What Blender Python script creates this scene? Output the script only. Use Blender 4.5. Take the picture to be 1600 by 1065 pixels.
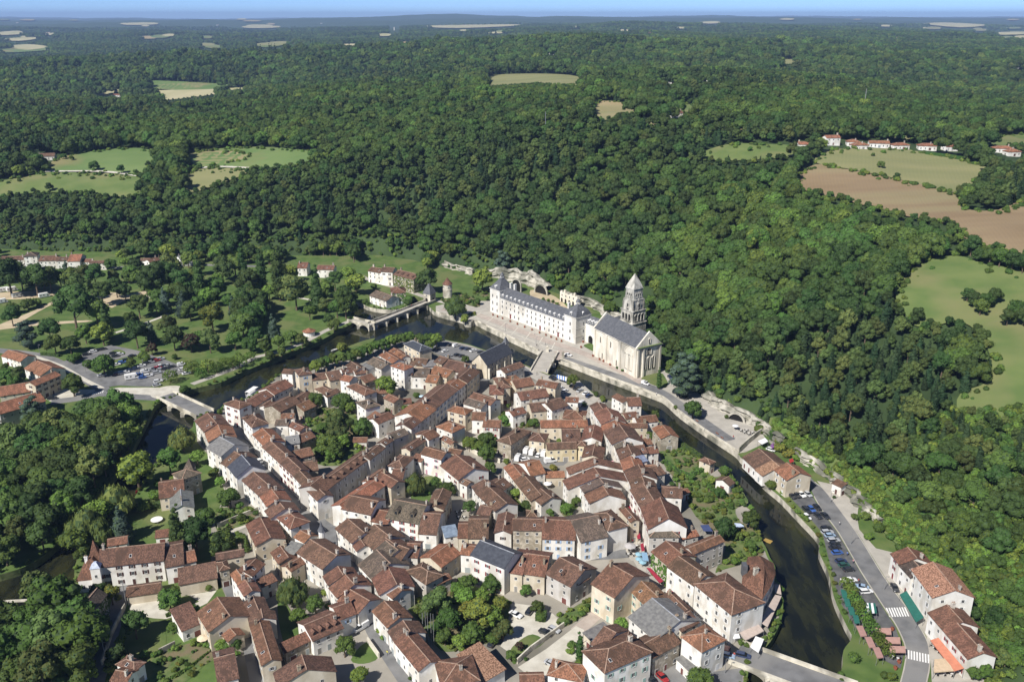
import bpy, bmesh, math, random
import numpy as np
from mathutils import Vector, Matrix, geometry as mgeo

for o in list(bpy.data.objects): bpy.data.objects.remove(o, do_unlink=True)
SC = bpy.context.scene
COL = SC.collection
R_ = math.radians
rnd = random.Random(7)

# ------------------------------------------------------------------ camera
CAM_H, FPX, PITCH = 172.0, 1400.0, R_(19.9)
cd = bpy.data.cameras.new('camera'); cam = bpy.data.objects.new('camera', cd); COL.objects.link(cam)
cam.location = (0, 0, CAM_H); cam.rotation_euler = (math.pi/2 - PITCH, 0, 0)
cd.sensor_width = 36; cd.lens = 36*FPX/1600; cd.clip_start = 1; cd.clip_end = 90000
SC.camera = cam
SC.render.resolution_x = 1024; SC.render.resolution_y = 681
# ------------------------------------------------------------------ sky, sun, exposure
SUN_EL, SUN_AZ = R_(44), math.atan2(-0.64, -0.77)        # direction towards the sun: behind and left of the camera
w = bpy.data.worlds.new('World'); SC.world = w; w.use_nodes = True
nt = w.node_tree; nt.nodes.clear()
sk = nt.nodes.new('ShaderNodeTexSky'); sk.sky_type = 'NISHITA'; sk.sun_disc = False
sk.sun_elevation = SUN_EL; sk.sun_rotation = SUN_AZ; sk.altitude = 3000; sk.air_density = 0.45; sk.dust_density = 0.0; sk.ozone_density = 6.0
bg = nt.nodes.new('ShaderNodeBackground'); bg.inputs[1].default_value = 0.105
wo = nt.nodes.new('ShaderNodeOutputWorld'); nt.links.new(sk.outputs[0], bg.inputs[0]); nt.links.new(bg.outputs[0], wo.inputs[0])
sd = bpy.data.lights.new('sun', 'SUN'); sd.energy = 4.8; sd.angle = R_(0.53); sd.color = (1, 0.96, 0.90)
so = bpy.data.objects.new('sun', sd); COL.objects.link(so)
sdir = Vector((-0.64*math.cos(SUN_EL), -0.77*math.cos(SUN_EL), math.sin(SUN_EL)))
so.rotation_euler = sdir.to_track_quat('Z', 'Y').to_euler(); so.location = (-60, -40, 260)
vs = SC.view_settings; vs.view_transform = 'Standard'; vs.look = 'None'; vs.gamma = 1; vs.exposure = 0.46; vs.use_curve_mapping = False

# ------------------------------------------------------------------ pixels to rays
CP, SP = math.cos(PITCH), math.sin(PITCH)
def ray(x, y):
    u = (x-800)/FPX; v = (y-532.5)/FPX
    return np.array([u, CP - v*SP, -SP - v*CP])
def P(x, y, z=0.0):
    d = ray(x, y); t = (z-CAM_H)/d[2]
    return (d[0]*t, d[1]*t, z)
def proj(X, Y, Z):
    dz = Z-CAM_H; zc = Y*CP - dz*SP; yc = -(Y*SP + dz*CP)
    return 800+FPX*X/zc, 532.5+FPX*yc/zc
TILES = dict(a=(300,540,5.323), b=(500,520,5.323), c=(700,520,5.323), d=(900,580,5.323), e=(340,680,5.323), f=(560,680,5.323),
    g=(760,680,5.323), h=(960,740,5.071), i=(100,800,4.02), j=(340,840,4.733), k=(600,840,4.733), l=(860,840,4.733), m=(1000,820,4.346),
    n=(0,360,3.55), o=(400,380,4.44), p=(740,380,4.44), q=(1040,560,4.4375), r=(1200,720,3.0875), s=(0,640,2.505), t=(0,440,4.84), z=(0,0,1.0),
    u=(760,420,7.606), v=(920,430,6.264))
def T(tile, x, y):
    a, b, s = TILES[tile]; return a+x/s, b+y/s
def TP(tile, x, y, z=0.0): return P(*T(tile, x, y), z)

# ------------------------------------------------------------------ maths helpers
def in_poly(px, py, poly):
    poly = np.asarray(poly)[:, :2]; px = np.asarray(px, float); py = np.asarray(py, float)
    ins = np.zeros(px.shape, bool); n = len(poly); j = n-1
    for i in range(n):
        xi, yi = poly[i]; xj, yj = poly[j]
        if yi != yj:
            c = ((yi > py) != (yj > py)) & (px < (xj-xi)*(py-yi)/(yj-yi)+xi)
            ins ^= c
        j = i
    return ins
def dist_line(px, py, line):
    line = np.asarray(line)[:, :2]; best = np.full(np.shape(px), 1e18)
    for (ax, ay), (bx, by) in zip(line[:-1], line[1:]):
        dx, dy = bx-ax, by-ay; L = dx*dx+dy*dy+1e-9
        t = np.clip(((px-ax)*dx+(py-ay)*dy)/L, 0, 1)
        best = np.minimum(best, (px-ax-t*dx)**2+(py-ay-t*dy)**2)
    return np.sqrt(best)
def ss(x): x = np.clip(x, 0, 1); return x*x*(3-2*x)
_rt = np.random.RandomState(5).rand(256, 256)
def vnoise(x, y):
    x = np.asarray(x, float); y = np.asarray(y, float)
    xi = np.floor(x).astype(int); yi = np.floor(y).astype(int); fx = x-xi; fy = y-yi
    fx = fx*fx*(3-2*fx); fy = fy*fy*(3-2*fy)
    g = lambda a, b: _rt[a % 256, b % 256]
    return (g(xi, yi)*(1-fx)+g(xi+1, yi)*fx)*(1-fy)+(g(xi, yi+1)*(1-fx)+g(xi+1, yi+1)*fx)*fy
def fbm(x, y, o=3):
    s = 0; a = .5
    for k in range(o): s = s+a*(vnoise(x*2**k+17*k, y*2**k+31*k)-.5); a *= .5
    return s
# ------------------------------------------------------------------ terrain
FOOT_PX = [(1700,1150),(1562,1080),(1548,1020),(1528,965),(1490,912),(1440,872),(1400,850),(1350,800),(1322,772),(1290,745),(1240,712),(1205,688),(1180,662),(1150,648),
    (1115,632),(1090,612),(1062,597),(1040,580),(1012,536),(990,508),(960,492),(925,476),(880,462),(850,448),(815,437),(780,430),(745,424),(715,420),(690,415),(650,406),(600,398),(540,396),
    (480,398),(400,398),(300,396),(200,393),(100,392),(0,388),(-120,384),(-400,380)]
FOOT = [P(*p) for p in FOOT_PX]
VALLEY = [(p[0], p[1]) for p in FOOT] + [(-900, FOOT[-1][1]), (-900, 60), (FOOT[0][0], 60)]
def terr(X, Y):
    X = np.asarray(X, float); Y = np.asarray(Y, float)
    ins = in_poly(X, Y, VALLEY); d = dist_line(X, Y, FOOT)
    ang = X/np.maximum(Y, 1)
    Hm = np.interp(ang, [-.62, -.45, -.3, -.12, 0.05, .25, .45, .6], [50, 46, 50, 66, 84, 78, 62, 58])
    Wd = np.interp(ang, [-.62, -.45, -.3, -.12, 0.05, .25, .45, .6], [150, 140, 150, 190, 230, 230, 200, 170])
    near = np.interp(Y, [150, 330, 520], [0, .35, 1]); near = np.where(ang < .1, 1, near)
    Hm = Hm*near + 44*(1-near); 
    z = 6*ss(d/7) + (Hm-6)*(1-np.exp(-(d/Wd)**1.25*1.6))
    und = ss((d-60)/400)
    z = z + und*(66*fbm(X/900, Y/900, 3) + 14*fbm(X/260+9, Y/260, 2)) + 3*ss(d/60)*fbm(X/45, Y/45, 2)
    far = ss((Y-1400)/2500)
    z = z - far*14 + far*95*fbm(X/2300+3, Y/2300+8, 3)
    vf = ss((Y-6000)/9000)
    z = z + vf*(62 + 190*fbm(X/4300+1.3, Y/4300+4, 3))
    # tributary valleys: behind the left plateau, and a gentle one to the right
    z = z - 52*np.exp(-(((X+760)/420)**2+((Y-1980)/430)**2)) - 30*np.exp(-(((X+1700)/900)**2+((Y-3300)/900)**2))
    z = z + 16*np.exp(-(((X-40)/190)**2+((Y-790)/110)**2))
    z = np.minimum(z, 228)
    return np.where(ins, -7.0*ss(d/9), z)
_TS = np.concatenate([np.arange(180, 900, 12.0), np.arange(900, 2500, 22.0), np.geomspace(2500, 60000, 220)])
def march(x, y, zoff=0.0):
    d = ray(x, y)
    def hit(ts):
        X = d[0]*ts; Y = d[1]*ts; h = np.maximum(terr(X, Y), 0)+zoff; b = CAM_H+d[2]*ts < h
        k = int(np.argmax(b)) if b.any() else len(ts)-1
        return k, X, Y, h
    k, X, Y, h = hit(_TS); ts = np.linspace(_TS[max(k-1, 0)], _TS[k], 24); k, X, Y, h = hit(ts)
    return float(X[k]), float(Y[k]), float(h[k])

# ------------------------------------------------------------------ object helpers
def mesh(name, verts, faces, mats=None, fm=None, smooth=False):
    me = bpy.data.meshes.new(name); me.from_pydata([tuple(v) for v in verts], [], [tuple(f) for f in faces])
    for m in (mats or []): me.materials.append(m)
    if fm is not None: me.polygons.foreach_set('material_index', fm)
    if smooth: me.polygons.foreach_set('use_smooth', [True]*len(me.polygons))
    me.update(); return me
def link(name, me, parent=None, loc=None, rz=None, scale=None, color=None):
    o = bpy.data.objects.new(name, me); COL.objects.link(o)
    if parent is not None: o.parent = parent
    if loc is not None: o.location = loc
    if rz is not None: o.rotation_euler = (0, 0, rz)
    if scale is not None: o.scale = scale
    if color is not None: o.color = (*color[:3], 1)
    return o
def tag(o, label=None, cat=None, group=None, kind=None):
    if label: o['label'] = label
    if cat: o['category'] = cat
    if group: o['group'] = group
    if kind: o['kind'] = kind
    return o
def thing(name, label, cat, loc=(0,0,0), rz=0, group=None):
    o = link(name, None, None, loc, rz); o.empty_display_size = .5
    return tag(o, label, cat, group)
class MB:
    """collects shapes into one mesh"""
    def __init__(s): s.v = []; s.f = []; s.m = []
    def add(s, vs, fs, mi=0):
        n = len(s.v); s.v += [tuple(v) for v in vs]; s.f += [tuple(i+n for i in f) for f in fs]; s.m += [mi]*len(fs)
    def box(s, x0, x1, y0, y1, z0, z1, mi=0):
        s.add([(x0,y0,z0),(x1,y0,z0),(x1,y1,z0),(x0,y1,z0),(x0,y0,z1),(x1,y0,z1),(x1,y1,z1),(x0,y1,z1)],
              [(0,3,2,1),(4,5,6,7),(0,1,5,4),(1,2,6,5),(2,3,7,6),(3,0,4,7)], mi)
    def frust(s, cx, cy, z0, z1, a0, b0, a1, b1, mi=0):
        s.add([(cx-a0,cy-b0,z0),(cx+a0,cy-b0,z0),(cx+a0,cy+b0,z0),(cx-a0,cy+b0,z0),(cx-a1,cy-b1,z1),(cx+a1,cy-b1,z1),(cx+a1,cy+b1,z1),(cx-a1,cy+b1,z1)],
              [(0,3,2,1),(4,5,6,7),(0,1,5,4),(1,2,6,5),(2,3,7,6),(3,0,4,7)], mi)
    def lathe(s, cx, cy, prof, n=16, mi=0, ph=0.0):
        b = len(s.v)
        for r, z in prof:
            for k in range(n):
                a = ph+2*math.pi*k/n; s.v.append((cx+r*math.cos(a), cy+r*math.sin(a), z))
        for i in range(len(prof)-1):
            for k in range(n):
                k2 = (k+1) % n; s.f.append((b+i*n+k, b+i*n+k2, b+(i+1)*n+k2, b+(i+1)*n+k)); s.m.append(mi)
        s.f.append(tuple(b+(len(prof)-1)*n+k for k in range(n))); s.m.append(mi)
        s.f.append(tuple(b+k for k in reversed(range(n)))); s.m.append(mi)
    def prism(s, pts, z0, z1, mi=0):
        n = len(pts); A = sum(pts[i][0]*pts[(i+1)%n][1]-pts[(i+1)%n][0]*pts[i][1] for i in range(n))
        if A < 0: pts = pts[::-1]
        s.add([(p[0],p[1],z0) for p in pts]+[(p[0],p[1],z1) for p in pts],
              [tuple(reversed(range(n))), tuple(range(n, 2*n))]+[(i,(i+1)%n,n+(i+1)%n,n+i) for i in range(n)], mi)
    def bar(s, a, b, w, h, mi=0):
        a = Vector(a); b = Vector(b); d = (b-a).normalized(); up = Vector((0,0,1)) if abs(d.z) < .95 else Vector((1,0,0))
        l = d.cross(up).normalized()*w/2; u = l.cross(d).normalized()*h/2
        s.add([a-l-u,a+l-u,a+l+u,a-l+u,b-l-u,b+l-u,b+l+u,b-l+u],[(0,1,2,3),(7,6,5,4),(4,5,1,0),(5,6,2,1),(6,7,3,2),(7,4,0,3)], mi)
    def build(s, name, mats, parent=None, loc=None, rz=None, color=None, smooth=False):
        me = mesh(name, s.v, s.f, mats if isinstance(mats, (list, tuple)) else [mats], s.m, smooth)
        return link(name, me, parent, loc, rz, None, color)
def cdt(poly, holes=(), pts=()):
    vs = [Vector((p[0], p[1])) for p in poly]; ed = [(i, (i+1) % len(poly)) for i in range(len(poly))]
    for h in holes:
        n = len(vs); vs += [Vector((p[0], p[1])) for p in h]; ed += [(n+i, n+(i+1) % len(h)) for i in range(len(h))]
    vs += [Vector((p[0], p[1])) for p in pts]
    r = mgeo.delaunay_2d_cdt(vs, ed, [], 0, 1e-4)
    V = np.array([(v.x, v.y) for v in r[0]]); F = [f for f in r[2]]
    C = np.array([V[list(f)].mean(0) for f in F])
    ok = in_poly(C[:,0], C[:,1], poly)
    for h in holes: ok &= ~in_poly(C[:,0], C[:,1], h)
    out = []
    for f, k in zip(F, ok):
        if k:
            a, b, c = V[f[0]], V[f[1]], V[f[2]]
            out.append(f if (b[0]-a[0])*(c[1]-a[1])-(b[1]-a[1])*(c[0]-a[0]) > 0 else f[::-1])
    return V, out
def sheet(name, poly, z, mat, kind='structure', holes=()):
    V, F = cdt(poly, holes); return tag(link(name, mesh(name, [(v[0], v[1], z) for v in V], F, [mat])), kind=kind)
def drape(name, poly, off, mat, step=9.0):
    a = np.array([p[:2] for p in poly]); x0, y0 = a.min(0); x1, y1 = a.max(0)
    step = max(step, math.sqrt((x1-x0)*(y1-y0)/2500))
    gx, gy = np.meshgrid(np.arange(x0, x1, step), np.arange(y0, y1, step)); gx = gx.ravel(); gy = gy.ravel()
    k = in_poly(gx, gy, a)
    V, F = cdt(list(map(tuple, a)), (), list(zip(gx[k], gy[k])))
    Z = np.maximum(terr(V[:,0], V[:,1]), 0)+off
    return tag(link(name, mesh(name, np.c_[V, Z], F, [mat], smooth=True)), kind='structure')
def smooth_line(pts, n=6, closed=False):
    pts = [np.array(p[:2], float) for p in pts]; out = []; N = len(pts)
    for i in range(N if closed else N-1):
        g = (lambda k: pts[k % N]) if closed else (lambda k: pts[min(max(k, 0), N-1)])
        p0, p1, p2, p3 = g(i-1), g(i), g(i+1), g(i+2)
        for k in range(n):
            t = k/n; out.append(tuple(.5*((2*p1)+(p2-p0)*t+(2*p0-5*p1+4*p2-p3)*t*t+(3*p1-p0-3*p2+p3)*t**3)))
    if not closed: out.append(tuple(pts[-1]))
    return out
def ribbon(line, w0, w1):
    """polygon around a polyline, offsets left w0 and right w1"""
    L = [np.array(p[:2]) for p in line]; a = []; b = []
    for i, p in enumerate(L):
        d = L[min(i+1, len(L)-1)]-L[max(i-1, 0)]; d = d/(np.linalg.norm(d)+1e-9); n = np.array([-d[1], d[0]])
        a.append(tuple(p+n*w0)); b.append(tuple(p-n*w1))
    return a+b[::-1]
def strip(name, line, z, w, mat):
    L = [np.array(p[:2]) for p in line]; v = []; f = []
    for i, p in enumerate(L):
        d = L[min(i+1, len(L)-1)]-L[max(i-1, 0)]; d = d/(np.linalg.norm(d)+1e-9); n = np.array([-d[1], d[0]])*w/2
        v += [(*(p+n), z), (*(p-n), z)]
    for i in range(len(L)-1): f.append((2*i+1, 2*i+3, 2*i+2, 2*i))
    return tag(link(name, mesh(name, v, f, [mat])), kind='structure')
def wallline(name, line, z0, z1, th, mat, parent=None):
    """upright wall along a polyline"""
    L = [np.array(p[:2]) for p in line]; v = []; f = []
    for i, p in enumerate(L):
        d = L[min(i+1, len(L)-1)]-L[max(i-1, 0)]; d = d/(np.linalg.norm(d)+1e-9); n = np.array([-d[1], d[0]])*th/2
        v += [(*(p+n), z0), (*(p-n), z0), (*(p-n), z1), (*(p+n), z1)]
    for i in range(len(L)-1):
        a = 4*i; b = a+4
        for k in range(4): f.append((a+k, a+(k+1) % 4, b+(k+1) % 4, b+k))
    f += [(3,2,1,0), tuple(len(v)-4+k for k in range(4))]
    return link(name, mesh(name, v, f, [mat]), parent)

# ------------------------------------------------------------------ materials
def nodes(name):
    m = bpy.data.materials.new(name); m.use_nodes = True; n = m.node_tree; b = n.nodes['Principled BSDF']; return m, n, b
def mat(name, c1, c2=None, scale=1.0, rough=.85, detail=4, bump=0, bscale=None, spec=.3, tint=False, coords='Object', stretch=(1,1,1), c3=None, s3=.1, metal=0, lo=.35, hi=.65, stripe=None):
    m, n, b = nodes(name); N = n.nodes; Lk = n.links.new
    b.inputs['Roughness'].default_value = rough; b.inputs['Specular IOR Level'].default_value = spec; b.inputs['Metallic'].default_value = metal
    tc = N.new('ShaderNodeTexCoord'); mp = N.new('ShaderNodeMapping'); mp.inputs['Scale'].default_value = stretch; 
    if coords == 'World':
        g = N.new('ShaderNodeNewGeometry'); Lk(g.outputs['Position'], mp.inputs[0])
    else: Lk(tc.outputs[coords], mp.inputs[0])
    col = None
    def noise(sc, dt=detail):
        x = N.new('ShaderNodeTexNoise'); x.inputs['Scale'].default_value = sc; x.inputs['Detail'].default_value = dt; Lk(mp.outputs[0], x.inputs[0]); return x
    if c2 is None:
        r = N.new('ShaderNodeRGB'); r.outputs[0].default_value = (*c1, 1); col = r.outputs[0]
    else:
        x = noise(scale); cr = N.new('ShaderNodeValToRGB'); cr.color_ramp.elements[0].color = (*c1, 1); cr.color_ramp.elements[1].color = (*c2, 1)
        cr.color_ramp.elements[0].position = lo; cr.color_ramp.elements[1].position = hi; Lk(x.outputs[0], cr.inputs[0]); col = cr.outputs[0]
    if c3 is not None:
        x = noise(s3, 3); cr = N.new('ShaderNodeValToRGB'); cr.color_ramp.elements[0].position = .48; cr.color_ramp.elements[1].position = .62
        cr.color_ramp.elements[0].color = (0,0,0,1); cr.color_ramp.elements[1].color = (1,1,1,1); Lk(x.outputs[0], cr.inputs[0])
        mx = N.new('ShaderNodeMix'); mx.data_type = 'RGBA'; Lk(cr.outputs[0], mx.inputs[0]); Lk(col, mx.inputs[6]); mx.inputs[7].default_value = (*c3, 1); col = mx.outputs[2]
    if stripe:
        mp2 = N.new('ShaderNodeMapping'); mp2.inputs['Rotation'].default_value = (0, 0, stripe[1]); g2 = N.new('ShaderNodeNewGeometry'); Lk(g2.outputs['Position'], mp2.inputs[0])
        wv = N.new('ShaderNodeTexWave'); wv.inputs['Scale'].default_value = stripe[0]; wv.inputs['Distortion'].default_value = 1.2; wv.inputs['Detail'].default_value = 3; wv.inputs['Detail Scale'].default_value = .4; Lk(mp2.outputs[0], wv.inputs[0])
        mr = N.new('ShaderNodeMapRange'); mr.inputs[3].default_value = .97; mr.inputs[4].default_value = 1.02; Lk(wv.outputs['Fac'], mr.inputs[0])
        hv = N.new('ShaderNodeHueSaturation'); Lk(col, hv.inputs['Color']); Lk(mr.outputs[0], hv.inputs['Value']); col = hv.outputs[0]
    if tint:
        oi = N.new('ShaderNodeObjectInfo'); mx = N.new('ShaderNodeMix'); mx.data_type = 'RGBA'; mx.blend_type = 'MULTIPLY'; mx.inputs[0].default_value = 1
        Lk(col, mx.inputs[6]); Lk(oi.outputs['Color'], mx.inputs[7]); col = mx.outputs[2]
    Lk(col, b.inputs['Base Color'])
    if bump:
        x = noise(bscale or scale*3); bp = N.new('ShaderNodeBump'); bp.inputs['Strength'].default_value = bump; bp.inputs['Distance'].default_value = .3
        Lk(x.outputs[0], bp.inputs['Height']); Lk(bp.outputs[0], b.inputs['Normal'])
    return m
def leafmat(name, base, var=.42, trans=.28, hue=.028, mottle=.45):
    m, n, b = nodes(name); N = n.nodes; Lk = n.links.new
    b.inputs['Roughness'].default_value = .7; b.inputs['Specular IOR Level'].default_value = .15
    oi = N.new('ShaderNodeObjectInfo'); tc = N.new('ShaderNodeTexCoord'); ns = N.new('ShaderNodeTexNoise'); ns.inputs['Scale'].default_value = .55; ns.inputs['Detail'].default_value = 3
    Lk(tc.outputs['Object'], ns.inputs[0])
    hs = N.new('ShaderNodeHueSaturation'); hs.inputs['Color'].default_value = (*base, 1)
    def mr(src, a, c):
        x = N.new('ShaderNodeMapRange'); x.inputs[3].default_value = a; x.inputs[4].default_value = c; Lk(src, x.inputs[0]); return x.outputs[0]
    mu = N.new('ShaderNodeMath'); mu.operation = 'MULTIPLY'; mu.inputs[1].default_value = 7.31; Lk(oi.outputs['Random'], mu.inputs[0])
    fr = N.new('ShaderNodeMath'); fr.operation = 'FRACT'; Lk(mu.outputs[0], fr.inputs[0])
    Lk(mr(fr.outputs[0], .5-hue, .5+hue), hs.inputs['Hue'])
    v1 = mr(oi.outputs['Random'], 1-var, 1+var); v2 = mr(ns.outputs[0], 1-mottle, 1+mottle)
    m2 = N.new('ShaderNodeMath'); m2.operation = 'MULTIPLY'; Lk(v1, m2.inputs[0]); Lk(v2, m2.inputs[1]); Lk(m2.outputs[0], hs.inputs['Value'])
    Lk(hs.outputs[0], b.inputs['Base Color'])
    if trans:
        tr = N.new('ShaderNodeBsdfTranslucent'); Lk(hs.outputs[0], tr.inputs[0]); mx = N.new('ShaderNodeMixShader'); mx.inputs[0].default_value = trans
        out = N['Material Output']; Lk(b.outputs[0], mx.inputs[1]); Lk(tr.outputs[0], mx.inputs[2]); Lk(mx.outputs[0], out.inputs[0])
    return m
M = {}
M['forest_floor'] = mat('forest_floor', (.024,.044,.014), (.046,.076,.024), .05, coords='World', bump=.5, bscale=.08)
M['ground'] = mat('town_ground', (.26,.24,.20), (.36,.33,.28), .12, coords='World', c3=(.16,.15,.12), s3=.03)
M['asphalt'] = mat('asphalt', (.13,.13,.13), (.19,.19,.19), .25, coords='World', c3=(.22,.215,.205), s3=.06)
M['asphalt_dark'] = mat('asphalt_dark', (.085,.085,.087), (.13,.13,.13), .4, coords='World')
M['grass'] = mat('grass', (.066,.115,.026), (.10,.155,.038), .2, coords='World', c3=(.13,.155,.052), s3=.05, bump=.3, bscale=1.5)
M['garden'] = mat('garden_soil_and_grass', (.07,.12,.03), (.14,.17,.06), .35, coords='World', c3=(.17,.14,.08), s3=.12, bump=.4, bscale=2)
M['meadow'] = mat('meadow', (.10,.15,.042), (.145,.185,.058), .06, coords='World', c3=(.18,.185,.075), s3=.02, detail=8)
M['field_green'] = mat('field_green', (.10,.17,.05), (.15,.21,.07), .02, coords='World', c3=(.22,.20,.09), s3=.012, stripe=(.12,.9), detail=8)
M['field_pale'] = mat('field_pale', (.34,.33,.17), (.44,.40,.24), .02, coords='World', stretch=(1,.25,1), stripe=(.10,-.6), detail=8)
M['field_straw'] = mat('field_straw', (.30,.23,.12), (.38,.31,.17), .03, coords='World', stretch=(.3,1,1), c3=(.22,.22,.10), s3=.015, stripe=(.14,.5), detail=8)
M['field_brown'] = mat('field_brown', (.21,.15,.085), (.27,.20,.115), .04, coords='World', stretch=(.25,1.2,1), c3=(.24,.21,.11), s3=.01, stripe=(.13,.25), detail=8)
M['field_olive'] = mat('field_olive', (.19,.20,.085), (.25,.24,.11), .03, coords='World', stretch=(.2,1,1), stripe=(.11,.35), detail=8)
M['sand'] = mat('sandy_gravel', (.42,.34,.22), (.52,.43,.29), .15, coords='World')
M['gravel'] = mat('pale_gravel', (.46,.43,.36), (.58,.55,.47), .3, coords='World')
M['paving'] = mat('stone_paving', (.36,.335,.29), (.44,.41,.355), .25, coords='World')
M['paving_pink'] = mat('pink_paving', (.36,.30,.255), (.43,.37,.32), .4, coords='World')
M['stone'] = mat('limestone', (.50,.46,.37), (.66,.62,.52), .35, coords='World', c3=(.27,.25,.20), s3=.13, bump=.4, bscale=1.2)
M['quay'] = mat('quay_stone', (.40,.37,.30), (.60,.56,.47), .4, coords='World', c3=(.17,.165,.13), s3=.16, bump=.6, bscale=1.3, stretch=(1,1,.7))
M['rock'] = mat('cliff_rock', (.22,.21,.17), (.50,.47,.40), .3, coords='World', c3=(.13,.13,.10), s3=.09, bump=1, bscale=.5, stretch=(1,1,.45))
M['bank'] = mat('river_bank', (.06,.09,.025), (.13,.15,.06), .4, coords='World', bump=.6, bscale=1.2)
M['white'] = mat('white_paint', (.78,.77,.74), (.70,.69,.66), .6, rough=.6)
M['bark'] = mat('bark', (.10,.075,.05), (.16,.12,.085), 2.0)
def watermat():
    m, n, b = nodes('river_water'); N = n.nodes; Lk = n.links.new
    g = N.new('ShaderNodeNewGeometry'); ns = N.new('ShaderNodeTexNoise'); ns.inputs['Scale'].default_value = .09; ns.inputs['Detail'].default_value = 6; ns.inputs['Roughness'].default_value = .62
    mp = N.new('ShaderNodeMapping'); mp.inputs['Scale'].default_value = (1.6, .45, 1); mp.inputs['Rotation'].default_value = (0,0,.5); Lk(g.outputs['Position'], mp.inputs[0]); Lk(mp.outputs[0], ns.inputs[0])
    cr = N.new('ShaderNodeValToRGB'); cr.color_ramp.elements[0].position = .42; cr.color_ramp.elements[0].color = (.008,.010,.008,1)
    cr.color_ramp.elements[1].position = .72; cr.color_ramp.elements[1].color = (.045,.046,.016,1); Lk(ns.outputs[0], cr.inputs[0]); Lk(cr.outputs[0], b.inputs['Base Color'])
    b.inputs['Roughness'].default_value = .06; b.inputs['IOR'].default_value = 1.33
    n2 = N.new('ShaderNodeTexNoise'); n2.inputs['Scale'].default_value = .5; n2.inputs['Detail'].default_value = 3; Lk(g.outputs['Position'], n2.inputs[0])
    bp = N.new('ShaderNodeBump'); bp.inputs['Strength'].default_value = .06; bp.inputs['Distance'].default_value = .2; Lk(n2.outputs[0], bp.inputs['Height']); Lk(bp.outputs[0], b.inputs['Normal'])
    return m
M['water'] = watermat()
# foliage
GREENS = dict(oak=(.078,.130,.029), lime=(.116,.180,.034), dark=(.056,.096,.025), park=(.092,.150,.031), bright=(.145,.215,.038), pine=(.036,.066,.028), blue=(.070,.105,.078), willow=(.120,.160,.042),
              purple=(.050,.022,.020), yellow=(.170,.180,.034), olive=(.106,.142,.040), hedge=(.064,.112,.026))
for k, c in GREENS.items(): M['leaf_'+k] = leafmat('leaf_'+k, c)
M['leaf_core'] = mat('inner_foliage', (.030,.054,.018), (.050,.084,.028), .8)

# ------------------------------------------------------------------ the land
def build_land():
    rows = [60]+list(np.geomspace(125, 34000, 330)); cols = np.linspace(-1, 1, 241); cols = np.sign(cols)*np.abs(cols)**1.05
    X = np.array([[c*(r*.78+110) for c in cols] for r in rows]); Y = np.array([[r for c in cols] for r in rows])
    Z = terr(X, Y); n = len(cols); nr = len(rows)
    F = [(i*n+j, i*n+j+1, (i+1)*n+j+1, (i+1)*n+j) for i in range(nr-1) for j in range(n-1)]
    o = link('terrain', mesh('terrain', np.c_[X.ravel(), Y.ravel(), Z.ravel()], F, [M['forest_floor']], smooth=True)); tag(o, kind='structure')
build_land()
SC.render.engine = 'CYCLES'
try: SC.cycles.use_denoising = True
except Exception: pass
# ------------------------------------------------------------------ river and banks
OUT_PX = [(-160,975),(-60,912),(0,897),(40,884),(75,862),(110,826),(150,776),(185,736),(205,706),(220,676),(234,650),(246,630),(278,620),(300,608),(345,597),(372,584),(440,556),(500,532),(528,516),(545,508),
    (552,502),(556,495),(548,486),(552,475),(562,473),(578,480),(598,483),(622,483),(638,478),(641,466),(652,464),(665,470),(671,479),(681,488),(700,493),(722,499),(727,504),(736,505),(743,502),(760,510),
    (800,529),(852,553),(875,561),(950,590),(1021,616),(1040,625),(1062,645),(1107,677),(1148,704),(1159,716),(1180,733),(1193,754),(1218,775),(1245,803),(1279,840),(1280,862),(1294,893),(1304,935),(1322,975),(1331,995),(1318,1015),(1316,1040),(1308,1070),(1300,1130)]
INN_PX = [(-160,1080),(0,988),(24,974),(70,952),(98,945),(112,926),(116,907),(118,880),(135,845),(165,815),(205,782),(222,757),(246,722),(268,692),(285,676),(300,668),(304,657),(322,642),(338,650),(349,632),(383,622),(409,607),(420,596),(443,581),
    (470,578),(488,577),(500,571),(538,560),(568,548),(585,541),(620,528),(643,524),(684,527),(699,531),(730,537),(762,548),(785,556),(805,563),(817,568),(856,584),(877,587),(903,597),(926,612),(950,624),(980,627),(1002,637),(1030,657),(1052,680),(1060,690),(1090,712),
    (1116,727),(1138,732),(1150,752),(1156,765),(1166,788),(1186,805),(1184,832),(1196,853),(1203,870),(1211,884),(1213,905),(1221,915),(1223,958),(1208,995),(1188,1020),(1170,1045),(1160,1130)]
OUT = smooth_line([P(*p) for p in OUT_PX], 4); INN = smooth_line([P(*p) for p in INN_PX], 4)
RIVER = OUT + INN[::-1]
WATER_Z = -2.6
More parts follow.
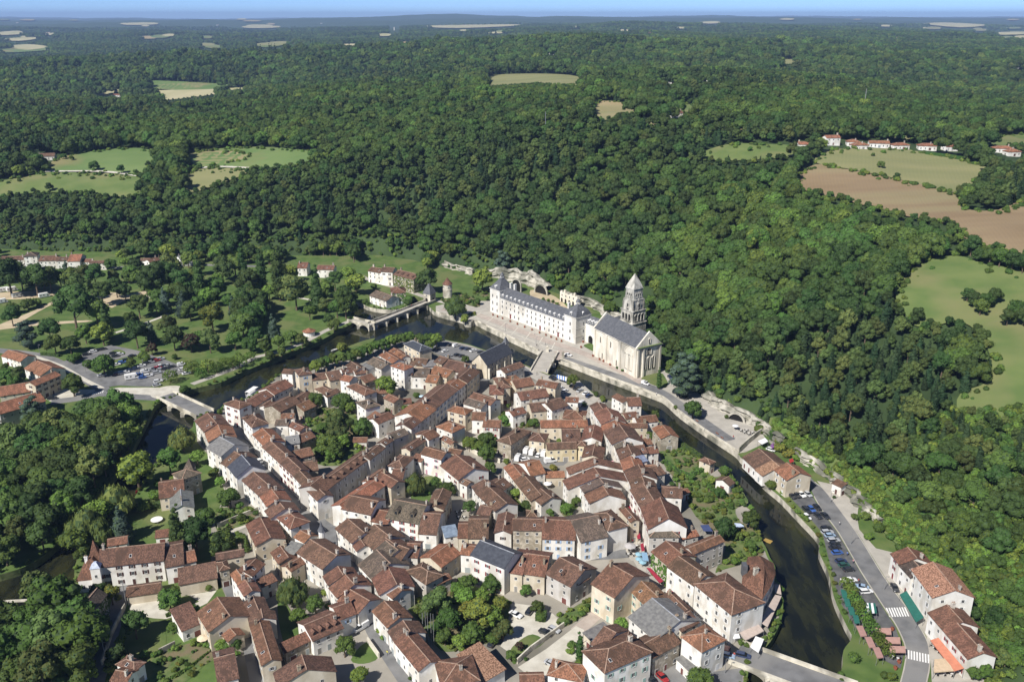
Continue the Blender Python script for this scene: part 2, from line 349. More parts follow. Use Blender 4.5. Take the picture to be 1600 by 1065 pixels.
def build_valley():
    outer = [(p[0], p[1]) for p in ribbon(FOOT, -4, -4)[:len(FOOT)]]
    outer = [(p[0], p[1]) for p in FOOT]
    # push the foot line 5 m into the hill so that the sheet meets the slope
    L = [np.array(p[:2]) for p in FOOT]; o2 = []
    for i, p in enumerate(L):
        d = L[min(i+1, len(L)-1)]-L[max(i-1, 0)]; d /= np.linalg.norm(d); o2.append(tuple(p+np.array([d[1], -d[0]])*1.5))
    outer = o2+[(-900, o2[-1][1]), (-900, 70), (o2[0][0], 70)]
    V, F = cdt(outer, [RIVER])
    tag(link('valley_ground', mesh('valley_ground', [(v[0], v[1], 0) for v in V], F, [M['grass']])), kind='structure')
    V, F = cdt(RIVER); tag(link('river', mesh('river', [(v[0], v[1], WATER_Z) for v in V], F, [M['water']])), kind='structure')
    def bankwall(name, line, m, flip):
        v = []; f = []
        for x, y in line: v += [(x, y, 0), (x, y, -4.5)]
        for i in range(len(line)-1): f.append((2*i, 2*i+1, 2*i+3, 2*i+2) if flip else (2*i+2, 2*i+3, 2*i+1, 2*i))
        tag(link(name, mesh(name, v, f, [m])), kind='structure')
    def idx(line, px): q = P(*px); return int(np.argmin([(a-q[0])**2+(b-q[1])**2 for a, b in line]))
    i1 = idx(OUT, (671,479)); i2 = idx(OUT, (1159,716)); i0 = idx(OUT, (548,486)); im = idx(OUT, (641,466))
    bankwall('river_bank', OUT[:i0+1], M['bank'], True); bankwall('mill_wall', OUT[i0:im+1], M['quay'], True)
    bankwall('river_bank', OUT[im:i1+1], M['bank'], True); bankwall('quay', OUT[i1:i2+1], M['quay'], True); bankwall('river_bank', OUT[i2:], M['quay'], True)
    j1 = idx(INN, (699,531)); j2 = idx(INN, (1030,657)); j0 = idx(INN, (322,642)); jj = idx(INN, (1150,752))
    bankwall('river_bank', INN[:j0+1], M['bank'], False); bankwall('quay', INN[j0:idx(INN,(470,578))+1], M['quay'], False); bankwall('river_bank', INN[idx(INN,(470,578)):j1+1], M['bank'], False)
    bankwall('quay', INN[j1:j2+1], M['quay'], False); bankwall('river_bank', INN[j2:], M['bank'], False)
    # grass spit in the river
    isl = smooth_line([TP('b', *q) for q in [(100,152),(160,118),(250,78),(350,42),(445,18),(452,28),(400,66),(300,104),(200,140),(130,160)]], 3, True)
    mb = MB(); mb.prism(isl, -3.2, -1.9); tag(mb.build('river_island', M['grass']), kind='structure')
build_valley()

# ------------------------------------------------------------------ fields on the hills
FIELDS = [  # material, outline in the photograph
 ('field_green', [(225,128),(300,130),(366,135),(330,141),(248,141)]), ('field_straw', [(246,134),(300,132),(320,136),(290,140),(248,140)]),
 ('field_pale', [(247,143),(330,141),(388,138),(384,144),(330,150),(262,158),(252,150)]),
 ('field_green', [(72,269),(100,246),(196,233),(246,240),(238,262),(212,274),(150,270)]), ('meadow', [(-30,310),(-20,290),(40,278),(74,271),(150,272),(216,277),(219,305),(190,310),(120,302),(40,304)]),
 ('field_green', [(284,244),(320,236),(400,231),(496,239),(494,248),(440,263),(310,263),(296,254)]), ('field_straw', [(290,243),(330,236),(372,238),(390,247),(345,258),(308,260)]), ('field_olive', [(282,287),(312,266),(388,266),(380,275),(340,290),(300,302)]),
 ('field_olive', [(758,137),(764,121),(800,117),(860,117),(902,121),(910,133),(880,137),(830,134),(790,136)]), ('field_straw', [(922,172),(940,159),(986,165),(1018,177),(975,182),(936,190)]), ('field_straw',[(998,194),(1015,188),(1036,193),(1020,198)]),
 ('meadow', [(1048,165),(1075,164),(1102,176),(1096,184),(1062,178)]), ('meadow',[(1058,150),(1085,142),(1100,146),(1085,155)]),
 ('meadow', [(1096,241),(1140,227),(1200,227),(1252,231),(1242,246),(1150,253),(1104,251)]), ('field_olive', [(1278,243),(1300,235),(1420,236),(1532,261),(1538,269),(1492,303),(1400,281),(1320,265),(1276,257)]),
 ('field_brown', [(1246,279),(1274,259),(1320,266),(1400,282),(1490,304),(1502,327),(1560,330),(1640,300),(1640,398),(1560,394),(1502,372),(1480,352),(1400,337),(1310,312),(1250,297)]),
 ('meadow', [(1534,219),(1600,210),(1640,210),(1640,228),(1560,231)]),
 ('meadow', [(1398,458),(1436,416),(1490,402),(1540,416),(1640,450),(1640,650),(1508,648),(1500,618),(1545,596),(1540,540),(1500,505),(1450,515),(1420,505)]),
 ('field_pale', [(524,73),(550,70),(574,73),(548,77)]), ('field_olive', [(395,71),(440,66),(462,70),(420,73)]), ('field_pale', [(655,43),(715,41),(800,40),(812,42),(715,46)]), ('field_pale', [(1442,39),(1480,37),(1542,41),(1500,45)]),
 ('field_pale', [(1545,53),(1600,51),(1640,53),(1570,57)]), ('field_pale', [(15,74),(45,71),(76,75),(40,80)]), ('field_olive', [(1212,97),(1235,94),(1256,99),(1230,102)]), ('field_pale', [(380,43),(430,42),(435,45),(390,46)]), ('field_pale', [(190,38),(240,37),(244,40),(200,41)]),
 ('field_pale', [(1095,36),(1120,35),(1124,38),(1100,39)]), ('field_pale', [(0,52),(30,50),(34,55),(0,57)]), ('field_pale',[(4,63),(40,60),(66,61),(30,66)]), ('field_pale',[(58,55),(84,53),(82,57)]), ('field_green',[(0,79),(70,75),(76,80),(10,84)]), ('field_pale',[(755,54),(778,51),(784,54)]), ('meadow',[(400,72),(430,69),(444,72),(415,76)]), ('field_straw',[(1146,206),(1165,203),(1172,207)]), ('field_pale',[(140,142),(180,140),(185,146),(160,149)]), ('meadow',[(150,178),(180,176),(178,182),(155,184)]),('field_olive',[(1390,215),(1420,212),(1425,218),(1400,220)])]
_fr = random.Random(21)
for _ in range(40):
    x_ = _fr.uniform(0, 1600); y_ = 32+_fr.random()**1.6*45; w_ = _fr.uniform(8, 30); h_ = .5+w_*_fr.uniform(.02,.05)+(y_-30)*.035
    FIELDS.append((_fr.choice(['field_pale','field_pale','field_olive','field_straw','field_green']), [(x_-w_*.5,y_),(x_-w_*.1,y_-h_),(x_+w_*.5,y_-h_*.5),(x_+w_*.35,y_+h_*.6),(x_-w_*.2,y_+h_*.7)]))
FIELD_W = []
for mname, pl in FIELDS:
    wp = [march(*q)[:2] for q in smooth_line(pl, 3, True)]
    FIELD_W.append((pl, wp))
    nm = {'meadow': 'meadow', 'field_green': 'crop_field'}.get(mname, 'field')
    drape(nm, wp, 1.0 + max(0, (np.mean([q[1] for q in wp])-900)/900), M[mname], 9)
def path_drape(px, wdt, m):
    w_ = smooth_line([march(*q)[:2] for q in px], 4); drape('farm_track', ribbon(w_, wdt/2, wdt/2), 1.5, m, 4)
path_drape([(72,270),(150,270),(216,277)], 4, M['gravel']); path_drape([(308,265),(345,263),(388,265)], 4, M['gravel'])

# ------------------------------------------------------------------ trees
def crown_mesh(name, seed, leaf, h=12.0, r=4.5, style='round', cards=1000, csize=.78, base=.22, core=True):
    g = random.Random(seed); v = []; f = []; mi = []
    lobes = []
    if style == 'round':
        lobes = [(0,0,h*.60,r*.70)]
        for k in range(15+seed % 5):
            a = k*2.4+g.random(); rr = r*(.24+.24*g.random()); zz = h*(.38+.42*g.random()); q = r*((.72 if zz < h*.6 else .6) if zz < h*.7 else .38)
            lobes.append((math.cos(a)*q, math.sin(a)*q, zz, rr))
    elif style == 'cone':
        for k in range(8):
            t = k/7; lobes.append((g.uniform(-.15,.15)*r, g.uniform(-.15,.15)*r, h*(.16+.76*t), r*(1-.82*t)*.85))
    elif style == 'column':
        for k in range(7):
            t = k/6; lobes.append((g.uniform(-.15,.15)*r, g.uniform(-.15,.15)*r, h*(.14+.78*t), r*(.7+.3*math.sin(math.pi*(t*.8+.15)))*(1-.5*t*t)))
    elif style == 'cedar':
        for k in range(12):
            t = k/11; a = k*2.4; q = r*.62*(1-.6*t); lobes.append((math.cos(a)*q, math.sin(a)*q, h*(.25+.68*t), r*.55*(1-.45*t)))
    elif style == 'willow':
        lobes = [(0,0,h*.66,r*.7)]
        for k in range(10):
            a = k*.63+g.random()*.3; q = r*.68; lobes.append((math.cos(a)*q, math.sin(a)*q, h*(.40+.16*g.random()), r*.42))
    elif style == 'shrub':
        for k in range(7):
            a = k*2.4; q = r*.55*g.random(); lobes.append((math.cos(a)*q, math.sin(a)*q, h*(.42+.2*g.random()), r*(.45+.2*g.random())))
    flat = .55 if style == 'cedar' else (1.25 if style == 'willow' else .92)
    tot = sum(l[3]**2 for l in lobes)
    for lx, ly, lz, lr in lobes:
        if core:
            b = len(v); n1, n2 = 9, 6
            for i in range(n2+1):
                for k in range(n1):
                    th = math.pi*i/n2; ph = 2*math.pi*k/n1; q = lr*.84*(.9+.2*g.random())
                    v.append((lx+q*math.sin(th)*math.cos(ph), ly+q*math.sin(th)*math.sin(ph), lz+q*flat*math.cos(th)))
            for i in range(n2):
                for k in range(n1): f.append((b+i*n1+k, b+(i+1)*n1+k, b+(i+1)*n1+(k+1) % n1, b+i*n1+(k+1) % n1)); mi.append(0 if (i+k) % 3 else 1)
        nc = int(cards*lr*lr/tot)
        for _ in range(nc):
            th = math.acos(g.uniform(-.75, 1)); ph = g.uniform(0, 2*math.pi)
            d = Vector((math.sin(th)*math.cos(ph), math.sin(th)*math.sin(ph), math.cos(th)))
            q = lr*g.uniform(.80, 1.10)
            p = Vector((lx, ly, lz))+Vector((d.x*q, d.y*q, d.z*q*flat))
            skip = False
            for mx, my, mz, mr_ in lobes:
                if (mx, my, mz) != (lx, ly, lz) and ((p.x-mx)**2+(p.y-my)**2+((p.z-mz)/flat)**2) < (mr_*.72)**2: skip = True; break
            if skip: continue
            nrm = (d+Vector((g.gauss(0,.5), g.gauss(0,.5), g.gauss(.15,.5)))).normalized()
            t1 = nrm.orthogonal().normalized(); t1.rotate(Matrix.Rotation(g.uniform(0, 6.28), 3, nrm)); t2 = nrm.cross(t1); s1 = csize*g.uniform(.5, 1.1); s2 = s1*g.uniform(.5, .95)
            if style == 'willow': t1 = Vector((d.x*.3, d.y*.3, -1)).normalized(); t2 = nrm.cross(t1).normalized(); s1 *= 1.6; s2 *= .5
            b = len(v); v += [tuple(p+t1*s1*.6), tuple(p+t2*s2*.6), tuple(p-t1*s1*.6), tuple(p-t2*s2*.6)]; f.append((b, b+1, b+2, b+3)); mi.append(0)
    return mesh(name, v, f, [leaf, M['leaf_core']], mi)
def trunk_mesh(name, h=12.0, r=.32, seed=1, top=.6):
    g = random.Random(seed); mb = MB(); mb.lathe(0, 0, [(r*1.5,-.4),(r,.8),(r*.75,h*.3),(r*.3,h*top)], 7)
    for k in range(4):
        a = k*1.6+g.random(); z = h*(.25+.08*k); mb.bar((0,0,z), (math.cos(a)*h*.16, math.sin(a)*h*.16, z+h*.16), r*.5, r*.5)
    return mesh(name, mb.v, mb.f, [M['bark']], mb.m)
CROWN = {}
def crowns(key, n, leaf, **kw): CROWN[key] = [crown_mesh('crown', 100+13*i+len(CROWN)*7, M['leaf_'+leaf], **kw) for i in range(n)]
crowns('oak', 4, 'oak', h=13, r=5.0); crowns('oak_lime', 2, 'lime', h=13, r=5.0); crowns('oak_dark', 3, 'dark', h=13, r=4.8); crowns('tall', 2, 'olive', h=15, r=4.2)
crowns('pine', 2, 'pine', h=16, r=3.6, style='cone'); crowns('fir', 1, 'dark', h=20, r=4.2, style='cone', cards=700); crowns('blue', 1, 'blue', h=15, r=4.6, style='cone', cards=600)
crowns('cedar', 1, 'blue', h=15, r=6.5, style='cedar', cards=700); crowns('poplar', 1, 'dark', h=20, r=2.6, style='column'); crowns('cypress', 1, 'hedge', h=11, r=1.3, style='column', cards=420, csize=.5)
crowns('willow', 2, 'willow', h=11, r=5.4, style='willow', cards=900); crowns('park', 3, 'park', h=11, r=4.6, cards=900, csize=.75); crowns('park_lime', 2, 'bright', h=11, r=4.6, cards=900, csize=.75)
crowns('park_yellow', 1, 'yellow', h=11, r=4.2, cards=900, csize=.75); crowns('purple', 1, 'purple', h=8, r=3.2, cards=600, csize=.6); crowns('olive', 1, 'olive', h=10, r=4, cards=800, csize=.6); crowns('shrub', 3, 'park', h=3.0, r=1.8, style='shrub', cards=300, csize=.42)
crowns('shrub_lime', 2, 'bright', h=3.0, r=1.9, style='shrub', cards=300, csize=.42); crowns('shrub_yellow', 1, 'yellow', h=2.6, r=1.7, style='shrub', cards=300, csize=.42); crowns('plane', 2, 'lime', h=7, r=3.6, cards=800, csize=.75, core=False)
TRUNK = {k: trunk_mesh('trunk', h, r, i) for i, (k, h, r) in enumerate([('std', 12, .32), ('slim', 12, .22), ('small', 2.4, .10), ('plane', 7, .22)])}
def tree(name, key, label, loc, s=1.0, rz=None, group=None, cat='tree', trunk='std', variant=None, sz=None):
    t = thing(name, label, cat, loc, rnd.uniform(0, 6.28) if rz is None else rz, group); t.scale = (s, s, s*(sz or rnd.uniform(.9, 1.12)))
    c = CROWN[key]; link('crown', c[rnd.randrange(len(c)) if variant is None else variant], t); link('trunk', TRUNK[trunk], t)
    return t
def gn_instancer(name, pts, scl, idx, meshes):
    me = bpy.data.meshes.new(name); me.from_pydata([tuple(p) for p in pts], [], [])
    a = me.attributes.new('tscale', 'FLOAT', 'POINT'); a.data.foreach_set('value', np.asarray(scl, np.float32))
    a = me.attributes.new('tidx', 'INT', 'POINT'); a.data.foreach_set('value', np.asarray(idx, np.int32))
    a = me.attributes.new('trot', 'FLOAT', 'POINT'); a.data.foreach_set('value', np.random.RandomState(3).rand(len(pts)).astype(np.float32)*6.283)
    o = link(name, me); tag(o, kind='stuff')
    c = bpy.data.collections.new('tree_library'); 
    for k, m_ in enumerate(meshes): c.objects.link(bpy.data.objects.new('tree_library_%02d' % k, m_))
    ng = bpy.data.node_groups.new('scatter', 'GeometryNodeTree'); ng.interface.new_socket('Geometry', in_out='INPUT', socket_type='NodeSocketGeometry'); ng.interface.new_socket('Geometry', in_out='OUTPUT', socket_type='NodeSocketGeometry')
    N = ng.nodes; L = ng.links.new; gi = N.new('NodeGroupInput'); go = N.new('NodeGroupOutput'); ip = N.new('GeometryNodeInstanceOnPoints'); ci = N.new('GeometryNodeCollectionInfo')
    ci.inputs['Collection'].default_value = c; ci.inputs['Separate Children'].default_value = True; ci.inputs['Reset Children'].default_value = True
    def attr(nm, ty):
        x = N.new('GeometryNodeInputNamedAttribute'); x.data_type = ty; x.inputs[0].default_value = nm; return [s for s in x.outputs if s.enabled and s.name == 'Attribute'][0]
    L(gi.outputs[0], ip.inputs['Points']); L(ci.outputs[0], ip.inputs['Instance']); ip.inputs['Pick Instance'].default_value = True
    L(attr('tidx', 'INT'), ip.inputs['Instance Index']); cx = N.new('ShaderNodeCombineXYZ'); L(attr('trot', 'FLOAT'), cx.inputs[2]); L(cx.outputs[0], ip.inputs['Rotation']); L(attr('tscale', 'FLOAT'), ip.inputs['Scale']); L(ip.outputs[0], go.inputs[0])
    md = o.modifiers.new('scatter', 'NODES'); md.node_group = ng
    return o
def build_forest():
    g = np.random.RandomState(11); pts = []
    # jittered rows whose spacing grows with distance
    Y = 170.0
    while Y < 9500:
        sp = 6.2 if Y < 430 else 7.2 if Y < 900 else (7.2+(Y-900)/1600*7.6 if Y < 2500 else 14.8+(Y-2500)/7000*32)
        W_ = Y*.63+90; n = int(2*W_/sp); xs = (np.arange(n)+g.rand(n)*.9)*sp-W_; ys = Y+(g.rand(n)-.5)*sp*1.0
        pts.append(np.c_[xs, ys, np.full(n, sp)]); Y += sp*.92
    pts = np.concatenate(pts); X, Yv, sp = pts.T
    d = dist_line(X, Yv, FOOT); ok = (~in_poly(X, Yv, VALLEY)) & (d > 1.5)
    for pl, wp in FIELD_W: ok &= ~in_poly(X, Yv, wp)
    X, Yv, sp = X[ok], Yv[ok], sp[ok]; Z = terr(X, Yv); d = d[ok]
    hgt = np.clip(sp*1.8, 11, 40)*(.62+.75*g.rand(len(X))**1.3); hgt = np.where(d < 10, hgt*.75, hgt); hgt = np.where(Yv > 3000, np.minimum(hgt, 24), hgt)
    hgt = hgt*np.interp(fbm(X/120, Yv/120, 2), [-.3, .3], [.72, 1.25])
    # keep the fields in sight: no crown may stand in front of them
    for pl, wp in FIELD_W:
        cy = np.mean([q[1] for q in wp]); wp2 = np.array(wp)
        for fr in (1.0, .6):
            u, v = proj(X, Yv, Z+hgt*fr); k = in_poly(u, v, pl) & (Yv < wp2[:,1].max())
            hgt = np.where(k, np.minimum(hgt, 6.5), hgt)
    FW_ = [march(*q) for q in FARPX+[(1298,226),(1332,228),(1342,233),(1372,230),(1405,233),(1447,234),(1483,235),(1565,238),(1580,243),(1255,232)]]
    kk = np.ones(len(X), bool)
    for q in FW_: kk &= (X-q[0])**2+(Yv-q[1])**2 > (17+max(0, q[1]-900)*.012)**2
    X, Yv, sp, Z, hgt, d = [q[kk] for q in (X, Yv, sp, Z, hgt, d)]
    # keep clear of the church, tower and abbey backs and the clearings at the foot
    for pl in CLEAR:
        u, v = proj(X, Yv, Z+hgt*.75); k = ~in_poly(u, v, pl)
        X, Yv, sp, Z, hgt, d = [q[k] for q in (X, Yv, sp, Z, hgt, d)]
    kinds = ['oak']*4+['oak_lime']*2+['oak_dark']*3+['tall']*2+['pine']*2
    meshes = CROWN['oak']+CROWN['oak_lime']+CROWN['oak_dark']+CROWN['tall']+CROWN['pine']; base_h = [13]*9+[15]*2+[16]*2
    nz = fbm(X/180+5, Yv/180, 3)+.25*(g.rand(len(X))-.5)
    idx = np.where(nz > .16, 9+g.randint(0, 4, len(X)), np.where(nz > .02, 6+g.randint(0, 3, len(X)), np.where((nz > -.20) & (g.rand(len(X)) > .07), g.randint(0, 4, len(X)), 4+g.randint(0, 2, len(X)))))
    far_pine = (Yv > 900) & (g.rand(len(X)) < .12); idx = np.where(far_pine, 11+g.randint(0, 2, len(X)), idx)
    sc = hgt/np.array(base_h)[idx]
    u, v = proj(X, Yv, Z+hgt*.5); vis = (u > -10) & (u < 1610) & (v < 1070) & (Yv < 700)
    zc = Yv*CP-(Z-CAM_H)*SP; size = np.where(vis, hgt/zc, 0)
    order = np.argsort(-size); ind = order[:300]; rest = order[300:]
    words = {'oak': 'mid green broadleaf tree', 'oak_lime': 'bright green broadleaf tree', 'oak_dark': 'dark green broadleaf tree', 'tall': 'tall olive green tree', 'pine': 'dark pointed pine'}
    for k in ind:
        ky = kinds[idx[k]]; first = kinds.index(ky)
        px_ = FOOT_PX[int(np.argmin([(a_[0]-X[k])**2+(a_[1]-Yv[k])**2 for a_ in FOOT]))][0]
        wh = ('low on the slope ' if d[k] < 25 else 'midway up the slope ' if d[k] < 70 else 'high on the slope ')+('behind the restaurant houses' if px_ > 1460 else 'above the riverside car park' if px_ > 1300 else 'above the cream gable house' if px_ > 1170 else 'above the terrace yard' if px_ > 1050 else 'behind the church and abbey' if px_ > 740 else 'beyond the mill and park')
        tree('pine_tree' if ky == 'pine' else 'forest_tree', ky, words[ky]+' '+wh, (X[k], Yv[k], Z[k]-.3), sc[k], group='trees on the wooded hillside', variant=idx[k]-first, sz=1.0)
    gn_instancer('forest', np.c_[X[rest], Yv[rest], Z[rest]-.3], sc[rest], idx[rest], meshes)
    print('forest', len(rest))
# image regions where the hillside is open: rock, terraces, lower scrub
SCRUB = [(1200,655),(1250,662),(1330,702),(1398,760),(1448,828),(1438,866),(1398,848),(1347,798),(1300,753),(1240,714),(1208,690)]
FARPX = [(1052,184),(1101,128),(1049,131),(1076,101),(75,249),(85,103),(183,152),(125,101),(706,136),(1594,107),(616,48),(862,86)]
CLEAR = [SCRUB, [(775,420),(850,420),(870,448),(930,462),(940,490),(985,505),(930,500),(860,470),(780,450)], [(968,430),(1012,430),(1012,515),(968,515)], [(1085,640),(1110,600),(1145,600),(1150,640),(1190,655),(1215,700),(1190,700),(1110,640)],
         [(1220,700),(1330,760),(1350,810),(1300,790),(1250,740)], [(1470,885),(1500,860),(1570,880),(1570,960),(1520,960)], [(570,415),(655,415),(655,455),(570,455)], [(460,405),(540,405),(540,430),(460,430)],[(0,394),(170,394),(170,420),(0,420)], [(1284,212),(1500,218),(1500,242),(1284,238)], [(1555,228),(1600,232),(1600,250),(1555,246)]]+[[(x-9,y-9),(x+9,y-9),(x+9,y+3),(x-9,y+3)] for x, y in FARPX]
build_forest()
drape('bank_grass', [march(*q)[:2] for q in smooth_line(SCRUB, 3, True)], .35, M['grass'], 4)
# ------------------------------------------------------------------ houses
TILES.update({'1': (860,680,8.875), '2': (900,590,8.875), '3': (680,700,8.875), '4': (560,640,8.875), '5': (420,800,8.875), '6': (340,880,8.875)})
M['roof'] = mat('clay_roof_tiles', (.50,.50,.50), (1.45,1.40,1.34), 2.2, detail=10, tint=True, c3=(.62,.64,.62), s3=.36, bump=.5, bscale=5, lo=.36, hi=.64, stretch=(1.3,.8,.8))
M['roof_speckled'] = mat('mixed_roof_tiles', (.45,.40,.36), (1.5,1.45,1.4), 2.6, detail=8, tint=True, bump=.35, bscale=5, lo=.38, hi=.6)
M['slate'] = mat('slate_roof', (.75,.75,.78), (1.2,1.2,1.2), 1.0, detail=6, tint=True, rough=.5, spec=.4)
M['wall'] = mat('rendered_wall', (.88,.87,.85), (1.05,1.05,1.05), .35, detail=6, tint=True, c3=(.74,.71,.66), s3=.22, stretch=(1,1,.6))
M['stonewall'] = mat('rubble_wall', (.62,.60,.56), (1.15,1.13,1.1), 1.1, detail=8, tint=True, c3=(.6,.57,.52), s3=.25, bump=.4, bscale=2.5)
M['ridge'] = mat('ridge_tiles', (.26,.165,.115), (.40,.28,.21), 1.2)
M['glass'] = mat('window_glass', (.02,.024,.03), rough=.12, spec=.6)
M['frame'] = mat('window_frame', (.62,.61,.58), rough=.6)
M['tint'] = mat('painted_wood', (.9,.9,.9), (1.1,1.1,1.1), 1.0, tint=True, rough=.6)
M['ivy'] = leafmat('ivy_leaves', (.075,.125,.022), var=.15, trans=0, mottle=.7)
ROOFC = dict(br=(.138,.081,.057), rb=(.172,.089,.060), or_=(.255,.120,.072), gb=(.130,.102,.080), gr=(.180,.178,.168), sl=(.058,.064,.076), sm=(.150,.084,.060), sp=(.270,.165,.110), db=(.085,.066,.055), li=(.20,.112,.064), sb=(.20,.24,.32))
ROOFN = dict(br='brown tiled', rb='reddish-brown tiled', or_='orange tiled', gb='grey-brown tiled', gr='pale grey', sl='dark slate', sm='smooth brown', sp='speckled tiled', db='dark brown', li='lichen-spotted orange', sb='blue-grey')
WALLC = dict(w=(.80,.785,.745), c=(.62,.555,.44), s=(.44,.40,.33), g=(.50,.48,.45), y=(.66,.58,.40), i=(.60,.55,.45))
WALLN = dict(w='white', c='cream', s='stone', g='grey', y='yellow', i='ivy-clad')
SHUT = dict(red=(.20,.025,.03), blue=(.20,.32,.50), pink=(.42,.24,.30), brown=(.07,.035,.03), grey=(.42,.43,.42), green=(.30,.42,.36), white=(.66,.66,.64), lblue=(.33,.45,.62))
ORD = ['first','second','third','fourth','fifth','sixth','seventh','eighth','ninth','tenth','eleventh','twelfth','thirteenth','fourteenth','fifteenth','sixteenth','seventeenth','eighteenth','nineteenth','twentieth']
ORD += ['twenty-'+q for q in ORD[:9]]+['thirtieth']+['thirty-'+q for q in ORD[:9]]
def _win():
    mb = MB(); mb.box(-.5,.5,-.03,.10,0,1,0); mb.box(-.40,.40,-.05,-.035,.07,.93,1); mb.box(-.03,.03,-.065,-.05,.07,.93,0); mb.box(-.56,.56,-.14,.1,-.07,0,0)
    return mesh('window', mb.v, mb.f, [M['frame'], M['glass']], mb.m)
def _shut(): mb = MB(); mb.box(-.5,.5,-.06,.0,0,1); mb.box(-.42,.42,-.08,-.06,.08,.45); mb.box(-.42,.42,-.08,-.06,.55,.92); return mesh('shutter', mb.v, mb.f, [M['tint']], mb.m)
def _door(): mb = MB(); mb.box(-.5,.5,-.04,.1,0,1,0); mb.box(-.40,.40,-.06,-.04,.02,.94,1); return mesh('door', mb.v, mb.f, [M['frame'], M['tint']], mb.m)
def _chim():
    mb = MB(); mb.box(-.45,.45,-.3,.3,-1.2,1.1,0); mb.box(-.53,.53,-.38,.38,1.1,1.25,0)
    for x in (-.22, .22): mb.lathe(x, 0, [(.12,1.25),(.10,1.6)], 6, 1)
    return mesh('chimney', mb.v, mb.f, [M['stonewall'], M['ridge']], mb.m)
def _sky(): mb = MB(); mb.box(-.4,.4,-.02,.06,-.55,.55,0); mb.box(-.32,.32,-.035,-.02,-.46,.46,1); return mesh('roof_window', mb.v, mb.f, [M['frame'], M['glass']], mb.m)
def _dorm():
    mb = MB(); mb.add([(-.7,0,0),(.7,0,0),(.7,0,1.1),(0,0,1.65),(-.7,0,1.1),(-.7,2.4,0),(.7,2.4,0),(.7,2.4,1.1),(0,2.4,1.65),(-.7,2.4,1.1)], [(0,1,2,3,4),(1,6,7,2),(5,0,4,9),(9,8,7,6,5)], 0)
    mb.add([(-.85,-.15,1.0),(0,-.15,1.72),(0,2.4,1.72),(-.85,2.4,1.0),(.85,-.15,1.0),(.85,2.4,1.0)], [(0,1,2,3),(1,4,5,2)], 1); mb.box(-.36,.36,-.04,.02,.15,1.05,2)
    return mesh('dormer', mb.v, mb.f, [M['wall'], M['roof'], M['glass']], mb.m)
WIN, SHU, DOOR, CHIM, SKYL, DORM = _win(), _shut(), _door(), _chim(), _sky(), _dorm()
HOUSES = []; FOOTP = []
def house_dims(tile, A, B, R, h, typ, slope, gz=0.0):
    a = np.array(TP(tile, *A, h+gz)[:2]); b = np.array(TP(tile, *B, h+gz)[:2]); L = np.linalg.norm(b-a); e = (b-a)/L; n = np.array([-e[1], e[0]])
    if not isinstance(R, tuple): return a, e, n, L, float(R)
    rx, ry = T(tile, *R); k = 1.0 if typ in ('m',) else .5
    def f(d):
        q = a+n*d*k; z = h+gz+slope*d*k
        u0, v0 = proj(q[0], q[1], z); u1, v1 = proj(*(q+e*5), z)
        return (u1-u0)*(ry-v0)-(v1-v0)*(rx-u0)
    lo, hi = 2.0, 34.0; flo = f(lo)
    if flo*f(hi) > 0: d = 9.0
    else:
        for _ in range(40):
            mid = (lo+hi)/2
            if f(mid)*flo > 0: lo = mid
            else: hi = mid
        d = (lo+hi)/2
    return a, e, n, L, d
def H(row, tile, ax, ay, bx, by, R, h, typ='g', roof='br', wall='w', slope=.42, **k):
    a, e, n, L, d = house_dims(tile, (ax, ay), (bx, by), R, h, typ, slope, k.get('gz', 0.0))
    lim = k.get('dmax', 17.0)
    if d > lim or d < 3.6: print('HOUSE d', row, tile, (ax, ay), round(L, 1), round(d, 1))
    d = min(max(d, 3.6), lim); L = max(L, 3.0)
    c = a+e*L/2+n*d/2; rz = math.atan2(e[1], e[0])
    hs = dict(row=row, c=c, e=e, n=n, L=L, d=d, h=h, typ=typ, roof=roof, wall=wall, slope=slope, rz=rz, k=k); HOUSES.append(hs)
    FOOTP.append((np.array([a+e*.4+n*.4, a+e*(L-.4)+n*.4, a+e*(L-.4)+n*(d-.4), a+e*.4+n*(d-.4)]), h))
    return hs
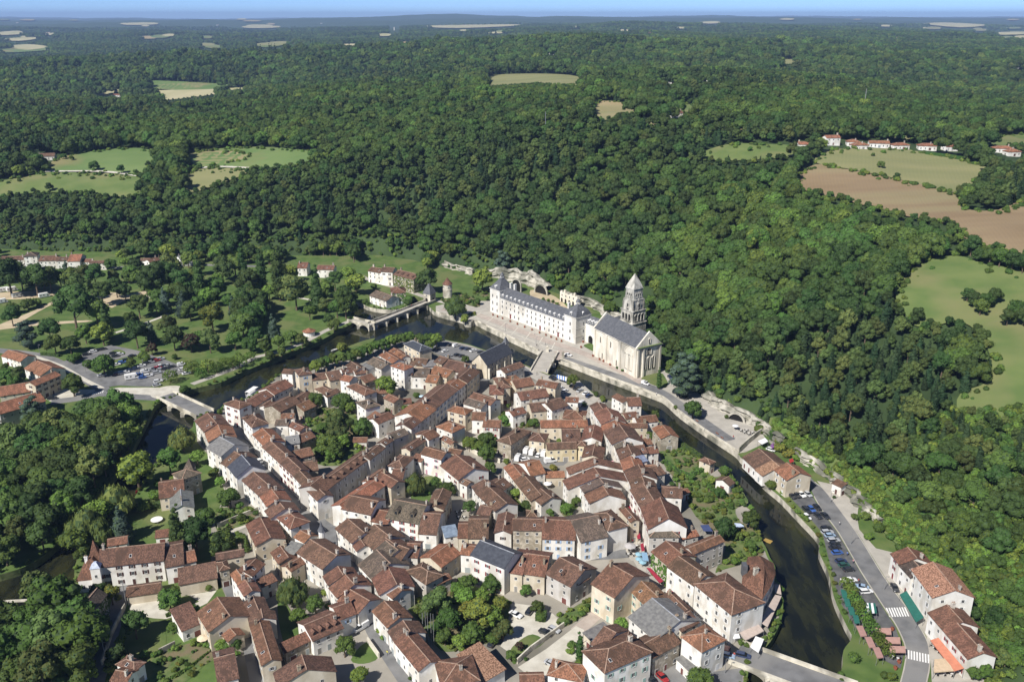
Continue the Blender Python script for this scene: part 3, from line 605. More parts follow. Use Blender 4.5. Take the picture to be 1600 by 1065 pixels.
def roof_shape(L, d, h, typ, s, ov=.3):
    """closed roof mesh with thickness, ridge segments, and height function of the local point"""
    x, y = L/2+ov, d/2+.0; t = .2; mb = MB(); segs = []
    def slab(ps, fs):
        n = len(ps); mb.v += [tuple(p) for p in ps]+[(p[0], p[1], p[2]-t) for p in ps]; 
        for f in fs: mb.f.append(tuple(f)); mb.m.append(0); mb.f.append(tuple(n+i for i in reversed(f))); mb.m.append(0)
        from collections import Counter
        ed = Counter(); 
        for f in fs:
            for i in range(len(f)): ed[(f[i], f[(i+1) % len(f)])] += 1
        for (i, j) in ed:
            if (j, i) not in ed: mb.f.append((j, i, n+i, n+j)); mb.m.append(0)
    if typ == 'g' or typ == 'c':
        r = h+s*d/2; slab([(-x,-y,h),(x,-y,h),(x,0,r),(-x,0,r),(x,y,h),(-x,y,h)], [(0,1,2,3),(3,2,4,5)]); segs = [((-x,0,r),(x,0,r))]
        hf = lambda px, py: h+s*(d/2-abs(py))
    elif typ == 'G':
        r = h+s*L/2; x2 = L/2; y2 = d/2+ov; slab([(-x2,-y2,h),(0,-y2,r),(0,y2,r),(-x2,y2,h),(x2,-y2,h),(x2,y2,h)], [(0,1,2,3),(1,4,5,2)]); segs = [((0,-y2,r),(0,y2,r))]
        hf = lambda px, py: h+s*(L/2-abs(px))
    elif typ == 'h' or typ == 'p':
        x = L/2; m_ = min(x, y); r = h+s*m_
        if typ == 'p' or abs(x-y) < .6:
            slab([(-x,-y,h),(x,-y,h),(x,y,h),(-x,y,h),(0,0,r)], [(0,1,4),(1,2,4),(2,3,4),(3,0,4)]); segs = [((a_,b_,h),(0,0,r)) for a_ in (-x,x) for b_ in (-y,y)]
        elif x > y:
            k = x-y; slab([(-x,-y,h),(x,-y,h),(x,y,h),(-x,y,h),(-k,0,r),(k,0,r)], [(0,1,5,4),(1,2,5),(2,3,4,5),(3,0,4)])
            segs = [((-k,0,r),(k,0,r))]+[((sx*x,sy*y,h),(sx*k,0,r)) for sx in (-1,1) for sy in (-1,1)]
        else:
            k = y-x; slab([(-x,-y,h),(x,-y,h),(x,y,h),(-x,y,h),(0,-k,r),(0,k,r)], [(0,1,4),(1,2,5,4),(2,3,5),(3,0,4,5)])
            segs = [((0,-k,r),(0,k,r))]+[((sx*x,sy*y,h),(0,sy*k,r)) for sx in (-1,1) for sy in (-1,1)]
        hf = lambda px, py: h+s*min(L/2-abs(px), d/2-abs(py))
    elif typ == 'm':
        slab([(-x,-y,h),(x,-y,h),(x,y,h+s*d),(-x,y,h+s*d)], [(0,1,2,3)]); hf = lambda px, py: h+s*(py+d/2)
    else:  # flat
        slab([(-x,-y,h),(x,-y,h),(x,y,h),(-x,y,h)], [(0,1,2,3)]); hf = lambda px, py: h
    return mb, segs, hf
def wall_shape(L, d, h, typ, s, hf, ov=.35, z0=-.6):
    """wall ring whose top follows the underside of the roof"""
    x, y = L/2-.02, d/2-ov
    if typ in ('h', 'p', 'G'): x = L/2-ov
    if typ == 'G': y = d/2-.02
    ring = [(-x,-y),(0,-y),(x,-y),(x,0),(x,y),(0,y),(-x,y),(-x,0)]
    v = [(a, b, z0) for a, b in ring]+[(a, b, hf(a, b)-.12) for a, b in ring]; n = 8
    f = [(i, (i+1) % n, n+(i+1) % n, n+i) for i in range(n)]
    return v, f, x, y
def blocked(p, z, me):
    for i, (q, hh) in enumerate(FOOTP):
        if i != me and hh > z and abs(q[0][0]-p[0]) < 40 and abs(q[0][1]-p[1]) < 40 and in_poly(np.array([p[0]]), np.array([p[1]]), q)[0]: return True
    return False
CAMV = np.array([0, 0])
def build_house(i, hs, label, name='house', cat='house', group='houses of the town'):
    g = random.Random(1000+i); k = hs['k']; L, d, h, typ, s = hs['L'], hs['d'], hs['h'], hs['typ'], hs['slope']; gz = k.get('gz', 0.0)
    t = thing(k.get('name', name), label, k.get('cat', cat), (hs['c'][0], hs['c'][1], gz), hs['rz'], k.get('group', group))
    mb, segs, hf = roof_shape(L, d, h, typ, s)
    rc = ROOFC[hs['roof']]; j = g.uniform(.88, 1.12); rc = tuple(min(1, c*j*g.uniform(.96, 1.04)) for c in rc)
    rm = M['roof_speckled'] if hs['roof'] == 'sp' else (M['slate'] if hs['roof'] in ('sl','gr','sb') else M['roof'])
    ro = mb.build('roof', rm, t, color=rc)
    if segs and h > 2.5 and not k.get('noridge'):
        rb = MB()
        for a_, b_ in segs: rb.bar((a_[0],a_[1],a_[2]+.02), (b_[0],b_[1],b_[2]+.02),   .26, .14)
        rb.build('ridge', M['slate'] if rm == M['slate'] else M['ridge'], ro, color=(.35,.36,.38))
    v, f, wx, wy = wall_shape(L, d, h, typ, s, hf); wc = WALLC[hs['wall']]; j = g.uniform(.90, 1.06); wc = tuple(c*j for c in wc)
    wl = link('wall', mesh('wall', v, f, [M['stonewall'] if hs['wall'] in ('s',) else M['wall']]), t, color=wc)
    for q in range(k.get('chim', 1 if h > 4.8 and typ not in ('m','F') else 0) if L > 4 else 0):
        cx = g.choice((-1, 1))*(L/2-.9) if typ in ('g','c') else g.uniform(-.3, .3)*L; cy = g.uniform(-.22, .22)*d
        if q: cx = -cx*.2
        c = link('chimney', CHIM, ro, (cx, cy, hf(cx, cy)+.35), g.choice((0, 1.5708)), (g.uniform(.8,1.2),)*3)
        kf = g.uniform(.45,.85); c.color = (wc[0]*kf, wc[1]*kf*.95, wc[2]*kf*.9, 1)
    if h > 4.8 and typ in ('g','h') and g.random() < k.get('sky', .35):
        xx = g.uniform(-.3,.3)*L; yy = -d*.27; o = link('roof_window', SKYL, ro, (xx, yy, hf(xx, yy)+.06)); o.rotation_euler = (-(math.pi/2-math.atan(s)), 0, 0)
    for q in range(k.get('dorm', 0)):
        n_ = k['dorm']; xx = (q+.5)/n_*L-L/2; yy = -d*.36; sc_ = k.get('dscale', .85)
        o = link('dormer', DORM, ro, (xx, yy, hf(xx, yy)-.15), 0, (sc_, sc_, sc_), rc)
    # openings on the walls that face this side of the valley
    sh = k.get('shut'); nf = max(1, int(round((h+.2)/3.0))); fh = h/nf
    walls = [((0,-wy), 0.0, 2*wx, 'e'), ((wx,0), math.pi/2, 2*wy, 's'), ((-wx,0), -math.pi/2, 2*wy, 's'), ((0,wy), math.pi, 2*wx, 'e')]
    doors = 0
    if k.get('nowin') or h < 2.8: return t
    for (ox, oy), ra, wl_len, kd in walls:
        na = hs['rz']+ra-math.pi/2; nv = np.array([math.cos(na), math.sin(na)]); cen = hs['c']
        tocam = -cen/np.linalg.norm(cen)
        if nv@tocam < .05: continue
        if wl_len < 2.4: continue
        sp = g.uniform(2.7, 3.5)+(.5 if sh else 0); n_ = max(1, int(wl_len/sp))
        if kd == 's': n_ = max(1, int(n_*.7))
        for fl in range(nf):
            for q in range(n_):
                along = (q+.5)/n_*wl_len-wl_len/2
                if kd == 's' and g.random() < .35: continue
                if g.random() < .08: continue
                ca, sa = math.cos(ra), math.sin(ra); lx = ox+ca*along; ly = oy+sa*along
                wp = hs['c']+hs['e']*lx+hs['n']*ly+nv*.9; z0 = fl*fh+(.95 if fl else .9)
                if blocked(wp, z0+.5, i): continue
                top = fl == nf-1 and nf > 1; wh = min(g.choice((1.35,1.5)) if not top else 1.1, fh-1.2 if fh > 2.4 else 1.0); ww = .95
                if fl == 0 and (q == n_//2 or g.random() < .25) and doors < 2:
                    o = link('door', DOOR, t, (lx, ly, 0), ra, (1.15 if g.random() < .7 else 2.2, 1, 2.15), SHUT.get(sh) or g.choice([(.10,.05,.04),(.25,.24,.22),(.16,.06,.05),(.30,.33,.33)])); doors += 1; continue
                o = link('window', WIN, t, (lx, ly, z0), ra, (ww, 1, wh))
                if sh and not (fl == 0 and g.random() < .4):
                    for sx in (-1, 1):
                        c = link('shutter', SHU, o, (sx*.78, -.02, 0), 0, (.5, 1, 1), SHUT[sh])
    if hs['wall'] == 'i':
        iv = MB(); gg = random.Random(i)
        for (ox, oy), ra, wl_len, kd in walls[:3]:
            ca, sa = math.cos(ra), math.sin(ra)
            for _ in range(int(wl_len*h*5)):
                al = gg.uniform(-.5,.5)*wl_len; zz = gg.uniform(0, h*.95); 
                if abs((zz % 3.0)-1.5) < .75 and abs((al % 3.2)-1.6) < .55: continue
                q = .16+.2*gg.random(); off = .06+.22*gg.random(); px_ = ox+ca*al+sa*off; py_ = oy+sa*al-ca*off; tl = gg.uniform(-.5,.5)
                iv.add([(px_-ca*q,py_-sa*q,zz+tl*q),(px_+sa*.1,py_-ca*.1,zz-q),(px_+ca*q,py_+sa*q,zz-tl*q),(px_-sa*.08,py_+ca*.08,zz+q)], [(0,1,2,3)])
        if iv.v: iv.build('ivy', M['ivy'], t)
    return t
exec_rows = []
def ROW(key, phrase): exec_rows.append((key, phrase))
# -- the straight street from the road bridge: garden side, then the terrace side
ROW('A', 'from the road bridge, garden side of straight street')
H('A','a',20,625,95,715,(175,610),8,'g','br','w',chim=2); H('A','a',100,715,130,800,(235,700),7.5,'g','or_','w'); H('A','a',115,850,235,920,(285,785),8,'g','gr','w'); H('A','a',235,975,300,1015,(400,905),7.5,'g','br','w')
H('A','e',80,262,150,350,(228,195),9,'g','sl','w',slope=.6,shut='grey'); H('A','e',200,375,350,510,(360,355),7.5,'g','br','w',shut='white'); H('A','e',350,512,405,590,(455,450),7.5,'g','or_','w')
H('A','e',388,628,435,690,(520,560),8,'g','br','w'); H('A','e',485,680,605,780,(590,635),7.5,'h','rb','w'); H('A','e',232,745,312,918,(400,765),6.5,'g','rb','c',slope=.36)
ROW('B', 'from the river, terrace side of straight street')
H('B','a',258,482,392,528,(360,450),9.5,'h','br','w',shut='red'); H('B','a',412,598,495,682,(530,590),9.5,'h','br','w',dorm=2,shut='white',slope=.55); H('B','a',500,738,600,840,(625,722),8.5,'g','or_','w',shut='white')
H('B','e',365,95,500,218,(485,85),8.5,'g','br','w',shut='white'); H('B','e',500,218,620,332,(600,195),8.5,'g','br','w',shut='red'); H('B','e',620,332,720,440,(695,305),8.5,'g','br','w',shut='white'); H('B','e',720,440,822,542,(795,395),8.5,'g','br','w',shut='grey')
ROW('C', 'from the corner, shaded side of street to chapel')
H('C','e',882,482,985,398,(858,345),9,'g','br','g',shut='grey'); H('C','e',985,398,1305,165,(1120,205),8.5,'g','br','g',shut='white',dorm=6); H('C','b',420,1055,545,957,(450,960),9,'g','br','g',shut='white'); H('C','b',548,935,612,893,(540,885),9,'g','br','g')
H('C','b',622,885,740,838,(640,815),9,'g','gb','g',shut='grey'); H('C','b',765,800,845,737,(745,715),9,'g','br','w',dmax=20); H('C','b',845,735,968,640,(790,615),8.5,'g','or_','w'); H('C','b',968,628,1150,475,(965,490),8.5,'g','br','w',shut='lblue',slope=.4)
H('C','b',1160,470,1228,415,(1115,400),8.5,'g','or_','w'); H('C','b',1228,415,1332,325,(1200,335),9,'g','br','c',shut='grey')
ROW('D', 'from the blue shuttered house, courts behind the river bank')
H('D','a',885,250,1003,230,(915,188),10,'h','br','c',shut='blue'); H('D','a',745,228,830,234,(795,205),8,'m','br','w',slope=.3); H('D','a',1005,287,1145,272,(1070,225),6.5,'g','br','c'); H('D','a',1150,292,1255,272,(1190,205),7,'g','br','c')
H('D','a',1015,358,1120,412,(1090,338),5.5,'h','br','c'); H('D','a',1130,430,1235,382,(1160,372),5.5,'g','br','w'); H('D','a',520,510,690,407,(565,400),6,'g','rb','w'); H('D','a',690,407,845,332,(745,290),6.5,'g','rb','w'); H('D','a',630,515,700,467,(625,470),6,'g','br','w')
H('D','a',740,552,905,467,(770,440),7,'g','br','s'); H('D','a',905,475,1010,405,(905,408),5.5,'g','br','s'); H('D','a',935,545,1035,500,(930,465),5,'g','li','s'); H('D','a',740,602,840,602,(775,562),5,'g','rb','w'); H('D','a',690,662,795,662,(745,612),6.5,'g','gb','w'); H('D','a',795,667,890,712,(845,635),6,'g','rb','w')
H('D','a',920,802,1030,757,(940,725),5,'g','rb','s'); H('D','a',790,822,895,807,(830,748),5.5,'g','gr','w'); H('D','a',885,937,1010,907,(900,862),5,'g','rb','s'); H('D','e',730,302,835,287,(760,215),6,'g','br','s')
ROW('E', 'from the slate villa, blocks behind the tree walk')
H('E','b',580,272,700,312,(650,242),11,'h','or_','w'); H('E','b',490,187,600,252,(590,180),8,'g','or_','w'); H('E','b',570,152,665,217,(640,140),8,'g','or_','w',dorm=2); H('E','b',385,247,505,303,(480,215),7,'g','gb','w'); H('E','b',320,277,390,312,(380,235),6,'m','gr','w',slope=.15)
H('E','b',212,272,290,322,(290,255),7,'g','br','w'); H('E','b',300,347,390,332,(340,292),6,'g','br','w'); H('E','b',380,417,470,387,(395,345),6,'g','rb','s'); H('E','b',200,342,275,327,(230,287),6,'g','br','w')
H('E','b',695,347,765,347,(735,287),7.5,'g','rb','w'); H('E','b',765,364,900,367,(840,292),6.5,'g','gb','w'); H('E','b',862,284,965,272,(930,222),7,'m','gr','w',slope=.2); H('E','b',745,264,870,277,(810,207),7,'g','br','c'); H('E','b',1010,297,1180,337,(1060,217),8,'g','br','w')
H('E','b',905,332,1050,372,(960,272),7,'g','or_','c'); H('E','b',875,407,965,417,(925,347),6,'g','or_','c'); H('E','b',945,240,1010,262,(985,185),8,'g','br','c')
H('E','b',165,390,240,407,(240,355),8.5,'g','or_','w'); H('E','b',215,442,370,522,(330,432),8,'h','rb','w'); H('E','b',480,507,575,497,(500,462),5,'g','rb','s'); H('E','b',525,542,610,582,(600,520),6,'g','rb','s'); H('E','b',640,592,760,582,(700,548),4,'m','rb','s',slope=.3)
H('E','b',295,577,378,636,(400,562),9.5,'h','gb','w',dorm=1); H('E','b',390,702,480,747,(450,642),6,'m','rb','w',slope=.35); H('E','b',490,757,620,702,(530,672),7,'g','rb','w'); H('E','b',275,907,385,907,(330,867),3.5,'g','rb','w')
ROW('F', 'from the chapel, sunny side of street to chapel')
H('F','c',480,337,640,277,(540,262),6.5,'g','br','w',chim=0); H('F','c',530,432,615,397,(560,347),7.5,'g','or_','c'); H('F','c',430,462,525,452,(440,367),8.5,'h','br','c'); H('F','c',340,512,465,512,(390,432),8,'h','rb','c'); H('F','c',170,542,350,602,(300,520),7.5,'g','rb','w'); H('F','c',125,587,270,632,(250,562),7,'g','gb','w')
H('F','b',1052,642,1210,682,(1150,612),8.5,'h','or_','c',shut='brown',nm='x'); H('F','b',1262,722,1365,727,(1320,657),6.5,'g','rb','w'); H('F','c',290,780,428,787,(360,722),5.5,'g','rb','w',shut='red'); H('F','b',960,777,1100,832,(1050,732),6.5,'h','or_','w')
H('F','4',725,572,940,427,(745,460),7,'g','br','c'); H('F','4',985,422,1130,357,(950,302),7.5,'g','rb','w'); H('F','4',860,362,960,322,(880,302),6.5,'g','rb','c'); H('F','4',1130,402,1275,482,(1240,392),5.5,'g','rb','s')
ROW('G', 'from the quay market, square block by the footbridge')
H('G','c',570,457,720,432,(650,372),8,'g','rb','c'); H('G','c',730,432,890,462,(800,392),8,'g','rb','c'); H('G','c',610,562,840,527,(660,480),8,'g','rb','w'); H('G','c',700,657,855,642,(760,577),7,'g','br','c'); H('G','c',870,647,1000,602,(920,542),8,'g','br','w'); H('G','c',545,692,655,662,(590,622),6,'g','rb','w')
H('G','c',980,572,1080,577,(1010,532),6.5,'g','rb','w'); H('G','c',950,707,1140,722,(1040,642),6,'h','rb','c'); H('G','c',775,787,1160,782,(960,722),6.5,'g','or_','c',chim=2); H('G','c',955,902,1100,902,(1030,797),7,'g','br','c',dorm=1); H('G','c',1105,887,1280,902,12,8,'G','rb','w')
H('G','c',525,930,700,815,(545,830),7,'h','br','s'); H('G','c',665,890,805,907,(750,832),5.5,'h','br','c'); H('G','g',510,118,755,107,(630,57),6,'g','br','y'); H('G','g',755,82,825,87,(790,42),7,'p','br','y',slope=.7)
ROW('I', 'from the yellow coach house, along the narrow shopping street')
H('I','1',470,150,430,300,(605,170),8,'g','br','c',slope=.36,dmax=22); H('I','1',215,450,255,535,(640,372),7.5,'g','rb','w',slope=.32,dmax=28); H('I','1',165,625,240,745,(625,470),7.5,'g','rb','w',slope=.32,dmax=28); H('I','1',390,690,460,790,(690,600),8,'g','gb','w',slope=.36,dmax=22)
H('I','1',465,822,535,940,(775,770),7.5,'g','rb','w',dmax=20,slope=.4); H('I','g',865,652,1010,795,(1010,650),9,'h','br','w'); H('I','g',790,888,1012,842,(850,662),8,'g','gb','w',shut='lblue'); H('I','g',465,860,735,870,(570,700),8,'g','rb','w',shut='lblue'); H('I','g',220,787,460,792,(340,692),9,'g','br','s'); H('I','g',60,808,215,817,12,7,'G','br','w',shut='brown')
H('I','g',1100,610,1195,720,(1190,640),8.5,'g','rb','c')
ROW('J', 'from the pink shuttered house, row above the willow')
H('J','4',860,612,1140,692,(1060,547),8.5,'g','rb','w',shut='pink'); H('J','4',1240,592,1400,622,(1290,532),6.5,'g','rb','c'); H('J','4',740,692,865,722,(820,602),6,'m','rb','w',slope=.35); H('J','3',65,240,310,440,(420,190),7,'g','rb','w',shut='red'); H('J','3',330,472,430,522,(470,462),6,'g','br','w'); H('J','3',500,530,565,630,(700,460),7,'g','br','w')
H('J','3',560,627,820,872,(890,665),7.5,'g','br','w',slope=.4,dmax=20); H('J','3',960,577,1065,512,(870,450),6,'g','br','w'); H('J','3',945,268,1085,445,(1125,285),6,'g','or_','w'); H('J','3',1085,450,1315,730,(1285,430),6,'g','br','c'); H('J','g',375,337,492,312,(380,215),5.5,'g','or_','w'); H('J','g',365,505,450,577,(500,480),6,'g','br','w'); H('J','g',500,352,650,347,(560,297),4,'m','or_','c',slope=.25); H('J','g',330,682,425,682,(380,612),6,'p','br','c',slope=.7)
ROW('K', 'from the corner square, street above the walled lawn')
H('K','4',400,777,620,817,(600,645),8,'h','br','w'); H('K','f',135,362,265,437,(225,322),7.5,'g','rb','c'); H('K','f',275,352,365,357,(320,277),7,'g','rb','w'); H('K','f',100,402,240,302,(140,320),7,'g','rb','w'); H('K','e',1030,612,1268,662,(1190,515),8.5,'g','br','w',shut='white'); H('K','e',1255,374,945,580,(1115,502),8,'g','or_','w')
H('K','f',105,714,235,742,(180,617),6,'g','rb','w'); H('K','f',225,687,490,737,(400,550),7.5,'g','gb','w',shut='red',dorm=2,dscale=1.25); H('K','f',500,817,645,827,(590,645),6,'g','br','w'); H('K','f',715,617,780,472,(665,520),7.5,'g','br','c'); H('K','f',725,850,830,832,(790,737),5,'m','sb','w',slope=.3); H('K','f',915,857,1075,857,(1000,692),6.5,'g','br','c'); H('K','f',830,852,910,852,(870,732),6,'g','rb','c'); H('K','f',985,652,1080,672,(1040,582),6,'g','br','c')
ROW('L', 'from the slate turret, lane below the corner square')
H('L','5',380,562,735,790,(720,462),8,'g','br','w',dmax=20,slope=.4); H('L','5',345,347,480,422,(540,302),7,'g','or_','w'); H('L','5',20,562,130,717,(230,562),5.5,'g','rb','c'); H('L','5',185,542,340,582,(440,422),6.5,'m','gr','c',slope=.15); H('L','5',320,820,510,707,(300,702),6,'g','rb','c'); H('L','5',745,890,815,1010,(985,790),7,'g','rb','w')
H('L','j',820,372,880,442,(975,302),7,'g','rb','w'); H('L','j',885,467,1035,557,(1050,420),6.5,'g','rb','w'); H('L','j',905,607,1025,562,(920,492),6.5,'g','rb','w',shut='lblue'); H('L','j',710,762,930,667,(765,590),5.5,'g','sm','w',dorm=4); H('L','j',505,847,715,747,(640,712),4.5,'m','rb','s',slope=.3); H('L','j',410,1000,440,1105,(655,960),7,'g','br','c',dmax=20)
ROW('N', 'from the orange house, lower lane by the long lawn')
H('N','6',170,152,280,302,(330,170),8,'g','or_','w'); H('N','6',495,177,660,10,(400,60),8,'g','rb','w'); H('N','6',275,312,360,452,(425,285),8,'g','rb','w'); H('N','6',340,552,410,732,(505,490),7,'g','br','w'); H('N','6',415,742,435,850,(620,720),7,'g','br','w'); H('N','j',235,652,320,942,(355,760),7,'g','rb','c',shut='grey'); H('N','6',625,327,825,237,(690,150),5,'m','rb','w',slope=.3)
ROW('O', 'from the manor, gardens beside the lane')
H('O','i',640,347,750,327,(690,202),6.5,'g','br','w'); H('O','i',740,327,830,305,(790,242),6,'g','or_','w'); H('O','i',725,457,960,412,(830,327),4.5,'m','br','c',slope=.3,nowin=1); H('O','i',960,302,1130,272,(1040,245),6.5,'g','br','c'); H('O','i',975,370,1045,352,(1005,312),6.5,'h','br','s'); H('O','i',392,532,600,502,(490,457),3.2,'g','br','c',nowin=1)
H('O','i',830,632,905,752,(990,572),7,'g','rb','c'); H('O','i',965,742,1025,812,(1040,722),4.5,'g','rb','c'); H('O','i',745,747,865,697,(790,692),4,'m','br','w',slope=.3); H('O','i',970,1075,1095,1042,(960,912),6,'g','br','w'); H('O','i',320,955,440,1002,(420,932),5.5,'h','br','w'); H('O','i',290,1058,385,1075,(390,1000),5.5,'g','rb','w'); H('O','i',0,697,125,702,14,7,'G','db','i',slope=.75)
H('O','s',710,277,790,247,(745,225),8,'h','gb','s',slope=.5); H('O','s',625,347,720,332,(670,277),5.5,'g','rb','c'); H('O','s',665,397,762,380,12,5,'G','gr','w'); H('O','i',575,162,655,152,(615,107),3,'m','rb','w',slope=.3)
ROW('Q', 'from the lane, block around the bamboo garden')
H('Q','j',1140,542,1250,662,(1290,525),6.5,'g','rb','w'); H('Q','k',25,692,75,772,(170,652),6,'g','br','w'); H('Q','k',75,772,250,985,(270,830),6.5,'g','rb','w'); H('Q','k',420,1105,715,1052,(490,937),6.5,'h','rb','w'); H('Q','k',740,1067,900,970,(640,800),4.5,'m','sp','w',slope=.2,nowin=1)
H('Q','k',640,127,885,227,(830,62),10,'g','sl','w',shut='red',slope=.5,dmax=18); H('Q','k',430,217,570,117,(400,100),6.5,'g','or_','c'); H('Q','k',155,242,310,347,(290,222),7,'h','br','g'); H('Q','k',155,142,245,147,(260,42),7,'g','rb','w'); H('Q','k',565,122,665,132,(600,52),7,'g','or_','w'); H('Q','k',400,347,500,302,(440,277),4.5,'g','rb','w')
H('Q','k',925,257,1020,272,(1000,112),7,'g','rb','c'); H('Q','k',1020,264,1185,287,(1120,122),7,'g','rb','c'); H('Q','k',1195,267,1375,362,(1290,137),7.5,'g','br','g',dorm=1); H('Q','l',160,377,290,302,(200,252),6,'g','br','g'); H('Q','l',-30,1012,240,1067,(95,922),5,'p','or_','w',slope=.6); H('Q','k',1010,1067,1180,1062,(1080,1007),4,'g','rb','w')
H('Q','j',1035,200,1130,300,(1200,110),7,'g','gb','w'); H('Q','j',1130,290,1190,420,(1280,250),7,'g','rb','w'); H('Q','j',1190,370,1290,450,(1290,330),6.5,'g','rb','w'); H('Q','j',1150,100,1235,170,(1260,30),8,'g','gb','w'); H('Q','e',975,775,1110,895,(1130,730),7.5,'g','br','w'); H('Q','e',1110,900,1150,960,(1180,850),6.5,'g','rb','w'); H('Q','f',0,850,120,950,(160,760),7.5,'g','br','w'); H('Q','f',120,950,215,1020,(270,880),7.5,'g','br','g'); H('Q','f',215,1020,330,1065,(390,930),7.5,'g','br','g')
ROW('R', 'from the tall cream gable, block opposite the riverside hotel')
H('R','l',300,342,468,442,(520,222),10,'g','rb','c',shut='green'); H('R','l',585,387,700,502,(725,367),8,'g','li','c',shut='green'); H('R','l',575,587,770,757,(885,550),8,'g','gr','w',slope=.38,dmax=22); H('R','l',765,887,965,777,(840,702),7,'g','br','s'); H('R','l',975,692,1100,627,(990,560),8,'g','br','c'); H('R','l',1120,847,1305,750,(1130,702),9.5,'h','or_','w',shut='white'); H('R','l',400,1002,760,842,(500,787),10,'h','sm','w',slope=.42,shut='green')
H('R','l',300,787,380,832,(520,717),9,'g','sm','w'); H('R','l',240,702,310,772,(420,642),4,'m','gr','c',slope=.15); H('R','l',925,890,1015,975,8,3.6,'F','gr','w'); H('R','l',830,430,960,560,(870,390),8.5,'g','br','c')
ROW('S', 'from the quay car park, east side of shopping street')
H('S','2',185,387,250,482,(330,372),9,'g','br','w',shut='grey'); H('S','2',245,492,345,642,(465,470),9,'g','rb','w',shut='white'); H('S','2',345,662,370,740,(560,610),9,'g','or_','w'); H('S','2',370,742,490,922,(655,720),9,'g','br','w',shut='white'); H('S','1',860,102,900,182,(1010,72),8.5,'g','gb','w'); H('S','1',900,192,955,322,(1100,192),8,'g','br','w'); H('S','1',960,342,1010,482,(1135,342),9,'g','or_','w')
H('S','1',1165,397,1350,352,(1240,292),8.2,'m','sb','w',slope=.3); H('S','1',1010,492,1075,625,(1245,450),9,'g','br','w',shut='white'); H('S','1',1085,632,1150,830,(1300,650),9.5,'g','br','w',shut='white'); H('S','h',120,125,205,272,(270,140),10,'g','br','w',shut='red'); H('S','h',205,272,265,437,(385,242),10,'g','rb','w',shut='red',slope=.6,dmax=20); H('S','h',275,502,520,502,(400,422),8,'h','gb','g')
ROW('U', 'from the shopping street, backs towards the narrow river arm')
H('U','2',730,392,910,387,(700,272),8,'g','rb','w'); H('U','2',490,262,640,342,(590,255),8.5,'m','rb','w',slope=.25); H('U','2',700,572,870,547,(850,462),6,'g','rb','c'); H('U','2',860,632,1140,602,(1000,522),6.5,'g','rb','w'); H('U','2',690,692,990,692,(830,627),5.5,'g','br','c'); H('U','2',1055,702,1170,842,(1240,702),6,'g','or_','s'); H('U','2',900,937,1060,917,(960,842),5,'g','rb','w'); H('U','2',1000,1057,1150,1037,(1080,952),5,'g','rb','w'); H('U','2',800,1067,990,1042,(880,932),6,'g','br','w')
H('U','d',555,832,690,832,(640,777),6,'g','or_','w'); H('U','h',380,182,535,192,(390,100),7,'g','br','w'); H('U','d',1115,777,1165,752,(1110,702),4.5,'p','br','c',slope=.6); H('U','d',1280,952,1325,927,(1250,882),3.5,'g','br','w'); H('U','d',905,1022,950,1002,(910,977),3,'g','or_','w'); H('U','d',560,900,745,850,(600,800),6,'g','br','w')
ROW('V', 'from the ivy wall, terrace beside the riverside hotel')
H('V','m',75,182,185,275,(255,170),8.5,'g','rb','i'); H('V','m',180,282,362,412,(370,285),9.5,'g','br','w',shut='white'); H('V','m',368,197,575,110,(430,112),9,'g','rb','g'); H('V','m',290,97,400,72,(370,32),6,'g','or_','g')
ROW('W', 'from the walled terrace, foot of the wooded cliff')
H('W','q',530,685,625,772,(690,660),4,'g','br','w'); H('W','q',620,772,668,812,(730,697),4,'g','sp','w'); H('W','q',750,772,835,842,(880,750),7.5,'g','or_','c',shut='white'); H('W','q',1152,862,1215,892,(1200,852),4,'m','br','w',slope=.2); H('W','r',590,447,630,497,(675,415),7.5,'g','rb','w',shut='red'); H('W','r',630,502,685,562,(705,482),7,'g','db','w'); H('W','r',690,522,790,657,(840,540),9,'g','sp','w',shut='white'); H('W','r',770,732,840,812,(890,720),7,'g','rb','w'); H('W','r',840,812,960,952,(960,832),7,'g','rb','w',shut='red')
ROW('X', 'from the parking entrance, villas on the park bank')
H('X','t',5,562,150,605,(140,537),4.5,'g','or_','w'); H('X','t',180,657,300,714,(340,622),5,'g','or_','w'); H('X','t',270,787,460,707,(330,712),8,'g','or_','c',shut='brown'); H('X','t',0,867,280,822,(130,772),4.5,'g','or_','c'); H('X','t',0,1002,345,902,(180,862),7,'g','or_','g')
ROW('Y', 'from the motorhome park, row at the cliff foot')
H('Y','n',0,167,128,162,(60,142),5,'g','br','w'); H('Y','n',128,147,205,142,(165,117),8,'h','db','w'); H('Y','n',215,170,310,167,(260,140),6,'g','rb','w'); H('Y','n',310,170,372,167,(340,147),6,'g','br','w'); H('Y','n',375,172,440,170,(415,132),7,'g','or_','w'); H('Y','n',440,174,495,174,(470,157),5.5,'g','rb','w'); H('Y','n',495,182,585,182,(540,167),5,'g','br','w'); H('Y','n',775,167,825,167,(800,154),4,'g','br','w'); H('Y','n',835,177,890,162,(870,147),5,'g','rb','w'); H('Y','n',1000,162,1065,152,(1030,135),5.5,'g','gr','w')
H('Y','o',285,172,350,172,(312,132),6,'g','rb','w'); H('Y','o',420,182,535,184,(480,152),6,'g','rb','w')
ROW('Z', 'from the white end, hotel row behind the mill')
H('Z','o',775,192,865,207,(830,167),8,'g','br','w'); H('Z','o',865,197,945,202,(905,165),9.5,'g','br','w',shut='brown'); H('Z','o',950,217,1090,252,(1020,190),9.5,'g','br','i',dorm=4); H('Z','o',935,347,1040,342,(965,300),8,'h','rb','i'); H('Z','o',785,362,900,402,(850,332),5,'g','gb','w')
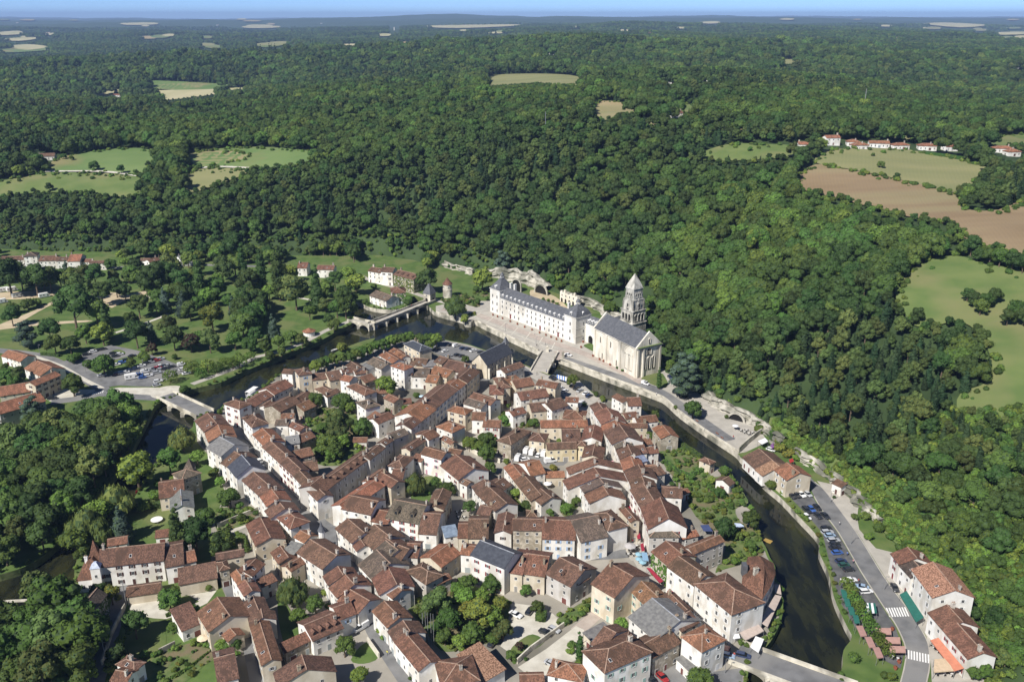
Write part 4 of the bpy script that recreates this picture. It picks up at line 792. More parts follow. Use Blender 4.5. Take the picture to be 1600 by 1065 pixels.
def build_houses():
    cnt = {}; ph = dict(exec_rows)
    for i, hs in enumerate(HOUSES):
        r = hs['row']; cnt[r] = cnt.get(r, 0)+1
        o = ORD[cnt[r]-1]
        lab = '%s house, %s roof, %s %s' % (WALLN[hs['wall']], ROOFN[hs['roof']], o, ph[r])
        w_ = lab.split()
        if len(w_) > 16: print('LONG', len(w_), lab)
        build_house(i, hs, lab)
    print('houses', len(HOUSES))
build_houses()
# ------------------------------------------------------------------ town ground, streets, lawns, paving
TILES['7'] = (110,820,9.68); TILES['5z'] = (1190,690,10.65)
def tp(tile, pts): return [TP(tile, *q)[:2] for q in pts]
_L = [np.array(p) for p in INN]; inn_in = []
for i_, p_ in enumerate(_L):
    d_ = _L[min(i_+1, len(_L)-1)]-_L[max(i_-1, 0)]; d_ /= np.linalg.norm(d_); inn_in.append(tuple(p_+np.array([d_[1], -d_[0]])*.9))
def _near(px): q = P(*px); return int(np.argmin([(a-q[0])**2+(b-q[1])**2 for a, b in INN]))
ISLAND = inn_in[_near((304,657)):]+tp('z', [(1160,1180),(330,1180),(345,1000),(352,930),(330,880),(330,825),(352,770),(335,722),(308,690)])
sheet('town_ground', ISLAND, .03, M['ground'])
GARDENS = []
def garden(tile, pts, m='garden', z=.07, name='garden_ground'):
    pl = smooth_line(tp(tile, pts), 3, True); sheet(name, pl, z, M[m]); GARDENS.append((pl, m)); return pl
garden('a', [(1000,560),(1100,500),(1230,560),(1330,600),(1384,660),(1400,760),(1450,880),(1384,960),(1100,1000),(960,900),(1040,760),(950,640)])
garden('b', [(150,560),(230,560),(290,640),(320,740),(440,800),(430,850),(320,860)], z=.075)
garden('c', [(110,900),(250,880),(400,880),(400,1010),(330,1030),(200,970)]); garden('c', [(430,690),(500,660),(530,700),(530,770),(440,770)]); garden('c', [(560,780),(690,700),(760,710),(760,770),(640,790)])
garden('f', [(440,480),(470,420),(560,340),(680,360),(690,420),(620,460),(580,560),(450,545)], 'grass', name='lawn'); garden('g', [(610,610),(660,510),(780,540),(740,620),(660,680)]); garden('g', [(210,500),(290,460),(360,540),(320,620),(250,620)])
garden('d', [(690,640),(800,570),(1040,735),(1100,820),(1140,880),(1270,860),(1330,930),(1384,1065),(900,1065),(820,900),(740,790)]); garden('h', [(440,100),(600,80),(900,40),(1015,150),(1060,230),(960,280),(1000,380),(1120,440),(1180,640),(860,760),(800,780),(840,680),(880,560),(760,450),(640,330),(560,200)], z=.08)
garden('k', [(200,500),(420,360),(560,330),(880,430),(930,520),(870,740),(700,790),(560,830),(420,830),(300,680),(190,540)]); sheet('gravel_court', tp('k', [(935,480),(1100,500),(1250,560),(1330,640),(1180,770),(1000,900),(860,800),(960,600)]), .06, M['gravel'])
garden('k', [(930,840),(1000,760),(1100,712),(1185,770),(1050,860),(960,935)], 'grass', .09, 'lawn'); sheet('drive', tp('k', [(990,955),(1200,820),(1420,650),(1480,680),(1420,900),(1300,960),(1160,1060),(1060,1010)]), .065, M['gravel'])
garden('j', [(450,440),(520,500),(600,640),(640,690),(560,760),(500,800),(450,600)], 'grass', name='lawn'); garden('j', [(985,900),(1100,770),(1190,880),(1080,930)], 'grass', name='lawn'); garden('l', [(50,600),(270,460),(310,520),(150,640),(80,650)]); sheet('terrace', tp('l', [(150,670),(310,540),(390,580),(230,720)]), .06, M['paving_pink'])
garden('e', [(0,620),(140,600),(260,620),(340,640),(230,740),(0,800)]); garden('e', [(0,880),(180,820),(230,860),(280,960),(60,960)]); sheet('garden_path', tp('e', [(50,800),(230,745),(240,760),(80,830)]), .09, M['gravel'])
garden('i', [(420,720),(600,680),(640,840),(500,900),(400,850)], 'grass', name='lawn'); garden('i', [(560,910),(800,820),(960,830),(1000,890),(880,960),(760,1065),(600,1065)], 'garden', .085); garden('i', [(600,560),(690,540),(790,580),(700,625),(620,610)], 'grass', .12, 'lawn')
sheet('gravel_court', tp('i', [(410,600),(430,560),(590,510),(600,590),(690,635),(850,560),(780,520),(960,490),(900,570),(800,620),(640,670),(560,665),(430,640)]), .08, M['gravel'])
def street(name, px, wdt, m, z=.1): strip(name, smooth_line([P(*q) for q in px], 5), z, wdt, M[m])
street('street', [(312,652),(345,664),(388,700),(424,742),(456,781),(494,817),(517,834),(533,856),(555,887),(576,914),(585,940),(588,975),(617,1022),(660,1085)], 7.5, 'asphalt')
street('street', [(500,808),(512,795),(547,766),(583,739),(619,710),(656,675),(680,660),(699,642),(722,625),(749,601),(764,587),(800,582),(825,577)], 6.5, 'asphalt', .105)
street('street', [(905,640),(938,688),(953,717),(961,739),(968,761),(977,790),(990,842),(1012,890),(1040,922),(1076,950),(1130,1000)], 6, 'paving', .11); street('street', [(545,815),(580,827),(655,841),(748,846),(845,867),(930,868),(1000,862)], 5, 'asphalt', .102)
street('lane', [(352,900),(368,934),(377,959),(388,990),(404,1065),(410,1100)], 4.5, 'asphalt', .1); street('lane', [(212,905),(192,927),(172,991),(150,1062),(140,1110)], 5, 'asphalt', .1)
sheet('square', tp('z', [(900,590),(930,618),(946,628),(935,650),(905,640),(870,610),(830,590),(820,572),(855,586)]), .095, M['paving']); sheet('car_park', tp('z', [(688,530),(700,534),(760,549),(775,556),(745,566),(700,560),(672,548),(678,532)]), .095, M['asphalt'])
sheet('square', tp('g', [(1170,840),(1300,860),(1384,1065),(1200,1040),(1160,960)]), .12, M['paving']); sheet('court', tp('g', [(200,220),(300,110),(500,100),(520,180),(700,200),(640,250),(500,250),(350,210)]), .08, M['asphalt']); sheet('car_park', tp('l', [(680,1065),(760,990),(950,900),(1000,1040),(1200,990),(1420,960),(1420,1120),(680,1120)]), .08, M['asphalt'])
# right bank: road, car park, markings, kerbs
ROAD_L = smooth_line(tp('r', [(150,60),(195,110),(222,170),(270,250),(340,345),(450,535),(560,705),(620,795),(664,900),(660,980),(640,1065),(630,1110)]), 4)
ROAD_R = smooth_line(tp('r', [(180,50),(225,100),(262,130),(320,200),(440,365),(560,560),(680,722),(760,850),(780,930),(778,1000),(765,1065),(760,1110)]), 4)
sheet('road', ROAD_L+ROAD_R[::-1], .06, M['asphalt'])
sheet('car_park', tp('r', [(85,150),(130,200),(180,250),(262,345),(285,440),(310,540),(330,620),(360,700),(420,800),(500,900),(560,960),(640,1000),(655,930),(615,800),(553,705),(445,535),(335,345),(265,250),(215,172),(190,150)]), .035, M['asphalt_dark'])
def kerb(line, w_=.35, h_=.14, name='kerb'): tag(wallline(name, line, 0, h_, w_, M['paving']), kind='structure')
kerb(ROAD_L[8:]); kerb(ROAD_R[4:])
def zebra(tile, a, b, c, n):
    a, b, c = [np.array(TP(tile, *q)[:2]) for q in (a, b, c)]; mb = MB(); e = (b-a)/n; d = c-a
    for k in range(n):
        q0 = a+e*(k+.2); q1 = a+e*(k+.75); mb.add([(*q0,.075),(*q1,.075),(*(q1+d),.075),(*(q0+d),.075)], [(0,1,2,3)])
    tag(mb.build('zebra_crossing', M['white']), kind='structure')
zebra('r', (583,752), (685,748), (-18+583,708), 8); zebra('r', (672,952), (782,976), (672,910), 8); zebra('t', (690,858), (780,838), (700,842), 6)
# right-bank pavements and cliff-foot yards
sheet('pavement', tp('r', [(235,95),(300,110),(400,150),(440,190),(430,270),(440,330),(520,420),(600,440),(640,530),(690,640),(760,740),(840,850),(960,960),(1050,1000),(1040,1065),(790,1065),(785,960),(765,845),(685,722),(565,560),(445,365),(322,198),(262,128)]), .05, M['paving'])
# abbey esplanade
iQ0 = int(np.argmin([(a-P(681,488)[0])**2+(b-P(681,488)[1])**2 for a, b in OUT])); iQ1 = int(np.argmin([(a-P(1152,709)[0])**2+(b-P(1152,709)[1])**2 for a, b in OUT]))
QUAY = OUT[iQ0:iQ1+1]
sheet('esplanade', QUAY[::-1]+tp('z', [(681,478),(700,474),(740,470),(790,470),(905,522),(940,545),(985,570),(1035,575),(1062,598),(1090,612),(1115,632),(1150,648),(1182,664),(1200,690),(1165,706)]), .04, M['paving'])
street('road', [(870,556),(950,583),(1021,607),(1060,631),(1100,660),(1140,688)], 6, 'asphalt', .07)
street('paved_walk', [(690,483),(740,490),(800,512),(850,531),(905,549),(960,574),(1005,598)], 5.5, 'paving_pink', .075); street('paved_walk', [(862,560),(885,548)], 9, 'paving_pink', .08)
for a_, b_ in [((745,497),(875,551)), ((705,478),(760,496))]: street('paving_band', [a_, b_], .7, 'gravel', .09)
for k_ in range(7):
    t_ = k_/6; street('paving_band', [(752+t_*115, 488+t_*47), (738+t_*122, 497+t_*52)], .6, 'gravel', .095)
garden('p', [(765,705),(850,690),(858,755),(790,730)], 'grass', .1, 'lawn'); garden('p', [(1160,938),(1290,895),(1340,950),(1345,980),(1310,1003)], 'grass', .1, 'lawn')
for pl_ in [[(1350,380),(1410,342),(1545,402),(1530,445)], [(1290,402),(1330,395),(1465,462),(1410,478)], [(1465,495),(1500,480),(1535,498),(1490,506)], [(1500,350),(1598,330),(1598,375)]]: garden('o', pl_, 'garden', .1, 'flower_bed')
sheet('courtyard', smooth_line(tp('p', [(395,325),(480,340),(570,372),(650,440),(690,470),(640,480),(420,395)]), 3, True), .06, M['sand'])
# park bank: car park, lanes, sand, river path
sheet('car_park', tp('t', [(470,605),(600,560),(680,515),(840,480),(1040,520),(1250,590),(1390,640),(1400,680),(1180,775),(1130,795),(900,785),(790,800),(640,700)]), .06, M['asphalt'])
garden('t', [(620,610),(700,600),(830,600),(1000,560),(1070,590),(1050,640),(860,700),(720,690)], 'grass', .1, 'planting_strip'); garden('t', [(840,530),(900,512),(950,540),(880,560)], 'grass', .1, 'planting_strip')
street('road', [(-30,545),(40,552),(75,560),(112,578),(148,600),(160,610),(135,620),(80,628)], 6.5, 'asphalt', .065); street('pavement', [(52,556),(95,572),(130,592),(160,607)], 2.6, 'gravel', .09)
sheet('pavement', tp('t', [(345,885),(460,812),(640,815),(790,815),(900,800),(1200,800),(1215,870),(800,858),(640,850),(480,895),(380,905)]), .05, M['gravel']); street('road', [(140,618),(160,615),(200,619),(248,622)], 6, 'asphalt', .07)
for pl_ in [[(0,345),(180,336),(310,335),(312,360),(100,382),(0,378)], [(-80,560),(0,520),(200,440),(300,388),(298,405),(130,500),(215,508),(480,498),(480,508),(120,535)], [(500,345),(640,345),(690,362),(800,335),(806,355),(680,395),(620,430),(560,390)]]: sheet('sandy_ground', smooth_line(tp('n', pl_), 2, True), .06, M['sand'])
street('riverside_path', [(300,600),(365,576),(400,558),(430,551),(474,535),(508,517),(545,502)], 3.6, 'paving', .06); street('park_path', [(408,455),(440,460),(492,470),(500,474)], 2.5, 'gravel', .05); street('park_path', [(225,462),(250,470),(262,490),(180,520)], 2.5, 'gravel', .05)
street('valley_road', [(-40,416),(60,416),(165,418),(230,416),(320,414),(400,416)], 5, 'asphalt', .05); street('mill_road', [(560,430),(585,440),(630,452),(668,465),(700,474)], 4.5, 'paving', .05)
mb = MB(); cx_, cy_, _ = TP('t', 1268, 835); mb.lathe(cx_, cy_, [(8,-4),(8,.15)], 28); tag(mb.build('round_terrace', M['gravel']), kind='structure')

# ------------------------------------------------------------------ bridges
def bridge(name, label, p0, p1, wid, zd, nsp, mats, par=1.0, pier=True, sag=-2.2, road=None):
    p0 = np.array(p0[:2]); p1 = np.array(p1[:2]); L = np.linalg.norm(p1-p0); t = thing(name, label, 'bridge', (p0[0], p0[1], 0), math.atan2(p1[1]-p0[1], p1[0]-p0[0]))
    xs = []; zs = []; sp = L/nsp; pw = min(1.4, sp*.18)
    for k in range(nsp):
        a = k*sp+pw/2; b = (k+1)*sp-pw/2; xs += [k*sp, a-.001]; zs += [-4.2, -4.2]
        for q in range(13):
            th = math.pi*q/12; xs.append((a+b)/2-math.cos(th)*(b-a)/2); zs.append(sag+math.sin(th)*(zd-.55-sag))
        xs += [b+.001]; zs += [-4.2]
    xs.append(L); zs.append(-4.2); n = len(xs); v = []; f = []; wy = wid/2
    for x, z in zip(xs, zs): v += [(x,-wy,z),(x,-wy,zd),(x,wy,zd),(x,wy,z)]
    for i in range(n-1):
        a = 4*i; b = a+4
        for k in range(4): f.append((a+k, b+k, b+(k+1) % 4, a+(k+1) % 4))
    f += [(0,1,2,3), (4*n-1,4*n-2,4*n-3,4*n-4)]
    link('span', mesh('span', v, f, [mats[0]]), t)
    for s_ in (-1, 1):
        mb = MB(); mb.box(-.5, L+.5, s_*wy-.22, s_*wy+.22, zd-.2, zd+par); mb.box(-.5, L+.5, s_*wy-.3, s_*wy+.3, zd+par, zd+par+.12); mb.build('parapet', mats[0], t)
    mb = MB(); mb.box(0, L, -wy+.4, wy-.4, zd-.1, zd+.04); mb.build('roadway', mats[1], t)
    if pier:
        for k in range(1, nsp):
            mb = MB(); x = k*sp
            for s_ in (-1, 1): mb.prism([(x-pw*.6, s_*wy), (x, s_*(wy+1.5)), (x+pw*.6, s_*wy)], -4.2, zd-.6)
            mb.build('pier', mats[0], t)
    return t
bridge('stone_footbridge', 'long arched stone footbridge with parapets leading to the abbey gate', TP('o',800,570), TP('o',1225,402), 5.2, .7, 6, [M['quay'], M['paving']])
bridge('stone_footbridge', 'short bent arm of the old stone footbridge beside the park', TP('o',660,538), TP('o',806,572), 5.6, .75, 2, [M['quay'], M['paving']])
bridge('road_bridge', 'wide low paved bridge between chapel square and abbey esplanade', (20.6,456.5), (14.0,428.5), 9.0, .25, 2, [M['stone'], M['paving']], par=.9)
bridge('road_bridge', 'pale arched road bridge between the car park and straight street', (-167,397), (-141,375.5), 9.0, .5, 3, [M['stone'], M['asphalt']])
bridge('road_bridge', 'stone road bridge below the riverside hotel terrace', P(1150,1022), P(1330,1088), 10, .5, 3, [M['stone'], M['asphalt']])
w_ = wallline('weir', [P(-60,935), P(0,929), P(60,926), P(112,921)], -3.6, -2.35, 1.2, M['quay']); tag(w_, 'low stone weir across the river beside the manor', 'weir')
# quay parapet with balusters
def parapet(line, label, name='parapet_wall', m=None, h_=.95, z=0):
    o = wallline(name, line, z-.3, z+h_, .45, m or M['stone']); tag(o, label, 'wall'); return o
i_a = int(np.argmin([(a-P(850,552)[0])**2+(b-P(850,552)[1])**2 for a, b in QUAY])); i_b = int(np.argmin([(a-P(876,562)[0])**2+(b-P(876,562)[1])**2 for a, b in QUAY]))
def inset(line, q):
    Ls = [np.array(p) for p in line]; o = []
    for i, p in enumerate(Ls):
        d = Ls[min(i+1, len(Ls)-1)]-Ls[max(i-1, 0)]; d /= np.linalg.norm(d); o.append(tuple(p+np.array([-d[1], d[0]])*q))
    return o
parapet(inset(QUAY[:i_a], .35), 'pale stone quay parapet in front of the long abbey'); parapet(inset(QUAY[i_b:], .35), 'weathered stone quay parapet below the church road')
parapet([TP('q',505,655)[:2], TP('q',560,600)[:2], TP('q',640,535)[:2], TP('q',700,500)[:2]], 'high stone wall ending the walled terrace', h_=2.6)
for ln, lb in [([TP('k',1330,660),TP('k',1080,840),TP('k',985,930)], 'low garden wall beside the pale drive'), ([TP('f',860,95),TP('f',1000,170),TP('f',1180,230)], 'long tall garden wall below the hedged garden'), ([TP('a',1030,480),TP('a',1095,455)], 'short grey wall end in the garden court'), ([TP('i',385,600),TP('i',300,780),TP('i',240,960)], 'stone wall beside the sloping lane'), ([TP('j',1110,770),TP('j',1195,890)], 'low white wall beside the small lawn'), ([TP('i',600,890),TP('i',700,840)], 'white fence wall across the kitchen garden'), ([TP('e',0,770),TP('e',190,690),TP('e',350,625)], 'white garden wall behind the straight street houses')]:
    tag(wallline('garden_wall', [q[:2] for q in ln], -.2, 1.9, .4, M['stone']), lb, 'wall')

# ------------------------------------------------------------------ cliffs
def cliff(pts, h0, label, depth=5, seed=1, zb=-.5, step=1.3):
    line = smooth_line(pts, 8); L = [np.array(p) for p in line]; acc = [L[0]]
    for p in L[1:]:
        if np.linalg.norm(p-acc[-1]) > step: acc.append(p)
    g = random.Random(seed); v = []; f = []; nz = 11; ph = [g.uniform(0,6) for _ in range(6)]
    for i, p in enumerate(acc):
        d = acc[min(i+1, len(acc)-1)]-acc[max(i-1, 0)]; d /= np.linalg.norm(d); n = np.array([d[1], -d[0]])   # towards the hill
        hh = h0(i/(len(acc)-1)) if callable(h0) else h0; hh *= .85+.12*math.sin(i*.31+ph[0])+.10*math.sin(i*.83+ph[1])+.16*g.random()
        for k in range(nz):
            t = k/(nz-1)
            if k < nz-2: q = p+n*(2.2*t+g.uniform(-.45,.45)+.9*math.sin(i*.55+ph[2])*math.sin(k*.9+ph[3])+.7*math.sin(i*1.3+ph[4])+(1.3 if k in (2,6) else 0)); z = zb+(hh-zb)*t*1.15+g.uniform(-.4,.4)
            else: q = p+n*(depth*(.5 if k == nz-2 else 1)); z = hh*(1.0 if k == nz-2 else .75)
            v.append((q[0], q[1], z))
    m_ = len(acc)
    for i in range(m_-1):
        for k in range(nz-1): f.append((i*nz+k, i*nz+k+1, (i+1)*nz+k+1, (i+1)*nz+k))
    o = link('cliff', mesh('cliff', v, f, [M['rock']])); tag(o, label, 'cliff'); return o
cliff(tp('z', [(850,456),(835,450),(815,443),(800,440),(780,436),(762,433),(745,428)]), lambda t: 4.5+5.5*math.sin(math.pi*min(1,t*1.2)), 'tall white limestone cliff with caves behind the abbey', 7, 2)
cliff(tp('z', [(985,512),(950,496),(925,482),(900,473),(875,463)]), 4.5, 'pale rock wall with ruins behind the abbey courtyard', 6, 3)
cliff(tp('z', [(1215,700),(1195,680),(1165,660),(1140,650),(1115,637),(1095,620)]), 4.6, 'low rock overhang behind the terrace yard', 5, 4)
cliff(tp('z', [(1370,822),(1345,800),(1320,775),(1290,748),(1265,732),(1235,714)]), 4.2, 'grey rock face beside the riverside road', 5, 5)
#cliff(tp('z', [(1560,1050),(1545,1010),(1525,965),(1490,915),(1450,885)]), 6.5, 'rock bank behind the restaurant houses', 5, 6)
cliff(tp('z', [(735,430),(720,424),(700,420),(690,416)]), 4, 'shaded rock face above the round tower', 5, 8)
# ------------------------------------------------------------------ abbey, church, bell tower
M['abbey'] = mat('abbey_limestone', (.64,.62,.565), (.74,.72,.67), .25, c3=(.50,.475,.42), s3=.11, stretch=(1,1,.5))
M['church'] = mat('church_limestone', (.60,.55,.45), (.74,.70,.61), .3, c3=(.36,.335,.28), s3=.12, stretch=(1,1,.35), bump=.3, bscale=1)
M['tower'] = mat('tower_limestone', (.34,.325,.285), (.56,.535,.475), .5, c3=(.19,.185,.16), s3=.2, bump=.6, bscale=1.2, stretch=(1,1,.6))
M['lead'] = mat('blue_slate', (.080,.083,.091), (.125,.128,.136), .8, rough=.45, spec=.5)
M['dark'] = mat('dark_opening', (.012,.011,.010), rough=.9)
M['redwood'] = mat('dark_red_door', (.16,.03,.03), rough=.6)
def archpane(w, h, n=8):
    v = [(-w/2,0,0),(w/2,0,0)]+[(w/2*math.cos(math.pi*k/n), 0, h-w/2+w/2*math.sin(math.pi*k/n)) for k in range(n+1)]
    return v
def arch_mesh(name, w, h, dep, m_in, m_rim, rim=.25):
    """arched opening: dark back set in a projecting stone surround"""
    a = archpane(w, h); b = archpane(w+2*rim, h+rim); mb = MB(); n = len(a)
    mb.add([(x, -.02, z) for x, y, z in a], [tuple(range(n))], 0)
    mb.add([(x, -dep, z) for x, y, z in a]+[(x, -dep, z) for x, y, z in b]+[(x, .02, z) for x, y, z in b]+[(x, -.02, z) for x, y, z in a],
           [(i, n+i, n+(i+1), i+1) for i in range(1, n-1)]+[(0, n, 2*n-1, n-1)][:1]+[(n+i, 2*n+i, 2*n+i+1, n+i+1) for i in range(n-1)]+[(i, i+1, 3*n+i+1, 3*n+i) for i in range(n-1)], 1)
    return mesh(name, mb.v, mb.f, [m_in, m_rim], mb.m)
def put(name, me, parent, x, y, z, rz=0, scale=None, color=None): return link(name, me, parent, (x, y, z), rz, scale, color)
def build_abbey():
    ax, ay = -13.5, 528.9; e = math.atan2(469.7-528.9, 35.5+13.5)
    t = thing('abbey', 'long white abbey with slate roof, dormers and two domed pavilions', 'abbey', (ax, ay, 0), e)
    L = 76.8; D = 11.5; pw = 9.4; He = 11.0; Hp = 15.4
    mb = MB(); mb.box(pw-.1, L-pw+.1, .6, D, -1, He); wl = mb.build('wall', M['abbey'], t)
    # mansard roof
    x0, x1 = pw-.2, L-pw+.2; rb = MB()
    pr = [(.25, He-.1), (1.7, He+3.0), (D/2+.3, He+5.4), (D-1.1, He+3.0), (D+.3, He-.1)]; v = [(x0,)+q for q in pr]+[(x1,)+q for q in pr]
    rb.add(v, [(i, 5+i, 6+i, i+1) for i in range(4)]+[(4,3,2,1,0),(5,6,7,8,9),(0,4,9,5)], 0); ro = rb.build('roof', M['lead'], t)
    c = MB(); c.box(x0, x1, .2, .7, He-.35, He); c.build('cornice', M['abbey'], t); c = MB(); c.box(pw, L-pw, .5, .62, 3.9, 4.15); c.build('string_course', M['abbey'], t)
    dm = MB(); dm.box(-.6,.6,-.1,1.8,0,1.7,0); dm.add([(-.72,-.2,1.7),(.72,-.2,1.7),(0,-.2,2.3),(-.72,1.8,1.7),(.72,1.8,1.7),(0,1.8,2.3)], [(0,1,2),(5,4,3),(0,2,5,3),(2,1,4,5)], 0); dm.box(-.36,.36,-.14,-.1,.3,1.5,1); dme = mesh('dormer', dm.v, dm.f, [M['white'], M['glass']], dm.m)
    n = 15
    for k in range(n):
        x = pw+1.8+(L-2*pw-3.6)*k/(n-1); put('dormer', dme, ro, x, .75, He+.45)
        for z, h_ in ((4.9, 1.9), (8.0, 1.7)): put('window', WIN, t, x, .6, z, 0, (1.05, 1, h_))
        if k in (2, 9, 13): put('door', DOOR, t, x, .6, 0, 0, (1.7, 1, 2.9), (.16,.03,.03))
        elif k % 4 != 1: put('window', WIN, t, x, .6, 1.1, 0, (1.1, 1, 1.9))
    pe = arch_mesh('pediment', 2.4, 1.6, .35, M['abbey'], M['abbey'], .35)
    for k in (2, 13): put('pediment', pe, t, pw+1.8+(L-2*pw-3.6)*k/(n-1), .58, 3.0)
    for px, dep in ((0, 11.5), (L-pw, 11.5)):
        left = px == 0
        mb = MB(); mb.box(px, px+pw, 0, dep, -1, Hp); mb.build('pavilion', M['abbey'], t); c = MB(); c.box(px-.35, px+pw+.35, -.35, dep+.35, Hp-.4, Hp); c.build('cornice', M['abbey'], t)
        for z_ in (4.0, 8.6): c = MB(); c.box(px-.12, px+pw+.12, -.12, dep+.1, z_, z_+.22); c.build('string_course', M['abbey'], t)
        prof = [(0,1.0),(.10,.93),(.28,.86),(.5,.74),(.7,.56),(.86,.36),(1,.2)] if not left else [(0,1.0),(.2,.84),(.45,.62),(.7,.42),(.88,.28),(1,.2)]
        Hd = 5.4 if not left else 6.0; rb = MB(); cx, cy = px+pw/2, dep/2
        for (t0, s0), (t1, s1) in zip(prof[:-1], prof[1:]): rb.frust(cx, cy, Hp+Hd*t0, Hp+Hd*t1, (pw/2+.3)*s0, (dep/2+.3)*s0, (pw/2+.3)*s1, (dep/2+.3)*s1)
        ro2 = rb.build('pavilion_roof', M['lead'], t)
        lb = MB(); lb.lathe(cx, cy, [(1.35,Hp+Hd-.1),(1.35,Hp+Hd+.3)], 8, 0)
        for q in range(8): a = q*math.pi/4; lb.bar((cx+1.05*math.cos(a),cy+1.05*math.sin(a),Hp+Hd+.3), (cx+1.05*math.cos(a),cy+1.05*math.sin(a),Hp+Hd+1.7), .2, .2, 1)
        lb.lathe(cx, cy, [(1.45,Hp+Hd+1.7),(1.3,Hp+Hd+2.2),(.6,Hp+Hd+2.9),(.1,Hp+Hd+3.9)], 8, 0); lb.build('lantern', [M['lead'], M['white']], ro2)
        for z, h_ in ((1.2,2.0),(5.4,2.2),(9.8,2.2)):
            for xx in ((px+2.6, px+6.8) if left else (px+pw*.5,)): put('window', WIN, t, xx, 0, z, 0, (1.1,1,h_))
            if not left: 
                for yy in (dep*.5,): put('window', WIN, t, px+pw, yy, z, math.pi/2, (1.1,1,h_))
        put('dormer', dme, ro2, cx, .25, Hp+.3)
        if not left: put('dormer', dme, ro2, px+pw-.25, cy, Hp+.3, math.pi/2)
    for xx in (pw+1.2, pw+5.0, L-pw-5): mb = MB(); mb.box(xx-.5, xx+.5, D/2+1.5, D/2+3, He+2, He+8.0); mb.box(xx-.6, xx+.6, D/2+1.4, D/2+3.1, He+8.0, He+8.3); mb.build('chimney', M['abbey'], t)
    # wing that joins the abbey to the church, with the gateway arch
    mb = MB(); mb.box(L-.1, L+11.5, 7.5, 14.5, -1, 11.2); mb.build('wall', M['abbey'], t); rb = MB(); rb.add([(L-.1,7.1,11.1),(L+12,7.1,11.1),(L+12,11,14.6),(L-.1,11,14.6),(L+12,14.9,11.1),(L-.1,14.9,11.1)], [(0,1,2,3),(3,2,4,5),(0,3,5),(1,4,2),(0,5,4,1)]); ro3 = rb.build('roof', M['lead'], t)
    for q in range(3): put('dormer', dme, ro3, L+2.0+q*2.6, 7.6, 11.3)
    put('arch', arch_mesh('gateway', 3.6, 4.6, .5, M['dark'], M['abbey'], .6), t, L+4.6, 7.5, 0); put('window', WIN, t, L+9.2, 7.5, 7.4, 0, (1.1,1,1.9))
    mb = MB(); mb.box(L+1.0, L+9.5, 14.5, 34, -1, 8.5); mb.build('wall', M['abbey'], t); rb = MB(); rb.add([(L+.7,14.4,8.4),(L+9.8,14.4,8.4),(L+9.8,34.3,8.4),(L+.7,34.3,8.4),(L+5.2,14.4,12),(L+5.2,34.3,12)], [(0,1,4),(1,2,5,4),(2,3,5),(3,0,4,5)]); rb.build('roof', M['lead'], t)
    # courtyard buildings against the cliff
build_abbey()
def build_church():
    ox, oy = 62.7, 420.0; rz = math.atan2(427.6-420.0, 75.7-62.7); W, L = 15.0, 37.5; He = 16.0; Hr = 22.6
    t = thing('church', 'tall pale stone abbey church with dark slate roof and lancet front', 'church', (ox, oy, 0), rz)
    mb = MB(); mb.box(0, W, 0, L, -1, He); mb.build('wall', M['church'], t)
    rb = MB(); rb.add([(-.5,.9,He-.1),(W+.5,.9,He-.1),(W/2,.9,Hr),(-.5,L-.9,He-.1),(W+.5,L-.9,He-.1),(W/2,L-.9,Hr)], [(0,3,5,2),(2,5,4,1),(0,2,1),(3,4,5),(0,1,4,3)]); rb.build('roof', M['lead'], t)
    for y in (0, L-.9):
        gb = MB(); gb.add([(-.6,y,He),(W+.6,y,He),(W/2,y,Hr+1.1),(-.6,y+.9,He),(W+.6,y+.9,He),(W/2,y+.9,Hr+1.1)], [(0,1,2),(5,4,3),(0,2,5,3),(2,1,4,5),(1,0,3,4)]); gb.build('gable', M['church'], t)
    c = MB(); c.box(-.7, W+.7, -.9, .0, He-.5, He); c.build('cornice', M['tower'], t); c = MB(); c.box(-.55, 0, 0, L, He-.5, He-.1); c.build('cornice', M['church'], t)
    c = MB(); c.box(-.1, W+.1, -1.1, -.02, He, He+.2); c.build('mossy_ledge', M['meadow'], t)
    for x in (0, 3.4, W-.9): b = MB(); b.box(x, x+.9, -.75, 0, -1, He-.5); b.build('buttress', M['church'], t)
    for y in (0.2, 13.0, 25.0, 35.5): b = MB(); b.box(-.55, 0, y, y+1.2, -1, He-.5); b.build('buttress', M['church'], t)
    lan = arch_mesh('lancet', 1.25, 6.6, .35, M['dark'], M['church'], .3)
    for x in (5.0, 7.7, 10.4): put('lancet_window', lan, t, x, 0, 3.6)
    rose = arch_mesh('traceried', 2.6, 3.6, .4, M['dark'], M['church'], .4); o = put('traceried_window', rose, t, 7.3, 0, 11.4)
    tr = MB(); 
    for q in (-.5, .5): tr.box(q-.08, q+.08, -.15, -.05, 0, 3.0)
    tr.box(-1.2,1.2,-.15,-.05,1.7,1.85); tr.build('tracery', M['church'], o)
    put('gable_window', arch_mesh('gable_window', .9, 2.6, .3, M['dark'], M['church'], .2), t, W/2, 0, 17.4)
    bl = arch_mesh('blind_arch', 2.3, 8.0, .3, M['church'], M['church'], .35)
    for y in (4.6, 8.2): put('blind_arch', bl, t, 0, y, 2.4, -math.pi/2)
    put('blind_arch', arch_mesh('blind_arch_low', 6.4, 4.0, .3, M['church'], M['church'], .35), t, 0, 6.6, 10.6, -math.pi/2)
    sl = arch_mesh('slit', .8, 3.2, .25, M['dark'], M['church'], .2)
    for y, z in ((16.5, 1.2), (22.0, 9.5), (31.0, 9.5), (29.0, 1.0)): put('window', sl, t, 0, y, z, -math.pi/2)
build_church()
